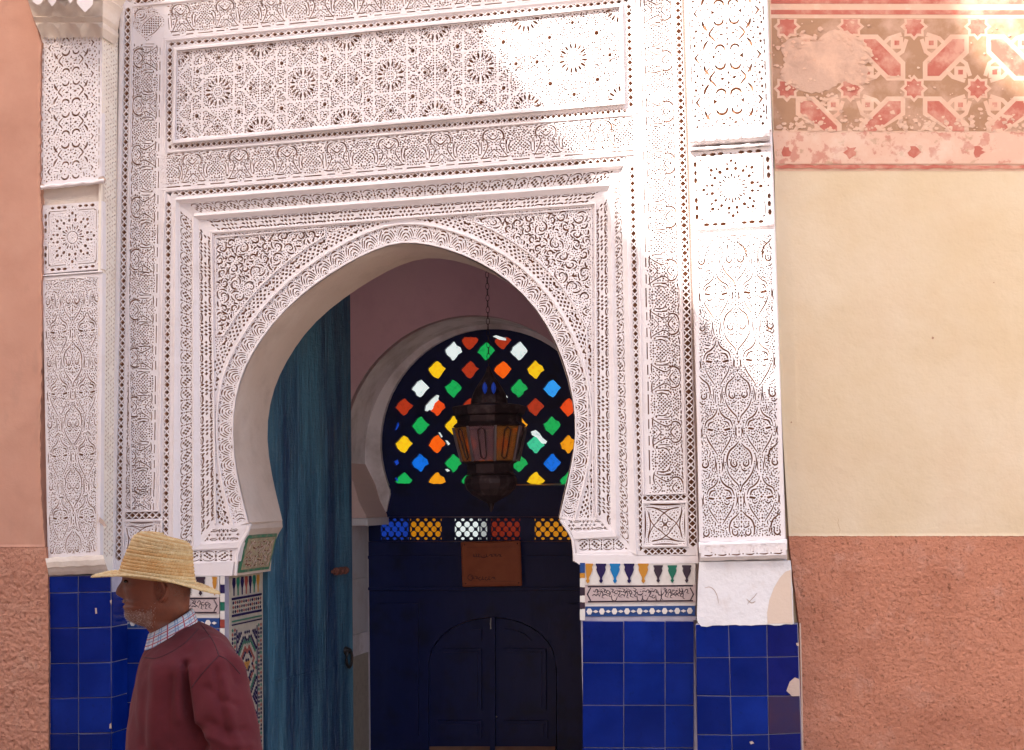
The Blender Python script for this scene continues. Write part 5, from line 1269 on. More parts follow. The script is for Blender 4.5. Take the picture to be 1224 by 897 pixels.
for k, lp in enumerate(fl_):
    a = PRv(lp, .0034+.000004*k); c = PRv(lp, .0024); n = len(lp); fb.add(np.concatenate([a, c]), [list(range(n))]+[[i, (i+1) % n, n+(i+1) % n, n+i] for i in range(n)], k % 5 == 0)
tag(fb.build('paint_flakes', [FCREAM, CEMENT], rw), kind='stuff')
rframe('worn_strip', wavy((923.6, 158), (Xr, 159), 120, 1.6, 6)+[(Xr, 196), (926.6, 196)], [], FWORN, .0042, 'worn lower border of the frieze')
for k in range(6):
    x = 944+k*76 if 0 else 940+k*76.5
    lp = [(x+random.uniform(-2, 2)+9*math.cos(a)*random.uniform(.5, 1), 182+9*math.sin(a)*random.uniform(.5, 1)) for a in np.linspace(0, 6.0, 11)]
    rframe('worn_motif', lp, [], FRED, .0048)
rframe('painted_line', wavy((927, 197.2), (Xr, 198.4), 60, .9, 8)+wavy((Xr, 202), (927, 201.4), 60, .9, 9), [], FRED, .0048, 'thin faded red line under the frieze')
# hairline cracks and plugged holes in the lime wash
rk = random.Random(77)
def crack(x, y, n, dx, dy, w_):
    P = [(x, y)]
    for _ in range(n): x += dx+rk.uniform(-3, 3); y += dy+rk.uniform(-3, 3); P.append((x, y))
    lp = stroke(P, w_, .15, 1); a = PRv(lp, .0016); m = len(lp)//2
    V = np.concatenate([a, a+nr*.004]); mesh('hairline_crack', V, [[i, i+1, 2*m-2-i, 2*m-1-i] for i in range(m-1)], CRK, rw)
CRK = mat('crack_dust', (.34, .20, .13), .95)  # brown filling tone of the crack line and hole spots
for c_ in ((1002, 640, 5, .5, -5, .3),): crack(*c_)
for (x, y, r_) in ((1115, 404, 1.7), (946, 505, 1.0), (1188, 338, .8)):
    lp = [(x+r_*math.cos(a)*rk.uniform(.7, 1.2), y+r_*math.sin(a)*rk.uniform(.7, 1.2)) for a in np.linspace(0, 5.6, 8)]
    rframe('plugged_hole', lp, [], CRK, .0018)
q0 = at(917, -70, YP); mb = MB()
pts = [on_plane(914, -88, P0R+nr*.035, nr), on_plane(1419, -88, P0R+nr*.035, nr)]
e = unit(np.cross(nr, [0, 0, 1.0])); e = e if e[0] > 0 else -e
a0 = P0R+nr*.035-e*.02
mb.prism([np.array([a0[0], a0[1], 0]), np.array([*(a0+e*14)[:2], 0]), np.array([*(a0+e*14)[:2], 4.3]), np.array([a0[0], a0[1], 4.3])], nr*.4); mb.build('wall_core', OCHRE, rw)
a1 = PR(1424, 500); mb = MB(); mb.prism([np.array([a1[0], a1[1], 0])+nr*.002, np.array([*(a1+e*12)[:2], 0])+nr*.002, np.array([*(a1+e*12)[:2], 4.3])+nr*.002, np.array([a1[0], a1[1], 4.3])+nr*.002], nr*.03); mb.build('far_wall', OCHRE, rw)

# ---- unseen house opposite: thin sheet with its roofline shaped to throw the doorway shade
YO = -7.7
def back(px, py, pln='p'):
    p = PR(px, py) if pln == 'r' else at(px, py, 0.0 if pln == 'p' else YP)
    t = (YO-p[1])/SUN[1]; q = p+SUN*t; return (float(q[0]), float(q[2]))
edge = [back(*p) for p in ((768, -70), (770, -12), (793, 2), (786, 8), (768, 9), (757, 1), (722, 7), (690, 9), (655, 9), (618, 14), (594, 15), (574, 24), (581, 44), (600, 66), (621, 92), (640, 113), (650, 133), (667, 156), (684, 171),
                           (698, 192), (720, 214), (731, 240), (748, 275), (774, 295), (792, 312), (809, 330))]
edge += [back(*p, 'l') for p in ((826, 347), (851, 383), (866, 401), (884, 428), (900, 444), (919, 466), (935, 512))]
edge += [back(*p, 'r') for p in ((940, 512), (931, 300), (928, 200), (921, 0), (918, -90))]
top = [back(*p, 'r') for p in ((1136, -90), (1137, -12), (1147, 30), (1166, 62), (1186, 86), (1208, 102), (1280, 150), (1420, 190))]
oh = thing('opposite_house', (-6, YO, 0), 'unseen terracotta house across the street, its roofline shaped to cast the doorway shade', 'house')
OPP = mat('opposite_terracotta_wall', (.55, .36, .28), .9, var=(((.42, .25, .18), 1.2, .4, .7, .6),), bump=((8, .4, .03),))
zl = edge[0][1]
loop = [(-26, 0), (-26, zl), edge[0]]+edge[1:]+top+[(top[-1][0]+4, top[-1][1]-.5), (top[-1][0]+4, 0)]
mb = []
carve('shade_outline_wall', loop, [[(x, z), (x+.9, z), (x+.9, z+1.3), (x, z+1.3)] for x in (-16, -12.5, -9, -1.5, 1.5, 4.6) for z in (1.4, 4.2)], lambda q: np.stack([q[:, 0], np.full(len(q), YO), q[:, 1]], 1), (0, -1, 0), .03, oh, [OPP, INK], .035)

# ================================================================== VESTIBULE BEHIND THE DOORWAY
YI, YD = 1.90, 2.36
VW = mat('mauve_vestibule_plaster', (.66, .42, .47), .8, var=(((.70, .50, .48), 1.4, .5, .75, .7), ((.48, .27, .33), 4, .5, .75, .5)), bump=((12, .25, .01),), spec=.2)
GREY = mat('grey_lime_plaster', (.84, .79, .82), .8, var=(((.38, .32, .30), 5, .45, .7, .6),), bump=((20, .25, .006),), spec=.2)
v0, v1 = -2.95, -.62
for (x0, x1, y0, y1, z0, z1) in ((v0-.15, v0, DEP-.02, 2.9, 0, 3.5), (v1, v1+.15, DEP-.02, 2.9, 0, 3.5)):
    mb = MB(); mb.box(x0, x1, y0, y1, z0, z1); tag(mb.build('vestibule_side_wall', GREY), kind='structure')
mb = MB(); mb.box(v0-.15, v1+.15, DEP-.02, 2.9, 3.5, 3.65); tag(mb.build('vestibule_ceiling', GREY), kind='structure')
inner = thing('inner_arch_wall', (float(at(575, 600, YI)[0]), YI, 0), 'mauve inner wall with a grey round arch framing the dark door', 'wall')
def circ(px, py, rpx, Y, a0, a1, n=40):
    c = at(px, py, Y)[[0, 2]]; r = abs(at(px+rpx, py, Y)[0]-at(px-rpx, py, Y)[0])/2
    return [(c[0]+r*math.cos(math.radians(lin(a0, a1, k/n))), c[1]+r*math.sin(math.radians(lin(a0, a1, k/n)))) for k in range(n+1)], c, r
o1, c1, r1 = circ(562, 538.5, 157, YI, 180, 0)
carve('arched_wall', [(v0, 0), (v0, 3.5), (v1, 3.5), (v1, 0), (c1[0]+r1, 0)]+o1[::-1]+[(c1[0]-r1, 0)], [], lambda q: np.stack([q[:, 0], np.full(len(q), YI), q[:, 1]], 1), N_IN, .05, inner, [VW, VW])
rg = MB(); pts = [(c1[0]-r1-.002, .0)]+[(p[0], p[1]) for p in o1]+[(c1[0]+r1+.002, .0)]; m_ = len(pts)
rg.add([(p[0], y, p[1]) for y in (YI-.004, YD-.02) for p in pts], [[i, i+1, m_+i+1, m_+i] for i in range(m_-1)]); rg.build('arch_reveal', GREY, inner, smooth=False)
o2, c2, r2 = circ(584, 528, 132, YD-.04, 205, -25)
xj0 = float(at(439, 700, YD-.04)[0]); xj1 = c2[0]*2-xj0
zc_ = float(at(455, 612, YD-.04)[2])
carve('arch_rim', [(v0+.1, 0), (v0+.1, 3.2), (v1-.05, 3.2), (v1-.05, 0), (xj1, 0), (xj1, zc_-.04), (c2[0]+r2*.93, zc_)]+[p for p in o2[::-1] if p[1] > zc_+.01]+[(c2[0]-r2*.95, zc_), (xj0, zc_-.04), (xj0, 0)], [], lambda q: np.stack([q[:, 0], np.full(len(q), YD-.04), q[:, 1]], 1), N_IN, .035, inner, [GREY, GREY])
WARM = mat('warm_stone_corbel', (.66, .48, .44), .8, bump=((20, .3, .006),))
WHT = mat('white_inner_plaster', (.62, .60, .62), .7, var=(((.5, .44, .42), 8, .5, .7, .5),))
def pxbox(name, x0, x1, y0, y1, Ya, Yb, m, parent, Yr=None, bev=.004):
    Yr = Ya if Yr is None else Yr
    a = at(x0, y0, Yr); b = at(x1, y1, Yr); mb = MB(); mb.box(min(a[0], b[0]), max(a[0], b[0]), Ya, Yb, min(a[2], b[2]), max(a[2], b[2]), 0, bev); return mb.build(name, m, parent)
xx = c1[0]-r1
cor = MB(); zc0, zc1 = float(at(440, 578, 2.1)[2]), float(at(440, 619, 2.1)[2]); xr_ = float(at(455, 617, 2.31)[0])
Xb = c2[0]-r2*.95+.006; lx = lambda t: xx+.001+(Xb-xx)*t
cor.prism([(lx(0), 1.93, zc0+.12), (lx(.22), 1.93, zc0+.06), (lx(.45), 1.93, zc0), (lx(.66), 1.93, zc1+.10), (lx(.85), 1.93, zc1+.05), (Xb, 1.93, zc1+.012), (Xb, 1.93, zc1), (lx(0), 1.93, zc1)], (0, .392, 0)); cor.build('corbel', WARM, inner)
cp = MB(); cp.box(xx+.001, Xb+.012, 1.915, 2.315, zc1-.045, zc1-.001, 0, .006); cp.build('capital_slab', WHT, inner)
xe = lambda px: max(xx+.012, float(at(px, 740, 2.31)[0]))
for nm, xr2, ya, yb, m in (('engaged_pilaster', 438.5, 627.5, 693, WHT), ('engaged_pilaster', 434, 693.4, 760, WHT), ('plinth_block', 437.5, 760.6, 786.5, GREY)):
    za, zb2 = float(at(430, ya, 2.0)[2]), float(at(430, yb, 2.0)[2]); b = MB(); b.box(xx+.001, xe(xr2), 1.94, 2.31, zb2, za, 0, .006); b.build(nm, m, inner)
za = float(at(430, 787, 2.0)[2]); b = MB(); b.box(xx+.001, xe(435), 1.95, 2.31, 0, za, 0, .002); b.build('mosaic_pier', JM[0], inner)
mp = {1: MB(), 5: MB(), 2: MB()}
for i in range(14):
    for j in range(44):
        if (i+j) % 2: continue
        z = za-.03-j*.022; x_ = xx+.012+i*.02
        if x_ > xe(434) or z < .2: continue
        k = 2 if (j < 6 and j % 3 == 0) else (1 if (i+j//4) % 3 else 5)
        mp[k].prism([(x_+p[0]*.0085, 1.9485, z+p[1]*.0095) for p in ((1, 0), (0, 1), (-1, 0), (0, -1))], (0, .002, 0))
        y_ = 1.97+i*.024
        mp[k].prism([(xe(435)+.0015, y_+p[0]*.010, z+p[1]*.0095) for p in ((1, 0), (0, 1), (-1, 0), (0, -1))], (-.002, 0, 0))
for k, mb in mp.items(): tag(mb.build('mosaic_pieces', JM[k], inner), kind='stuff')

# ---- dark blue door with a stained glass lunette
dr = thing('inner_door', (float(c2[0]), YD, 0), 'dark navy wooden door under a half-round window of coloured glass', 'door')
DWOOD = mat('dark_navy_painted_wood', (.004, .011, .080), .40, var=(((.010, .020, .095), 14, .5, .75, .6, (1, 1, .15)), ((.003, .004, .012), 5, .5, .7, .6)), bump=((40, .3, .004, (1, 1, .1)),), spec=.42)
DP = lambda Y: (lambda q: np.stack([q[:, 0], np.full(len(q), Y), q[:, 1]], 1))
w2 = lambda px, py, Y=YD: tuple(at(px, py, Y)[[0, 2]])
o3, c3, r3 = circ(584, 528, 136, YD, 180, 0)
zb0 = w2(580, 580)[1]
glassc = {'r': (.85, .075, .01), 'R': (.42, .035, .01), 'o': (1.0, .13, .005), 'g': (.01, .42, .09), 'y': (1.0, .60, .01), 'w': (.82, .92, .90), 'b': (.005, .16, .75), 'c': (.03, .36, .95), 't': (.05, .60, .32), 'a': (.95, .36, .01), 'B': (.01, .06, .5)}
GL = {}
def glass(k, e=1.0):
    if (k, e) not in GL: GL[(k, e)] = mat('backlit_glass_'+{'r': 'red', 'R': 'dark_red', 'o': 'orange', 'g': 'green', 'y': 'yellow', 'w': 'clear', 'b': 'blue', 'c': 'light_blue', 't': 'sea_green', 'a': 'amber', 'B': 'deep_blue'}[k]+('' if e > .8 else '_dim'), glassc[k], .3, emit=e*.25, var=((tuple(c*.45 for c in glassc[k]), 45, .5, .72, .6),))
    return GL[(k, e)]
GR = ['  R g R  ', ' w     w ']
rows_ = {-1: 'R.R', 0: 'w.g.w', 1: 'y.R.o.y', 2: 'w.g.B.g.c', 3: 'R.r.r.r.R.r', 4: 'g.y.g.g.t', 5: 'y.o.a.a.t.a', 6: 'b.g.a.g.b', 7: 'g.a.y.a.y.g'}
col_at = {}
def putrow(j, i0, s): 
    for k, ch in enumerate(s.split('.')): col_at[(i0+2*k, j)] = ch
putrow(0, -2, 'w.g.w'); putrow(1, -3, 'y.R.o.y'); putrow(2, -4, 'w.g.B.g.c'); putrow(3, -5, 'R.r.R.r.R.r'); putrow(4, -4, 'g.y.g.a.g'); putrow(5, -5, 'y.o.a.o.t.a'); putrow(6, -4, 'b.g.a.g.b'); putrow(7, -5, 'g.a.g.r.y.g'); putrow(8, -4, 'r.g')
col_at[(-1, -.55)] = 'R'; col_at[(1, -.55)] = 'R'
panes = []; hl = []; rg_ = random.Random(6)
lune = [(p[0], p[1]) for p in o3 if p[1] > zb0]+[]
lune = [(c3[0]-r3*1.0, zb0)]+lune+[(c3[0]+r3*1.0, zb0)]
def inlune(lp): return [math.hypot(p[0]-c3[0], p[1]-c3[1]) < r3-.012 and p[1] > zb0+.012 for p in lp]
for (i, j), ch in col_at.items():
    if isinstance(j, int) and j > 7: continue
    cx_, cy_ = 580.9+19.7*i, 419.5+22.3*j
    if j == 7: cy_ -= .5
    shp = [(-1.2, -11.6), (1.6, -11.4), (4.6, -7.6), (8.6, -4.2), (11.2, -.8), (10.6, 1.6), (7.2, 4.6), (4.6, 8.6), (1.6, 12.0), (-1.0, 12.2), (-4.6, 8.8), (-8.2, 5.4), (-10.9, 1.2), (-10.6, -1.2), (-7.6, -4.6), (-4.4, -8.2)]; wob = rg_.uniform(0, 6.28); shp = [(p[0]*(1+.07*math.sin(3*k+wob)), p[1]*(1+.06*math.cos(2.3*k+wob))) for k, p in enumerate(shp)]
    if j == 7: shp = [(x, min(y, 3.5)) for x, y in shp]
    if j < 0: shp = [(x, max(y, -4.5)) for x, y in shp]
    lp = [w2(cx_+x*.93+rg_.uniform(-.6, .6), cy_+y*.90+rg_.uniform(-.6, .6)) for x, y in shp]
    if not all(inlune(lp)):
        lp = [p for p in lp if math.hypot(p[0]-c3[0], p[1]-c3[1]) < r3-.012]
        if len(lp) < 3: continue
    hl.append(lp); panes.append((lp, ch))
glints = [[(514, 478), (521, 472), (525, 473), (524, 477), (518, 482), (516, 488), (511, 492), (507, 491), (508, 485)], [(523, 517), (526, 517), (529, 522), (527, 524)], [(531, 526), (535, 527), (538, 531), (535, 533)], [(634, 516), (640, 514), (645, 518), (648, 523), (654, 528), (652, 531), (646, 529), (641, 523), (635, 520)],
          [(588, 402), (592, 400.5), (603, 404), (603, 406.5), (596, 405.5)], [(602, 473), (604.5, 472), (607, 475), (604.5, 477)], [(531, 561), (535, 560.5), (538, 563), (534, 564.5)], [(474, 506), (476, 504), (477, 509), (474, 514), (471, 515)], [(470, 552), (475, 549), (477, 554), (473, 557)], [(471, 572), (474, 570), (474, 576)]]
for k, gp in enumerate(glints):  # glowing panes paint in sky glints seen through the fretwork gaps
    lp = [w2(*p) for p in gp]
    ok = not any(inside([np.mean(lp, 0)], h)[0] for h in hl)
    if ok or k < 8: hl.append(lp); panes.append((lp, 'w' if k < 7 else 'B'))
carve('lunette_fretwork', lune, hl, DP(YD), N_IN, .022, dr, [DWOOD, DWOOD], through=True)
def pane(lp, ch, Y, e=1.0, name='glass_pane', grow=1.12):
    c = np.mean(lp, 0); a = [(c[0]+(p[0]-c[0])*grow, c[1]+(p[1]-c[1])*grow) for p in lp]
    b = MB(); b.prism([(p[0], Y, p[1]) for p in a], (0, .004, 0)); return b.build(name, glass(ch, e), dr)
for k, (lp, ch) in enumerate(panes): pane(lp, ch, YD+.024+.0002*(k % 7), 1.0)
# body of the door below the lunette
x0d, x1d = w2(436, 700)[0], w2(436, 700)[0]+2*(c3[0]-w2(436, 700)[0])
def dslab(name, lp, holes=(), Y=YD, d=.03, thr=False, m=DWOOD, parent=None): return carve(name, [w2(*p, Y) for p in lp], [[w2(*p, Y) for p in h] for h in holes], DP(Y), N_IN, d, parent or dr, [m, m], through=thr)
XDR = 735
dslab('transom_beam', [(437, 580.4), (XDR, 580.4), (XDR, 618), (437, 618)], Y=YD-.025, d=.06)
dslab('beam_moulding', [(467, 585), (701, 585), (701, 590), (467, 590)], Y=YD-.04, d=.014)
dslab('beam_moulding', [(467, 611), (701, 611), (701, 616), (467, 616)], Y=YD-.038, d=.012)
gh = []; GP = [(454.5, 488.5, 'B', .55), (489.5, 528, 'a', .45), (543, 573, 'w', 1.0), (573.5, 582.5, 'w', .45), (586.5, 622, 'R', .35), (638.5, 690, 'a', .55)]
for (xa_, xb_, ch, e) in GP:
    nx = max(1, int(round((xb_-xa_)/9.4)))
    for i in range(nx*2+1):
        for j in range(5):
            if (i+j) % 2: continue
            x_, y_ = xa_+i*(xb_-xa_)/(nx*2), 621.6+j*5.6
            big_ = 3.9 if j in (1, 3) or (j == 2) else 2.6
            lp = oct_(x_, y_, big_*.95, big_*.95 if 0 < j < 4 else 1.7, 0, 8)
            lp = [(min(max(p[0], xa_+.3), xb_-.3), p[1]) for p in lp]
            if i in (0, nx*2): lp = [(x_+(p[0]-x_)*.8, p[1]) for p in lp]
            gh.append(lp)
dslab('transom_grille', [(437, 618.3), (XDR, 618.3), (XDR, 647.6), (437, 647.6)], gh, Y=YD, d=.014, thr=True)
for (xa_, xb_, ch, e) in GP:
    pane([w2(*p) for p in ((xa_, 619.5), (xb_, 619.5), (xb_, 646.5), (xa_, 646.5))], ch, YD+.016, e, 'transom_pane', 1.0)
dslab('lock_rail', [(437, 648), (XDR, 648), (XDR, 706), (437, 706)], Y=YD-.012, d=.045)
for ya, yb in ((664.5, 668.5), (702.4, 705.6)): dslab('rail_moulding', [(437, ya), (XDR, ya), (XDR, yb), (437, yb)], Y=YD-.026, d=.013)
ft = w2(500, 1100)[1]
ZB = 1080
# carcass with the arched pair of leaves set back in it
arch_d = [(511.5, ZB), (512, 800)]+[(588.5+77*math.cos(math.radians(a))*(1.0), 800-62*math.sin(math.radians(a))**.9) for a in range(172, 7, -11)]+[(665.5, 800), (666, ZB)]
dslab('door_carcass', [(437, 706.2), (XDR, 706.2), (XDR, ZB), (666, ZB)]+arch_d[::-1][1:-1]+[(511.5, ZB), (437, ZB)], Y=YD-.006, d=.04)
for (xa_, xb_) in ((452, 500), (677, 725)):
    dslab('side_panel', [(xa_, 722), (xb_, 722), (xb_, 880), (xa_, 880)], Y=YD-.020, d=.0135)
for sx in (-1, 1):
    C_ = 588.5; X_ = lambda v: C_+sx*v
    leaf = dslab('door_leaf', [(X_(1.0), ZB), (X_(1.0), 738.5)]+[(X_(77*math.cos(math.radians(a))*.985), 800-61*math.sin(math.radians(a))**.9) for a in range(86, 7, -11)]+[(X_(76), 800), (X_(76), ZB)], Y=YD+.012, d=.035)
    leaf['label'] = 'left leaf of the arched pair' if sx < 0 else 'right leaf of the arched pair'
    for (a_, b_, ya, yb) in ((13, 64, 776, 849), (13, 66, 862, 883), (13, 66, 899, 1000)):
        dslab('leaf_panel', [(X_(a_), ya), (X_(b_), ya), (X_(b_), yb), (X_(a_), yb)], Y=YD-.008, d=.0195, parent=leaf)
        dslab('leaf_panel', [(X_(a_+5), ya+4), (X_(b_-5), ya+4), (X_(b_-5), yb-4), (X_(a_+5), yb-4)], Y=YD-.018, d=.0095, parent=leaf)
    dslab('leaf_panel', [(X_(13), 766), (X_(13), 752), (X_(26), 753.5), (X_(38), 758), (X_(47), 766)], Y=YD-.008, d=.0195, parent=leaf)
    kp = dslab('kick_plate', [(X_(1.6), 892.5), (X_(75), 892.5), (X_(75), 1010), (X_(1.6), 1010)], Y=YD-.006, d=.004, m=mat('worn_tan_wood', (.20, .105, .07), .7, var=(((.12, .06, .04), 12, .45, .7, .6),)), parent=leaf)
dslab('closing_strip', [(585.6, 738), (591.4, 738), (591.4, ZB), (585.6, ZB)], Y=YD-.022, d=.033)
LATCH = mat('worn_steel', (.55, .55, .52), .35, metal=.9)
mb = MB(); p = at(586.6, 739, YD-.03); q = at(586.6, 752, YD-.03); mb.tube([p, (p+q)/2+[0, -.008, 0], q], .0045, 6); mb.build('latch_rod', LATCH, dr)
mb = MB(); mb.lathe([(0.001, -.006), (.007, 0), (.001, .006)], at(593.5, 857, YD-.012), 8); mb.build('lock_stud', LATCH, dr)
# copper sign on the door
COPPER = mat('hammered_copper', (.36, .105, .045), .5, metal=.35, var=(((.24, .06, .03), 9, .42, .7, .6), ((.48, .17, .08), 20, .6, .75, .4)), bump=((30, .25, .004),))
sg = thing('copper_sign', at(587, 700, YD-.06), 'square copper coloured plate fixed above the dark double door', 'sign')
CD = mat('dark_copper_engraving', (.10, .03, .02), .6)
eng = script_strokes(566, 600, 664.5, 5, 4)+script_strokes(562, 592, 691.5, 6, 5)+[stroke([(558, 654.5), (616, 654.0)], .6), stroke([(557.5, 694.5), (616.5, 695.5)], .6)]+[arc(562.5, 690.5, 3.6, 0, 330, .8, .8)]
def sgP(q): return at(np.asarray(q)[:, 0], np.asarray(q)[:, 1], YD-.060)
carve('plate', [(551.8, 648.6), (621.4, 647.2), (623.2, 699.8), (553.6, 701.0)], eng, sgP, N_IN, .0008, sg, [COPPER, CD], .006)
ef = [((551.8, 648.6), (621.4, 647.2)), ((621.4, 647.2), (623.2, 699.8)), ((623.2, 699.8), (553.6, 701.0)), ((553.6, 701.0), (551.8, 648.6))]
for a_, b_ in ef:
    mb = MB(); mb.tube([at(*a_, YD-.062), at(*b_, YD-.062)], .0045, 6); mb.build('rim', COPPER, sg)
for x_, y_ in ((555, 651.6), (618.4, 650.2), (620, 697), (556.6, 698)):
    mb = MB(); mb.lathe([(.001, -.005), (.005, 0), (.001, .005)], at(x_, y_, YD-.062), 8); mb.build('nail', CD, sg)
mb = MB(); a_ = at(587, 675, YD-.054); mb.box(a_[0]-.05, a_[0]+.05, YD-.053, YD-.013, a_[2]-.05, a_[2]+.05); mb.build('mounting_block', DWOOD, sg)

# ---- teal leaf of the street door, standing open
TEAL = mat('weathered_teal_paint', (.050, .150, .225), .42, var=(((.008, .034, .090), 7, .40, .60, 1.0, (1, 1, .08)), ((.09, .17, .21), 30, .52, .75, .55, (1, 1, .05)), ((.18, .24, .28), 70, .60, .76, .6, (1, 1, .10))), bump=((60, 1.0, .010, (1, 1, .09)), (9, .8, .03, (1, 1, .35)), (40, .5, .008, (.2, .2, 1))), spec=.4)
IRON = mat('dark_iron', (.035, .03, .03), .45, metal=.7)
hx, hy = XL+.012, DEP+.05
best = None
for a_ in np.linspace(0, 1.2, 121):
    p = np.array([hx+.80*math.sin(a_), hy+.80*math.cos(a_), 1.4]); e_ = abs(proj(p)[0]-420.8)
    if best is None or e_ < best[0]: best = (e_, a_)
th_ = best[1]; du = np.array([math.sin(th_), math.cos(th_), 0]); dn = np.array([math.cos(th_), -math.sin(th_), 0])   # dn faces the passage
tl = thing('teal_door_leaf', (hx, hy, 0), 'open weathered teal door leaf with an iron ring, just inside the arch', 'door')
def leafbox(name, u0, u1, z0, z1, n0, n1, m, bev=.003):
    h = np.array([hx, hy, 0]); V = []
    def pt(u, z, n): return h+du*u+dn*n+np.array([0, 0, z])
    b = MB(); v = [pt(u0, z0, n0), pt(u1, z0, n0), pt(u1, z1, n0), pt(u0, z1, n0), pt(u0, z0, n1-bev), pt(u1, z0, n1-bev), pt(u1, z1, n1-bev), pt(u0, z1, n1-bev), pt(u0+bev, z0+bev, n1), pt(u1-bev, z0+bev, n1), pt(u1-bev, z1-bev, n1), pt(u0+bev, z1-bev, n1)]
    b.add(v, [(0, 3, 2, 1), (0, 1, 5, 4), (1, 2, 6, 5), (2, 3, 7, 6), (3, 0, 4, 7), (4, 5, 9, 8), (5, 6, 10, 9), (6, 7, 11, 10), (7, 4, 8, 11), (8, 9, 10, 11)]); return b.build(name, m, tl)
ws = [0, .27, .54, .80]
for k in range(3): leafbox('board', ws[k]+.0003, ws[k+1]-.0003, .10, 3.02, -.045, random.uniform(-.001, .0008), TEAL, .0025)
zb1 = float(at(370, 797, 1.0)[2])
leafbox('batten', .02, .78, zb1-.012, zb1-.004, .0, .003, TEAL, .001)
def onleaf(px, py):
    d = ray(px, py); h = np.array([hx, hy, 0]); t = ((h-CAM) @ dn)/(d @ dn); return CAM+d*t
c_ = onleaf(413.5, 785)
mb = MB(); mb.tube([c_+dn*.02+du*.028*math.cos(a)+np.array([0, 0, .045*math.sin(a)-.01]) for a in np.linspace(0, 2*math.pi, 17)], .0075, 7); mb.build('ring_handle', IRON, tl)
mb = MB(); cc = c_+np.array([0, 0, .03]); mb.tube([cc-dn*.002, cc+dn*.012, cc+dn*.03], [.024, .018, .010], 10); mb.build('ring_boss', IRON, tl)
RUST = mat('rusty_iron', (.16, .06, .045), .7, metal=.3)
c_ = onleaf(405, 682.5)
for k in (-1, 0, 1):
    cc = c_+du*(.045*k-.005); mb = MB(); mb.tube([cc+dn*.015-du*.012, cc+dn*.015+du*.0, cc+dn*.015+du*.016], [.017, .021, .017], 9); mb.build('bolt_ring', RUST, tl)
mb = MB(); mb.tube([c_+dn*.014-du*.09, c_+dn*.014+du*.07], .009, 8); mb.build('bolt', RUST, tl)

# ---- lantern
lt = None
YLn = 1.05
pxm = lambda: abs(at(586, 520, YLn)[0]-at(585, 520, YLn)[0])
LC = at(585.5, 520, YLn); K = float(pxm())
Zp = lambda py: float(at(585.5, py, YLn)[2])
lt = thing('hanging_lantern', (LC[0], LC[1], Zp(612)), 'dark eight sided metal and glass lantern hanging inside the arch', 'lantern')
LM = mat('aged_brass_lantern', (.040, .024, .026), .5, metal=.6, var=(((.16, .12, .12), 20, .5, .7, .5),), bump=((60, .2, .003),))
LP_ = mat('lantern_pale_metal', (.15, .12, .13), .4, metal=.6)
LG = mat('smoky_amber_glass', (.75, .36, .12), .15, spec=.6, var=(((.9, .45, .10), 10, .45, .7, .8),)); LGd = mat('smoky_dark_glass', (.45, .27, .30), .15, spec=.6)
for g_ in (LG, LGd):
    b_ = g_.node_tree.nodes['Principled BSDF']; b_.inputs['Transmission Weight'].default_value = .72; b_.inputs['IOR'].default_value = 1.08
def lz(prof, n=8): return [(r*K, Zp(y)-LC[2]) for r, y in prof]
cen = np.array([LC[0], LC[1], LC[2]])
b = MB(); b.lathe(lz([(1.5, 438), (2.5, 441), (4, 446), (9, 454), (15, 463), (19.5, 472), (21.5, 480), (21.8, 484)]), cen, 16); b.build('dome', LM, lt)
b = MB(); b.lathe(lz([(22, 483), (41, 485.6), (44.2, 487), (41, 496), (37.5, 498), (30, 498)]), cen, 8); b.build('shoulder', LM, lt)
b = MB(); b.lathe(lz([(38, 498.2), (38.2, 505), (43.0, 509.5), (40.5, 511.5)]), cen, 8); b.build('upper_band', LM, lt)
b = MB(); b.lathe(lz([(33, 552), (27.5, 555), (27, 565.5), (30, 568), (22, 568.5)]), cen, 8); b.build('lower_band', LM, lt)
b = MB(); b.lathe(lz([(28, 568.6), (30.5, 573), (30.6, 578), (28, 585), (21, 592), (11, 598), (4, 602), (2.4, 608), (1, 612)]), cen, 16); b.build('bottom_bulb', LM, lt)
for k in range(8):
    a0, a1 = 2*math.pi*(k+.5)/8, 2*math.pi*(k+1.5)/8
    pt = lambda a, r, y: cen+np.array([r*K*math.cos(a), r*K*math.sin(a), Zp(y)-LC[2]])
    mb = MB(); mb.tube([pt(a0, 43, 511), pt(a0, 38.5, 532), pt(a0, 33.5, 552)], .0075, 6); mb.build('corner_rib', LP_, lt)
    g4 = [pt(a0, 41.5, 511.5), pt(a1, 41.5, 511.5), pt(a1, 32, 551.5), pt(a0, 32, 551.5)]; nrm = unit(np.cross(g4[1]-g4[0], g4[3]-g4[0]))*.003
    mb = MB(); mb.prism(g4, nrm); gp = mb.build('glass_panel', LG if k % 2 == 0 else LGd, lt)
    mid_t, mid_b = (g4[0]+g4[1])/2, (g4[2]+g4[3])/2; o_ = unit(np.array([math.cos((a0+a1)/2), math.sin((a0+a1)/2), 0]))
    mb = MB(); e2 = unit(g4[1]-g4[0])
    mb.tube([mid_t-[0, 0, .02]-e2*.018+o_*.006, mid_t-[0, 0, .004]+o_*.007, mid_t-[0, 0, .02]+e2*.018+o_*.006, mid_b+[0, 0, .02]+e2*.014+o_*.006, mid_b+[0, 0, .008]+o_*.006, mid_b+[0, 0, .02]-e2*.014+o_*.006, mid_t-[0, 0, .02]-e2*.018+o_*.006], .0035, 5); mb.build('glass_rib', LM, lt)
mb = MB(); mb.lathe(lz([(5, 470), (5.5, 466)]), cen+np.array([0, -.05, 0]), 8)
for dx, rr_ in ((-5.5, 2.0), (2.8, 1.7)):
    pass
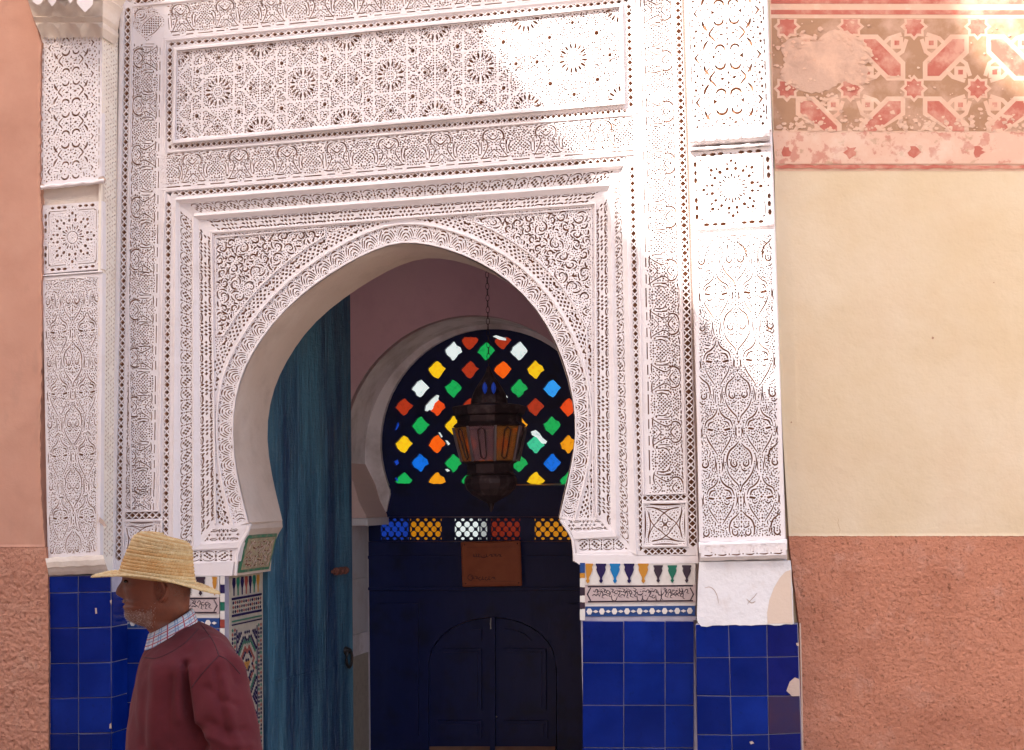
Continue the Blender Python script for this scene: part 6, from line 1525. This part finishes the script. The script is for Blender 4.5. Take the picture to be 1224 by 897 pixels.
for dx in (-6, 4.5):
    b = MB(); c_ = at(585.5+dx, 464, YLn-.10); b.lathe([(.001, -.030), (.009, -.018), (.013, 0), (.009, .018), (.001, .030)], c_, 8); b.build('glowing_blue_glass_jewel', glass('B', .25), lt)  # each jewel glows by its own material, nothing lights it from behind
zt2 = 3.5
mb = MB(); zz = Zp(438); k = 0
while zz < zt2:
    ax = np.array([1, 0, 0]) if k % 2 else np.array([0, 1.0, 0])
    mb.tube([cen*[1, 1, 0]+np.array([0, 0, zz+.02])+ax*.009*math.cos(a)+np.array([0, 0, .018*math.sin(a)]) for a in np.linspace(0, 2*math.pi, 9)], .0017, 4); zz += .030; k += 1
tag(mb.build('chain', LM, lt), kind='stuff')
mb = MB(); mb.box(v0, v1, YD+.10, YD+.2, 0, 3.5); tag(mb.build('added_light_stop_wall', VW), kind='structure')  # added behind the door to stop sky light leaking round it
# ================================================================== THE MAN
PXM = 430.0
M0 = CAM+(R @ np.array([(190-CX)/F, (700-CY)/F, 1.0]))*(F/PXM)
ES = CAM-M0; ES = unit([ES[0], ES[1], 0])          # towards the camera
EF = unit(np.cross(ES, [0, 0, 1.0])); EF = EF if EF @ R[:, 0]*0+EF[0] < 0 else -EF          # the way he walks
UP = np.array([0, 0, 1.0])
def mp_(px, py, s=0.0):                          # s metres towards the camera
    return on_plane(px, py, M0, ES)+ES*s
man = thing('person', (float(M0[0]), float(M0[1]), 0), 'old man in profile wearing a straw hat, maroon sweater and checked shirt collar', 'person')
SKIN = mat('weathered_brown_skin', (.165, .045, .022), .5, var=(((.09, .03, .02), 30, .5, .75, .6), ((.24, .10, .06), 14, .52, .75, .5)), bump=((110, .3, .003), (35, .3, .004)), sss=.08, spec=.4)
BEARD = mat('grey_white_stubble', (.46, .39, .36), .8)
HAIRM = mat('cropped_grey_hair', (.14, .10, .085), .8)
HR = np.array([(646, 186, 194, 4), (649, 176, 202, 10), (655, 164, 211, 18), (663, 156.5, 218, 25), (674, 150.5, 225, 30), (682, 147, 228, 33.5), (687, 145.4, 229, 36), (691, 147.2, 229, 35.6), (696, 148.6, 228.5, 35), (703, 148.2, 228, 34.4),
               (710, 148.8, 227.3, 33), (716, 149, 226.8, 31.4), (719.5, 147.8, 226.6, 30.5), (722, 149.2, 226.5, 30), (726, 148.4, 226.3, 29), (731, 149.6, 226, 27), (737, 149.8, 226, 24.5), (742, 153.4, 226, 22), (746, 163, 226.4, 22), (750, 174, 227, 24),
               (756, 178.5, 228.6, 25.5), (764, 180, 232, 28), (774, 178, 240, 38), (790, 176, 258, 66), (810, 172, 268, 74), (850, 170, 270, 74)], float)
rows_y = list(np.arange(646, 757, 1.9))+[760, 765, 772, 780, 790, 805, 825, 850]; NT = 112
HV = []; info = []
gz = lambda d, s: math.exp(-(d/s)**2)
for y in rows_y:
    Fx, Bx, W = (float(np.interp(y, HR[:, 0], HR[:, k])) for k in (1, 2, 3))
    for k in range(NT):
        th = 2*math.pi*k/NT-math.pi; c_, s_ = math.cos(th), math.sin(th)
        mid_ = (Fx*.46+Bx*.54); A_ = (mid_-Fx) if c_ > 0 else (Bx-mid_); e_ = 2.25
        cc_ = math.copysign(abs(c_)**(2/e_), c_); ss_ = math.copysign(abs(s_)**(2/e_), s_)
        fx = mid_-A_*cc_; sd = W*ss_; lat = sd
        if c_ > 0 and y < 750:
            nz = float(np.interp(y, [688, 693, 698, 704, 708, 711, 714, 716.5], [0, 2.0, 5.2, 8.8, 10.4, 9.8, 5.5, 0])); fx -= nz*gz(lat, 3.4+1.6*(y > 704))
            fx -= 2.4*gz(abs(lat)-5.2, 2.6)*gz(y-710.5, 3.4)                 # wings of the nose
            fx -= 2.3*gz(y-719.5, 2.0)*gz(lat, 12)+2.0*gz(y-725.5, 2.2)*gz(lat, 10)-1.6*gz(y-722.4, 1.1)*gz(lat, 13)
            fx += 3.8*gz(abs(lat)-13.5, 6)*gz(y-694.5, 4.6)                  # eye socket
            fx -= 1.8*gz(abs(lat)-13, 4.2)*gz(y-694.5, 2.2)                  # lid
            fx -= 1.8*gz(abs(lat)-12, 8)*gz(y-686.5, 2.6)                    # brow ridge
            fx -= 1.6*gz(abs(lat)-21, 7)*gz(y-704, 5)                        # cheekbone
            fx += 1.6*gz(abs(lat)-17, 5)*gz(y-718, 6)                        # hollow cheek
            fx += 1.0*gz(abs(lat)-(10+(y-708)*.5), 1.2)*gz(y-715, 7)         # fold beside the mouth
        ex, ey = (fx-193-.12*(y-704))/6.4, (y-704)/12.2; rr2 = ex*ex+ey*ey
        if rr2 < 1.25 and abs(s_) > .5:
            up = 7.5*max(0, min(1, (1.25-rr2)/.35))*(.55+.45*min(1, max(0, ex+.9)))
            up -= 4.8*gz(math.hypot(ex+.25, ey+.05), .42)
            lat += math.copysign(up, s_)
        if y > 748 and c_ > 0: lat *= 1.0
        HV.append(mp_(fx, y)+ES*(lat/PXM)); info.append((fx, y, lat, c_))
nR = len(rows_y); Fs = [[j*NT+k, j*NT+(k+1) % NT, (j+1)*NT+(k+1) % NT, (j+1)*NT+k] for j in range(nR-1) for k in range(NT)]+[list(range(NT))[::-1]]
body = MB(); body.add(HV, Fs)
def hand(side):
    body = MB()
    w = mp_(246, 1046)+ES*(.205*side); d = unit(-UP+EF*.25); q = unit(np.cross(d, ES*side)); n_ = np.cross(d, q)
    body.tube([w-d*.10, w, w+d*.02, w+d*.05, w+d*.085, w+d*.095], [.030, .026, .032, .038, .036, .012], 10)
    for i, (o, l) in enumerate(((-.030, .070), (-.010, .078), (.010, .074), (.028, .060))):
        b0 = w+d*.085+EF*o; body.tube([b0, b0+d*l*.45-ES*side*.006, b0+d*l*.78-ES*side*.020, b0+d*l-ES*side*.034], [.0095, .009, .008, .006], 7)
    t0_ = w+d*.03+EF*.032; body.tube([t0_, t0_+d*.03+EF*.018, t0_+d*.062+EF*.016], [.012, .0105, .008], 7)
    solidify(body, .0035, 2, 'hand', SKIN)
body.build('body', SKIN, man, smooth=True)
# stubble: short separate hairs on jaw, lip and chin
rb = random.Random(12); bb = MB(); hh = MB()
def tuft(mbx, i, l, wd):
    p = HV[i]; j0 = min(i+NT, len(HV)-1); o = unit(p-(M0+UP*(p[2]-M0[2])))
    o = unit(o+np.array([rb.uniform(-.5, .5), rb.uniform(-.5, .5), rb.uniform(-1.1, 0)])); p = p+ES*rb.uniform(-.004, .004)+UP*rb.uniform(-.003, .003)+EF*rb.uniform(-.003, .003)
    s1 = unit(np.cross(o, UP+ES*.3))*wd; mbx.add([p-s1, p+s1, p+o*l], [(0, 1, 2)])
for i, (fx, y, lat, c_) in enumerate(info):
    if c_ < -.25 or y > 749: continue
    jaw = (y > 727 and fx < 180) or (y > 716 and 166 < fx < 186 and y > 740-(fx-160)*.9) or (714.5 < y < 718.5 and abs(lat) < 14 and c_ > .7)
    if jaw:
        for _ in range(4 if (y > 733 and fx < 168) else 1): tuft(bb, i, rb.uniform(.0022, .0046), .0005)
for i, (fx, y, lat, c_) in enumerate(info):
    if (fx > 205 and 684 < y < 712) or (186 < fx < 206 and 684 < y < 690):
        for _ in range(3): tuft(hh, i, rb.uniform(.0025, .005), .0007)
jf = [i for i, (fx, y, lat, c_) in enumerate(info)]
okv = lambda i: info[i][3] > -.3 and info[i][1] < 749 and ((info[i][1] > 726.5+max(0, info[i][0]-152)*.16 and info[i][0] < 180) or (info[i][1] > 718 and 168 < info[i][0] < 184 and info[i][1] > 742-(info[i][0]-160)*.9) or (715 < info[i][1] < 718.6 and abs(info[i][2]) < 13 and info[i][3] > .7))
vm = {}
for f in Fs[:-1]:
    if all(okv(i) for i in f):
        idx = []
        for i in f:
            if i not in vm:
                p = HV[i]; o = p-(M0+UP*(p[2]-M0[2])); vm[i] = len(bb.v); bb.v.append(tuple(p+unit(o)*(.0006+.0008*rb.random())))
            idx.append(vm[i])
        bb.f.append(idx); bb.m.append(1)
STUB = mat('grizzled_jaw', (.19, .085, .058), .8, var=(((.34, .25, .22), 150, .50, .72, .6), ((.12, .05, .035), 35, .5, .7, .6)), bump=((260, .5, .002),))
tag(bb.build('beard', [BEARD, STUB], man), kind='stuff'); tag(hh.build('hair', HAIRM, man), kind='stuff')
for sd in (-1, 1):
    eb = MB(); E_ = lambda x, y, o: mp_(x, y)+ES*(sd*(34.6+o)/PXM)
    hel = [(188.4, 706, 1.5), (187.6, 699.5, 3.6), (189.6, 694, 5.2), (194, 691.6, 6.4), (198.4, 694.4, 7.4), (199.4, 700, 7.2), (197.6, 707, 6.2), (194.6, 712.6, 4.8), (191.2, 716.4, 3.6), (188.8, 714.6, 2.2)]
    eb.tube([E_(*p) for p in hel], [.0022, .0030, .0032, .0034, .0036, .0036, .0034, .0038, .0044, .0026], 8)
    eb.tube([E_(191, 697.6, 3.6), E_(194.6, 697.6, 4.8), E_(195.8, 702, 4.8), E_(193.8, 707.6, 4.0), E_(190.6, 710.4, 3)], [.0018, .0026, .0028, .0026, .0018], 8)
    pl_ = [E_(189, 698, .6), E_(194, 693, 3.6), E_(198, 697, 4.6), E_(197, 706, 3.6), E_(193, 713, 2.6), E_(189.4, 713, .6)]; eb.prism(pl_, -ES*sd*.006)
    eb.build('ear', SKIN, man, smooth=True)
EYEM = mat('dark_eye', (.02, .012, .01), .2)
for sd in (-1, 1):
    e0 = mp_(150.6, 694.6)+ES*(sd*13.0/PXM); b = MB(); b.lathe([(.0005, -.0048), (.0058, -.003), (.0072, 0), (.0058, .003), (.0005, .0048)], e0, 10); b.build('eye', EYEM, man, smooth=True)
# ---- clothes
def loft(rows, n=48, e=2.3, close=True):
    """rows: (Fx, Fy, Bx, By, W px)"""
    V = []
    for (Fx, Fy, Bx, By, W) in rows:
        a = mp_(Fx, Fy); c = mp_(Bx, By); m = (a+c)/2; h = (a-c)/2
        for k in range(n):
            t = 2*math.pi*k/n; V.append(m+h*math.copysign(abs(math.cos(t))**(2/e), math.cos(t))+ES*(W/PXM)*math.copysign(abs(math.sin(t))**(2/e), math.sin(t)))
    Fs = [[j*n+k, j*n+(k+1) % n, (j+1)*n+(k+1) % n, (j+1)*n+k] for j in range(len(rows)-1) for k in range(n)]
    if close: Fs += [list(range(n))[::-1], [(len(rows)-1)*n+k for k in range(n)]]
    return V, Fs
def solidify(mb, voxel, smooth_it, name, m, fn=None, parent=man):
    off = root_of(parent); me = bpy.data.meshes.new(name+'_raw'); me.from_pydata(mb.v, [], mb.f); o = bpy.data.objects.new(name+'_raw', me); COL.objects.link(o)
    md = o.modifiers.new('r', 'REMESH'); md.mode = 'VOXEL'; md.voxel_size = voxel
    sm = o.modifiers.new('s', 'SMOOTH'); sm.factor = .6; sm.iterations = smooth_it
    dg = bpy.context.evaluated_depsgraph_get(); dg.update(); r = bpy.data.meshes.new_from_object(o.evaluated_get(dg))
    n = len(r.vertices); co = np.empty(n*3); r.vertices.foreach_get('co', co); co = co.reshape(-1, 3); nr_ = np.empty(n*3); r.vertices.foreach_get('normal', nr_); nr_ = nr_.reshape(-1, 3)
    if fn is not None: co = fn(co, nr_)
    r.vertices.foreach_set('co', (co-np.array(off)).ravel()); r.polygons.foreach_set('use_smooth', [True]*len(r.polygons)); r.materials.clear(); r.materials.append(m); r.update()
    bpy.data.objects.remove(o); r.name = name
    return link(bpy.data.objects.new(name, r), parent)
hand(1); hand(-1)
KNIT = mat('maroon_knit_wool', (.108, .0165, .021), .9, var=(((.066, .010, .013), 6, .42, .7, .6), ((.14, .022, .034), 60, .55, .75, .3)), bump=((320, .35, .0015), (26, .15, .006)), spec=.2)
KNIT.node_tree.nodes['Principled BSDF'].inputs['Sheen Weight'].default_value = .04
sw = MB()
SRW = [(175, 777, 231, 741.5, 33), (171.5, 783, 240, 744.5, 50), (168.5, 789, 254, 751, 70), (165.5, 797, 268, 761, 84), (162, 809, 279, 778, 90), (158.5, 826, 284, 800, 91), (154.5, 846, 286, 830, 91), (151.4, 868, 286, 860, 90),
       (149.6, 890, 285, 890, 89), (148.6, 930, 284, 930, 88), (149, 985, 283, 985, 88), (152, 1022, 281, 1022, 86), (155, 1030, 279, 1030, 84), (155, 1046, 279, 1046, 84)]
sw.add(*loft(SRW))
for sd in (1, -1):
    pts = [mp_(244, 774)+ES*.115*sd, mp_(254, 796)+ES*.172*sd, mp_(265, 838)+ES*.212*sd, mp_(276, 890)+ES*.232*sd, mp_(279, 932)+ES*.238*sd, mp_(268, 985)+ES*.225*sd, mp_(252, 1030)+ES*.208*sd, mp_(249, 1040)+ES*.206*sd]
    sw.tube(pts, [.055, .080, .077, .070, .067, .060, .048, .036], 18)
def crease(px, py, P, depth, wd):
    P = np.array(P, float); best = np.full(px.shape, 1e9)
    for a, b in zip(P[:-1], P[1:]):
        d = b-a; t = np.clip(((px-a[0])*d[0]+(py-a[1])*d[1])/(d@d), 0, 1); best = np.minimum(best, np.hypot(px-a[0]-t*d[0], py-a[1]-t*d[1]))
    return depth*np.exp(-(best/wd)**2)
def fold(co, nr_):
    px, py = proj(co); near = ((co-M0) @ ES) > 0.02
    d = np.zeros(len(co))
    for P, dp, wd in (([(221, 792), (222, 815), (225, 848), (233, 872), (246, 893)], -.012, 3.8), ([(229, 800), (232, 826), (238, 862)], .007, 5), ([(214, 800), (212, 830), (214, 860)], .006, 6),
                      ([(205, 812), (200, 850), (204, 890)], -.004, 5), ([(188, 800), (184, 840), (183, 885)], .004, 7), ([(176, 800), (172, 845), (170, 890)], -.003, 5),
                      ([(258, 800), (262, 830), (270, 880)], -.0045, 4), ([(268, 812), (275, 850), (286, 893)], .0045, 5), ([(248, 822), (262, 836), (284, 842)], -.004, 4), ([(250, 862), (270, 874), (296, 872)], -.0045, 4), ([(250, 880), (275, 892), (300, 890)], .004, 4),
                      ([(240, 760), (230, 776), (214, 786)], -.003, 5), ([(262, 772), (275, 790), (284, 815)], -.003, 4)):
        d += np.where(near, crease(px, py, P, dp, wd), 0)
    nz = np.array([noise.fractal(Vector((c[0]*7, c[1]*7, c[2]*4.5)), 1.0, 2.0, 3) for c in co])
    nz2 = np.array([noise.fractal(Vector((c[0]*16+c[2]*6, c[1]*16, c[2]*9)), 1.0, 2.0, 2) for c in co])
    return co+nr_*(d*1.9+nz*.009+nz2*.0032)[:, None]
solidify(sw, .0085, 6, 'sweater', KNIT, fold)
KNIT2 = mat('dark_maroon_seam', (.045, .010, .015), .9)
nb = MB(); NR_ = 40
def ringrow(r, t): return
nrows = [(176.2, 772, 230.6, 737.5, 31.0), (174.4, 775.4, 233.0, 740.0, 34.5), (171.5, 780.5, 237, 743, 42), (170.8, 783, 239, 744.4, 46)]
V, Fs = loft(nrows, 60, 2.2, False)
nb.add(V, Fs); V2_, F2_ = loft([(178, 772.6, 229, 738, 29.0), (176.2, 772, 230.6, 737.5, 31.0)], 60, 2.2, False); nb.add(V2_, F2_)
nb.build('neckband', KNIT, man, smooth=True)
SB = bpy.data.objects['sweater']
from mathutils.bvhtree import BVHTree
bvh = BVHTree.FromObject(SB, bpy.context.evaluated_depsgraph_get())
so = np.array(root_of(man))
def onsweater(px, py):
    d = ray(px, py); d = d/np.linalg.norm(d); h = bvh.ray_cast(Vector((CAM-so).tolist()), Vector(d.tolist()))
    return (np.array(h[0])+so) if h[0] is not None else None
for P in ([(239, 745), (248, 757), (256, 769), (261.5, 784)], [(261.5, 784), (250, 796), (238, 810), (227.5, 824)], [(261.5, 784), (270, 788), (279, 796), (287, 806)], [(172, 786), (186, 787), (204, 780), (222, 768), (237, 752)]):
    c_ = spline(P, 8); pts = [onsweater(p[0], p[1]) for p in c_]; pts = [p-(p-CAM)/np.linalg.norm(p-CAM)*.0003 for p in pts if p is not None]
    if len(pts) > 2: mb = MB(); mb.tube(pts, .0014, 5); mb.build('seam', KNIT2, man)
CH = [mat('pale_blue_shirt_cloth', (.50, .54, .58), .8, bump=((200, .2, .001),)), mat('red_check_line', (.36, .07, .09), .8), mat('blue_check_line', (.20, .28, .42), .8)]
CR = [(178.4, 757, 229.6, 727.5, 27.6), (177.0, 759, 231.4, 728.2, 30.4), (172.4, 777, 237.0, 743.5, 36.8)]
rws = [CR[0], CR[1]]+[tuple(lin(CR[1][k], CR[2][k], t) for k in range(5)) for t in np.linspace(1/14, 1, 14)]
n_ = 120; V, Fs = loft(rws, n_, 2.2, False); mi = []
for f in Fs:
    r_, c_ = divmod(f[0], n_)
    mi.append(1 if (c_ % 12 == 3 or r_ in (5, 11)) else (2 if (c_ % 12 in (8, 10) or r_ in (3, 8, 14)) else 0))
V2_, F2_ = loft([(182, 760, 226, 731, 24), CR[0]], n_, 2.2, False); b = len(V); V += V2_; Fs += [[i+b for i in f] for f in F2_]; mi += [0]*len(F2_)
mesh('shirt_collar', V, Fs, CH, man, mi, smooth=True)
mb = MB(); mb.add(*loft([(178.2, 756.5, 229.2, 728, 27.2)]*1+[(174, 771, 196, 775, 12)], 8)) if 0 else None
TR = mat('dark_grey_trousers', (.05, .05, .055), .85, bump=((90, .3, .003),))
tr_ = MB(); tr_.add(*loft([(158, 1020, 276, 1020, 80), (156, 1070, 280, 1070, 84), (162, 1120, 274, 1120, 82)]))
zf = 0.0
g0 = mp_(215, 1100)
for sd, st_ in ((1, .16), (-1, -.16)):
    hip = g0+ES*.09*sd; kn = np.array([*(hip+EF*st_*.6)[:2], .50]); an = np.array([*(hip+EF*st_)[:2], .10])
    tr_.tube([hip+UP*.05, hip-UP*.12, kn, (kn+an)/2, an, an-UP*.03], [.10, .098, .075, .066, .058, .056], 16)
solidify(tr_, .012, 5, 'trousers', TR)
SHOE = mat('brown_leather_shoe', (.06, .03, .02), .5)
for sd, st_ in ((1, .16), (-1, -.16)):
    b0 = np.array([*(g0+ES*.09*sd+EF*st_)[:2], 0.0]); mb = MB(); mb.tube([b0-EF*.08+UP*.045, b0-EF*.05+UP*.05, b0+EF*.03+UP*.05, b0+EF*.11+UP*.038, b0+EF*.17+UP*.03, b0+EF*.185+UP*.022], [.026, .043, .044, .040, .030, .012], 14)
    solidify(mb, .008, 3, 'shoe', SHOE)
# ---- straw hat
STRAW = mat('golden_woven_straw', (.60, .42, .20), .7, var=(((.42, .24, .09), 2.6, .46, .66, .8, (1, 1, 22)), ((.72, .58, .34), 60, .45, .7, .6, (1, 1, 1)), ((.30, .16, .06), 130, .60, .74, .4)), bump=((260, .5, .002), (120, .3, .002, (1, 1, 5))), spec=.3)
hc = mp_(187.5, 693.5); tilt = math.radians(8.5)
HU = unit(UP*math.cos(tilt)-EF*math.sin(tilt)); HF = unit(EF-HU*(EF@HU)); HS = np.cross(HU, HF); HS = HS if HS@ES > 0 else -HS
prof = [(.001, .119), (.02, .1195), (.045, .1185), (.064, .115), (.0735, .108), (.0775, .100), (.083, .080), (.0885, .058), (.0940, .034), (.0985, .012), (.1025, .002), (.112, -.002), (.130, -.004), (.150, -.007), (.166, -.012), (.1735, -.015)]
pr_ = np.array(prof); arcl = np.concatenate([[0], np.cumsum(np.linalg.norm(np.diff(pr_, axis=0), axis=1))]); NRW, NTH = 190, 260
HVt = []; rowpitch = .0092
for j in range(NRW+1):
    s = arcl[-1]*j/NRW; r_ = np.interp(s, arcl, pr_[:, 0]); h_ = np.interp(s, arcl, pr_[:, 1]); row = int(s/rowpitch); ph = (s/rowpitch) % 1
    tr1 = np.interp(s+.001, arcl, pr_[:, 0])-np.interp(s-.001, arcl, pr_[:, 0]); th1 = np.interp(s+.001, arcl, pr_[:, 1])-np.interp(s-.001, arcl, pr_[:, 1]); l_ = math.hypot(tr1, th1)+1e-9; nr2, nh2 = -th1/l_, tr1/l_
    for k in range(NTH):
        t = 2*math.pi*k/NTH
        d = .0030*abs(math.sin(math.pi*ph))**.6+.0017*math.sin(t*72+row*2.2+ph*2.6)*math.sin(math.pi*ph)
        rr_ = r_+nr2*d; hh_ = h_+nh2*d
        if r_ > .104:
            u_ = (r_-.104)/.07; hh_ += u_*(.022*math.sin(t)**2-.003*math.sin(3*t+1)+.004*max(0, math.cos(t))); hh_ -= u_*.006*max(0, -math.cos(t)); rr_ += u_*.004*math.sin(5*t)+(.0016*math.sin(t*90) if j > NRW-3 else 0)
        else: rr_ += .0025*math.sin(3*t+h_*30)*min(1, r_/.05); hh_ += (.006*math.cos(t) if h_ > .09 else 0)
        HVt.append(hc+HU*hh_+HF*rr_*math.cos(t)*1.0+HS*rr_*math.sin(t)*(.96 if r_ < .104 else .95))
Fs = [[j*NTH+k, j*NTH+(k+1) % NTH, (j+1)*NTH+(k+1) % NTH, (j+1)*NTH+k] for j in range(NRW) for k in range(NTH)]
STRAW2 = mat('tawny_woven_straw', (.50, .29, .11), .7, var=(((.62, .44, .22), 50, .45, .7, .7), ((.30, .16, .06), 130, .60, .74, .5)), bump=((260, .5, .002),), spec=.3)
rh = random.Random(8); alt = [1 if rh.random() < .36 else 0 for _ in range(60)]
hat = mesh('straw_hat', HVt, Fs, [STRAW, STRAW2], man, [alt[int(arcl[-1]*(f[0]//NTH)/NRW/rowpitch)] for f in Fs], smooth=True)
sd_ = hat.modifiers.new('thickness', 'SOLIDIFY'); sd_.thickness = .0022; sd_.offset = -1
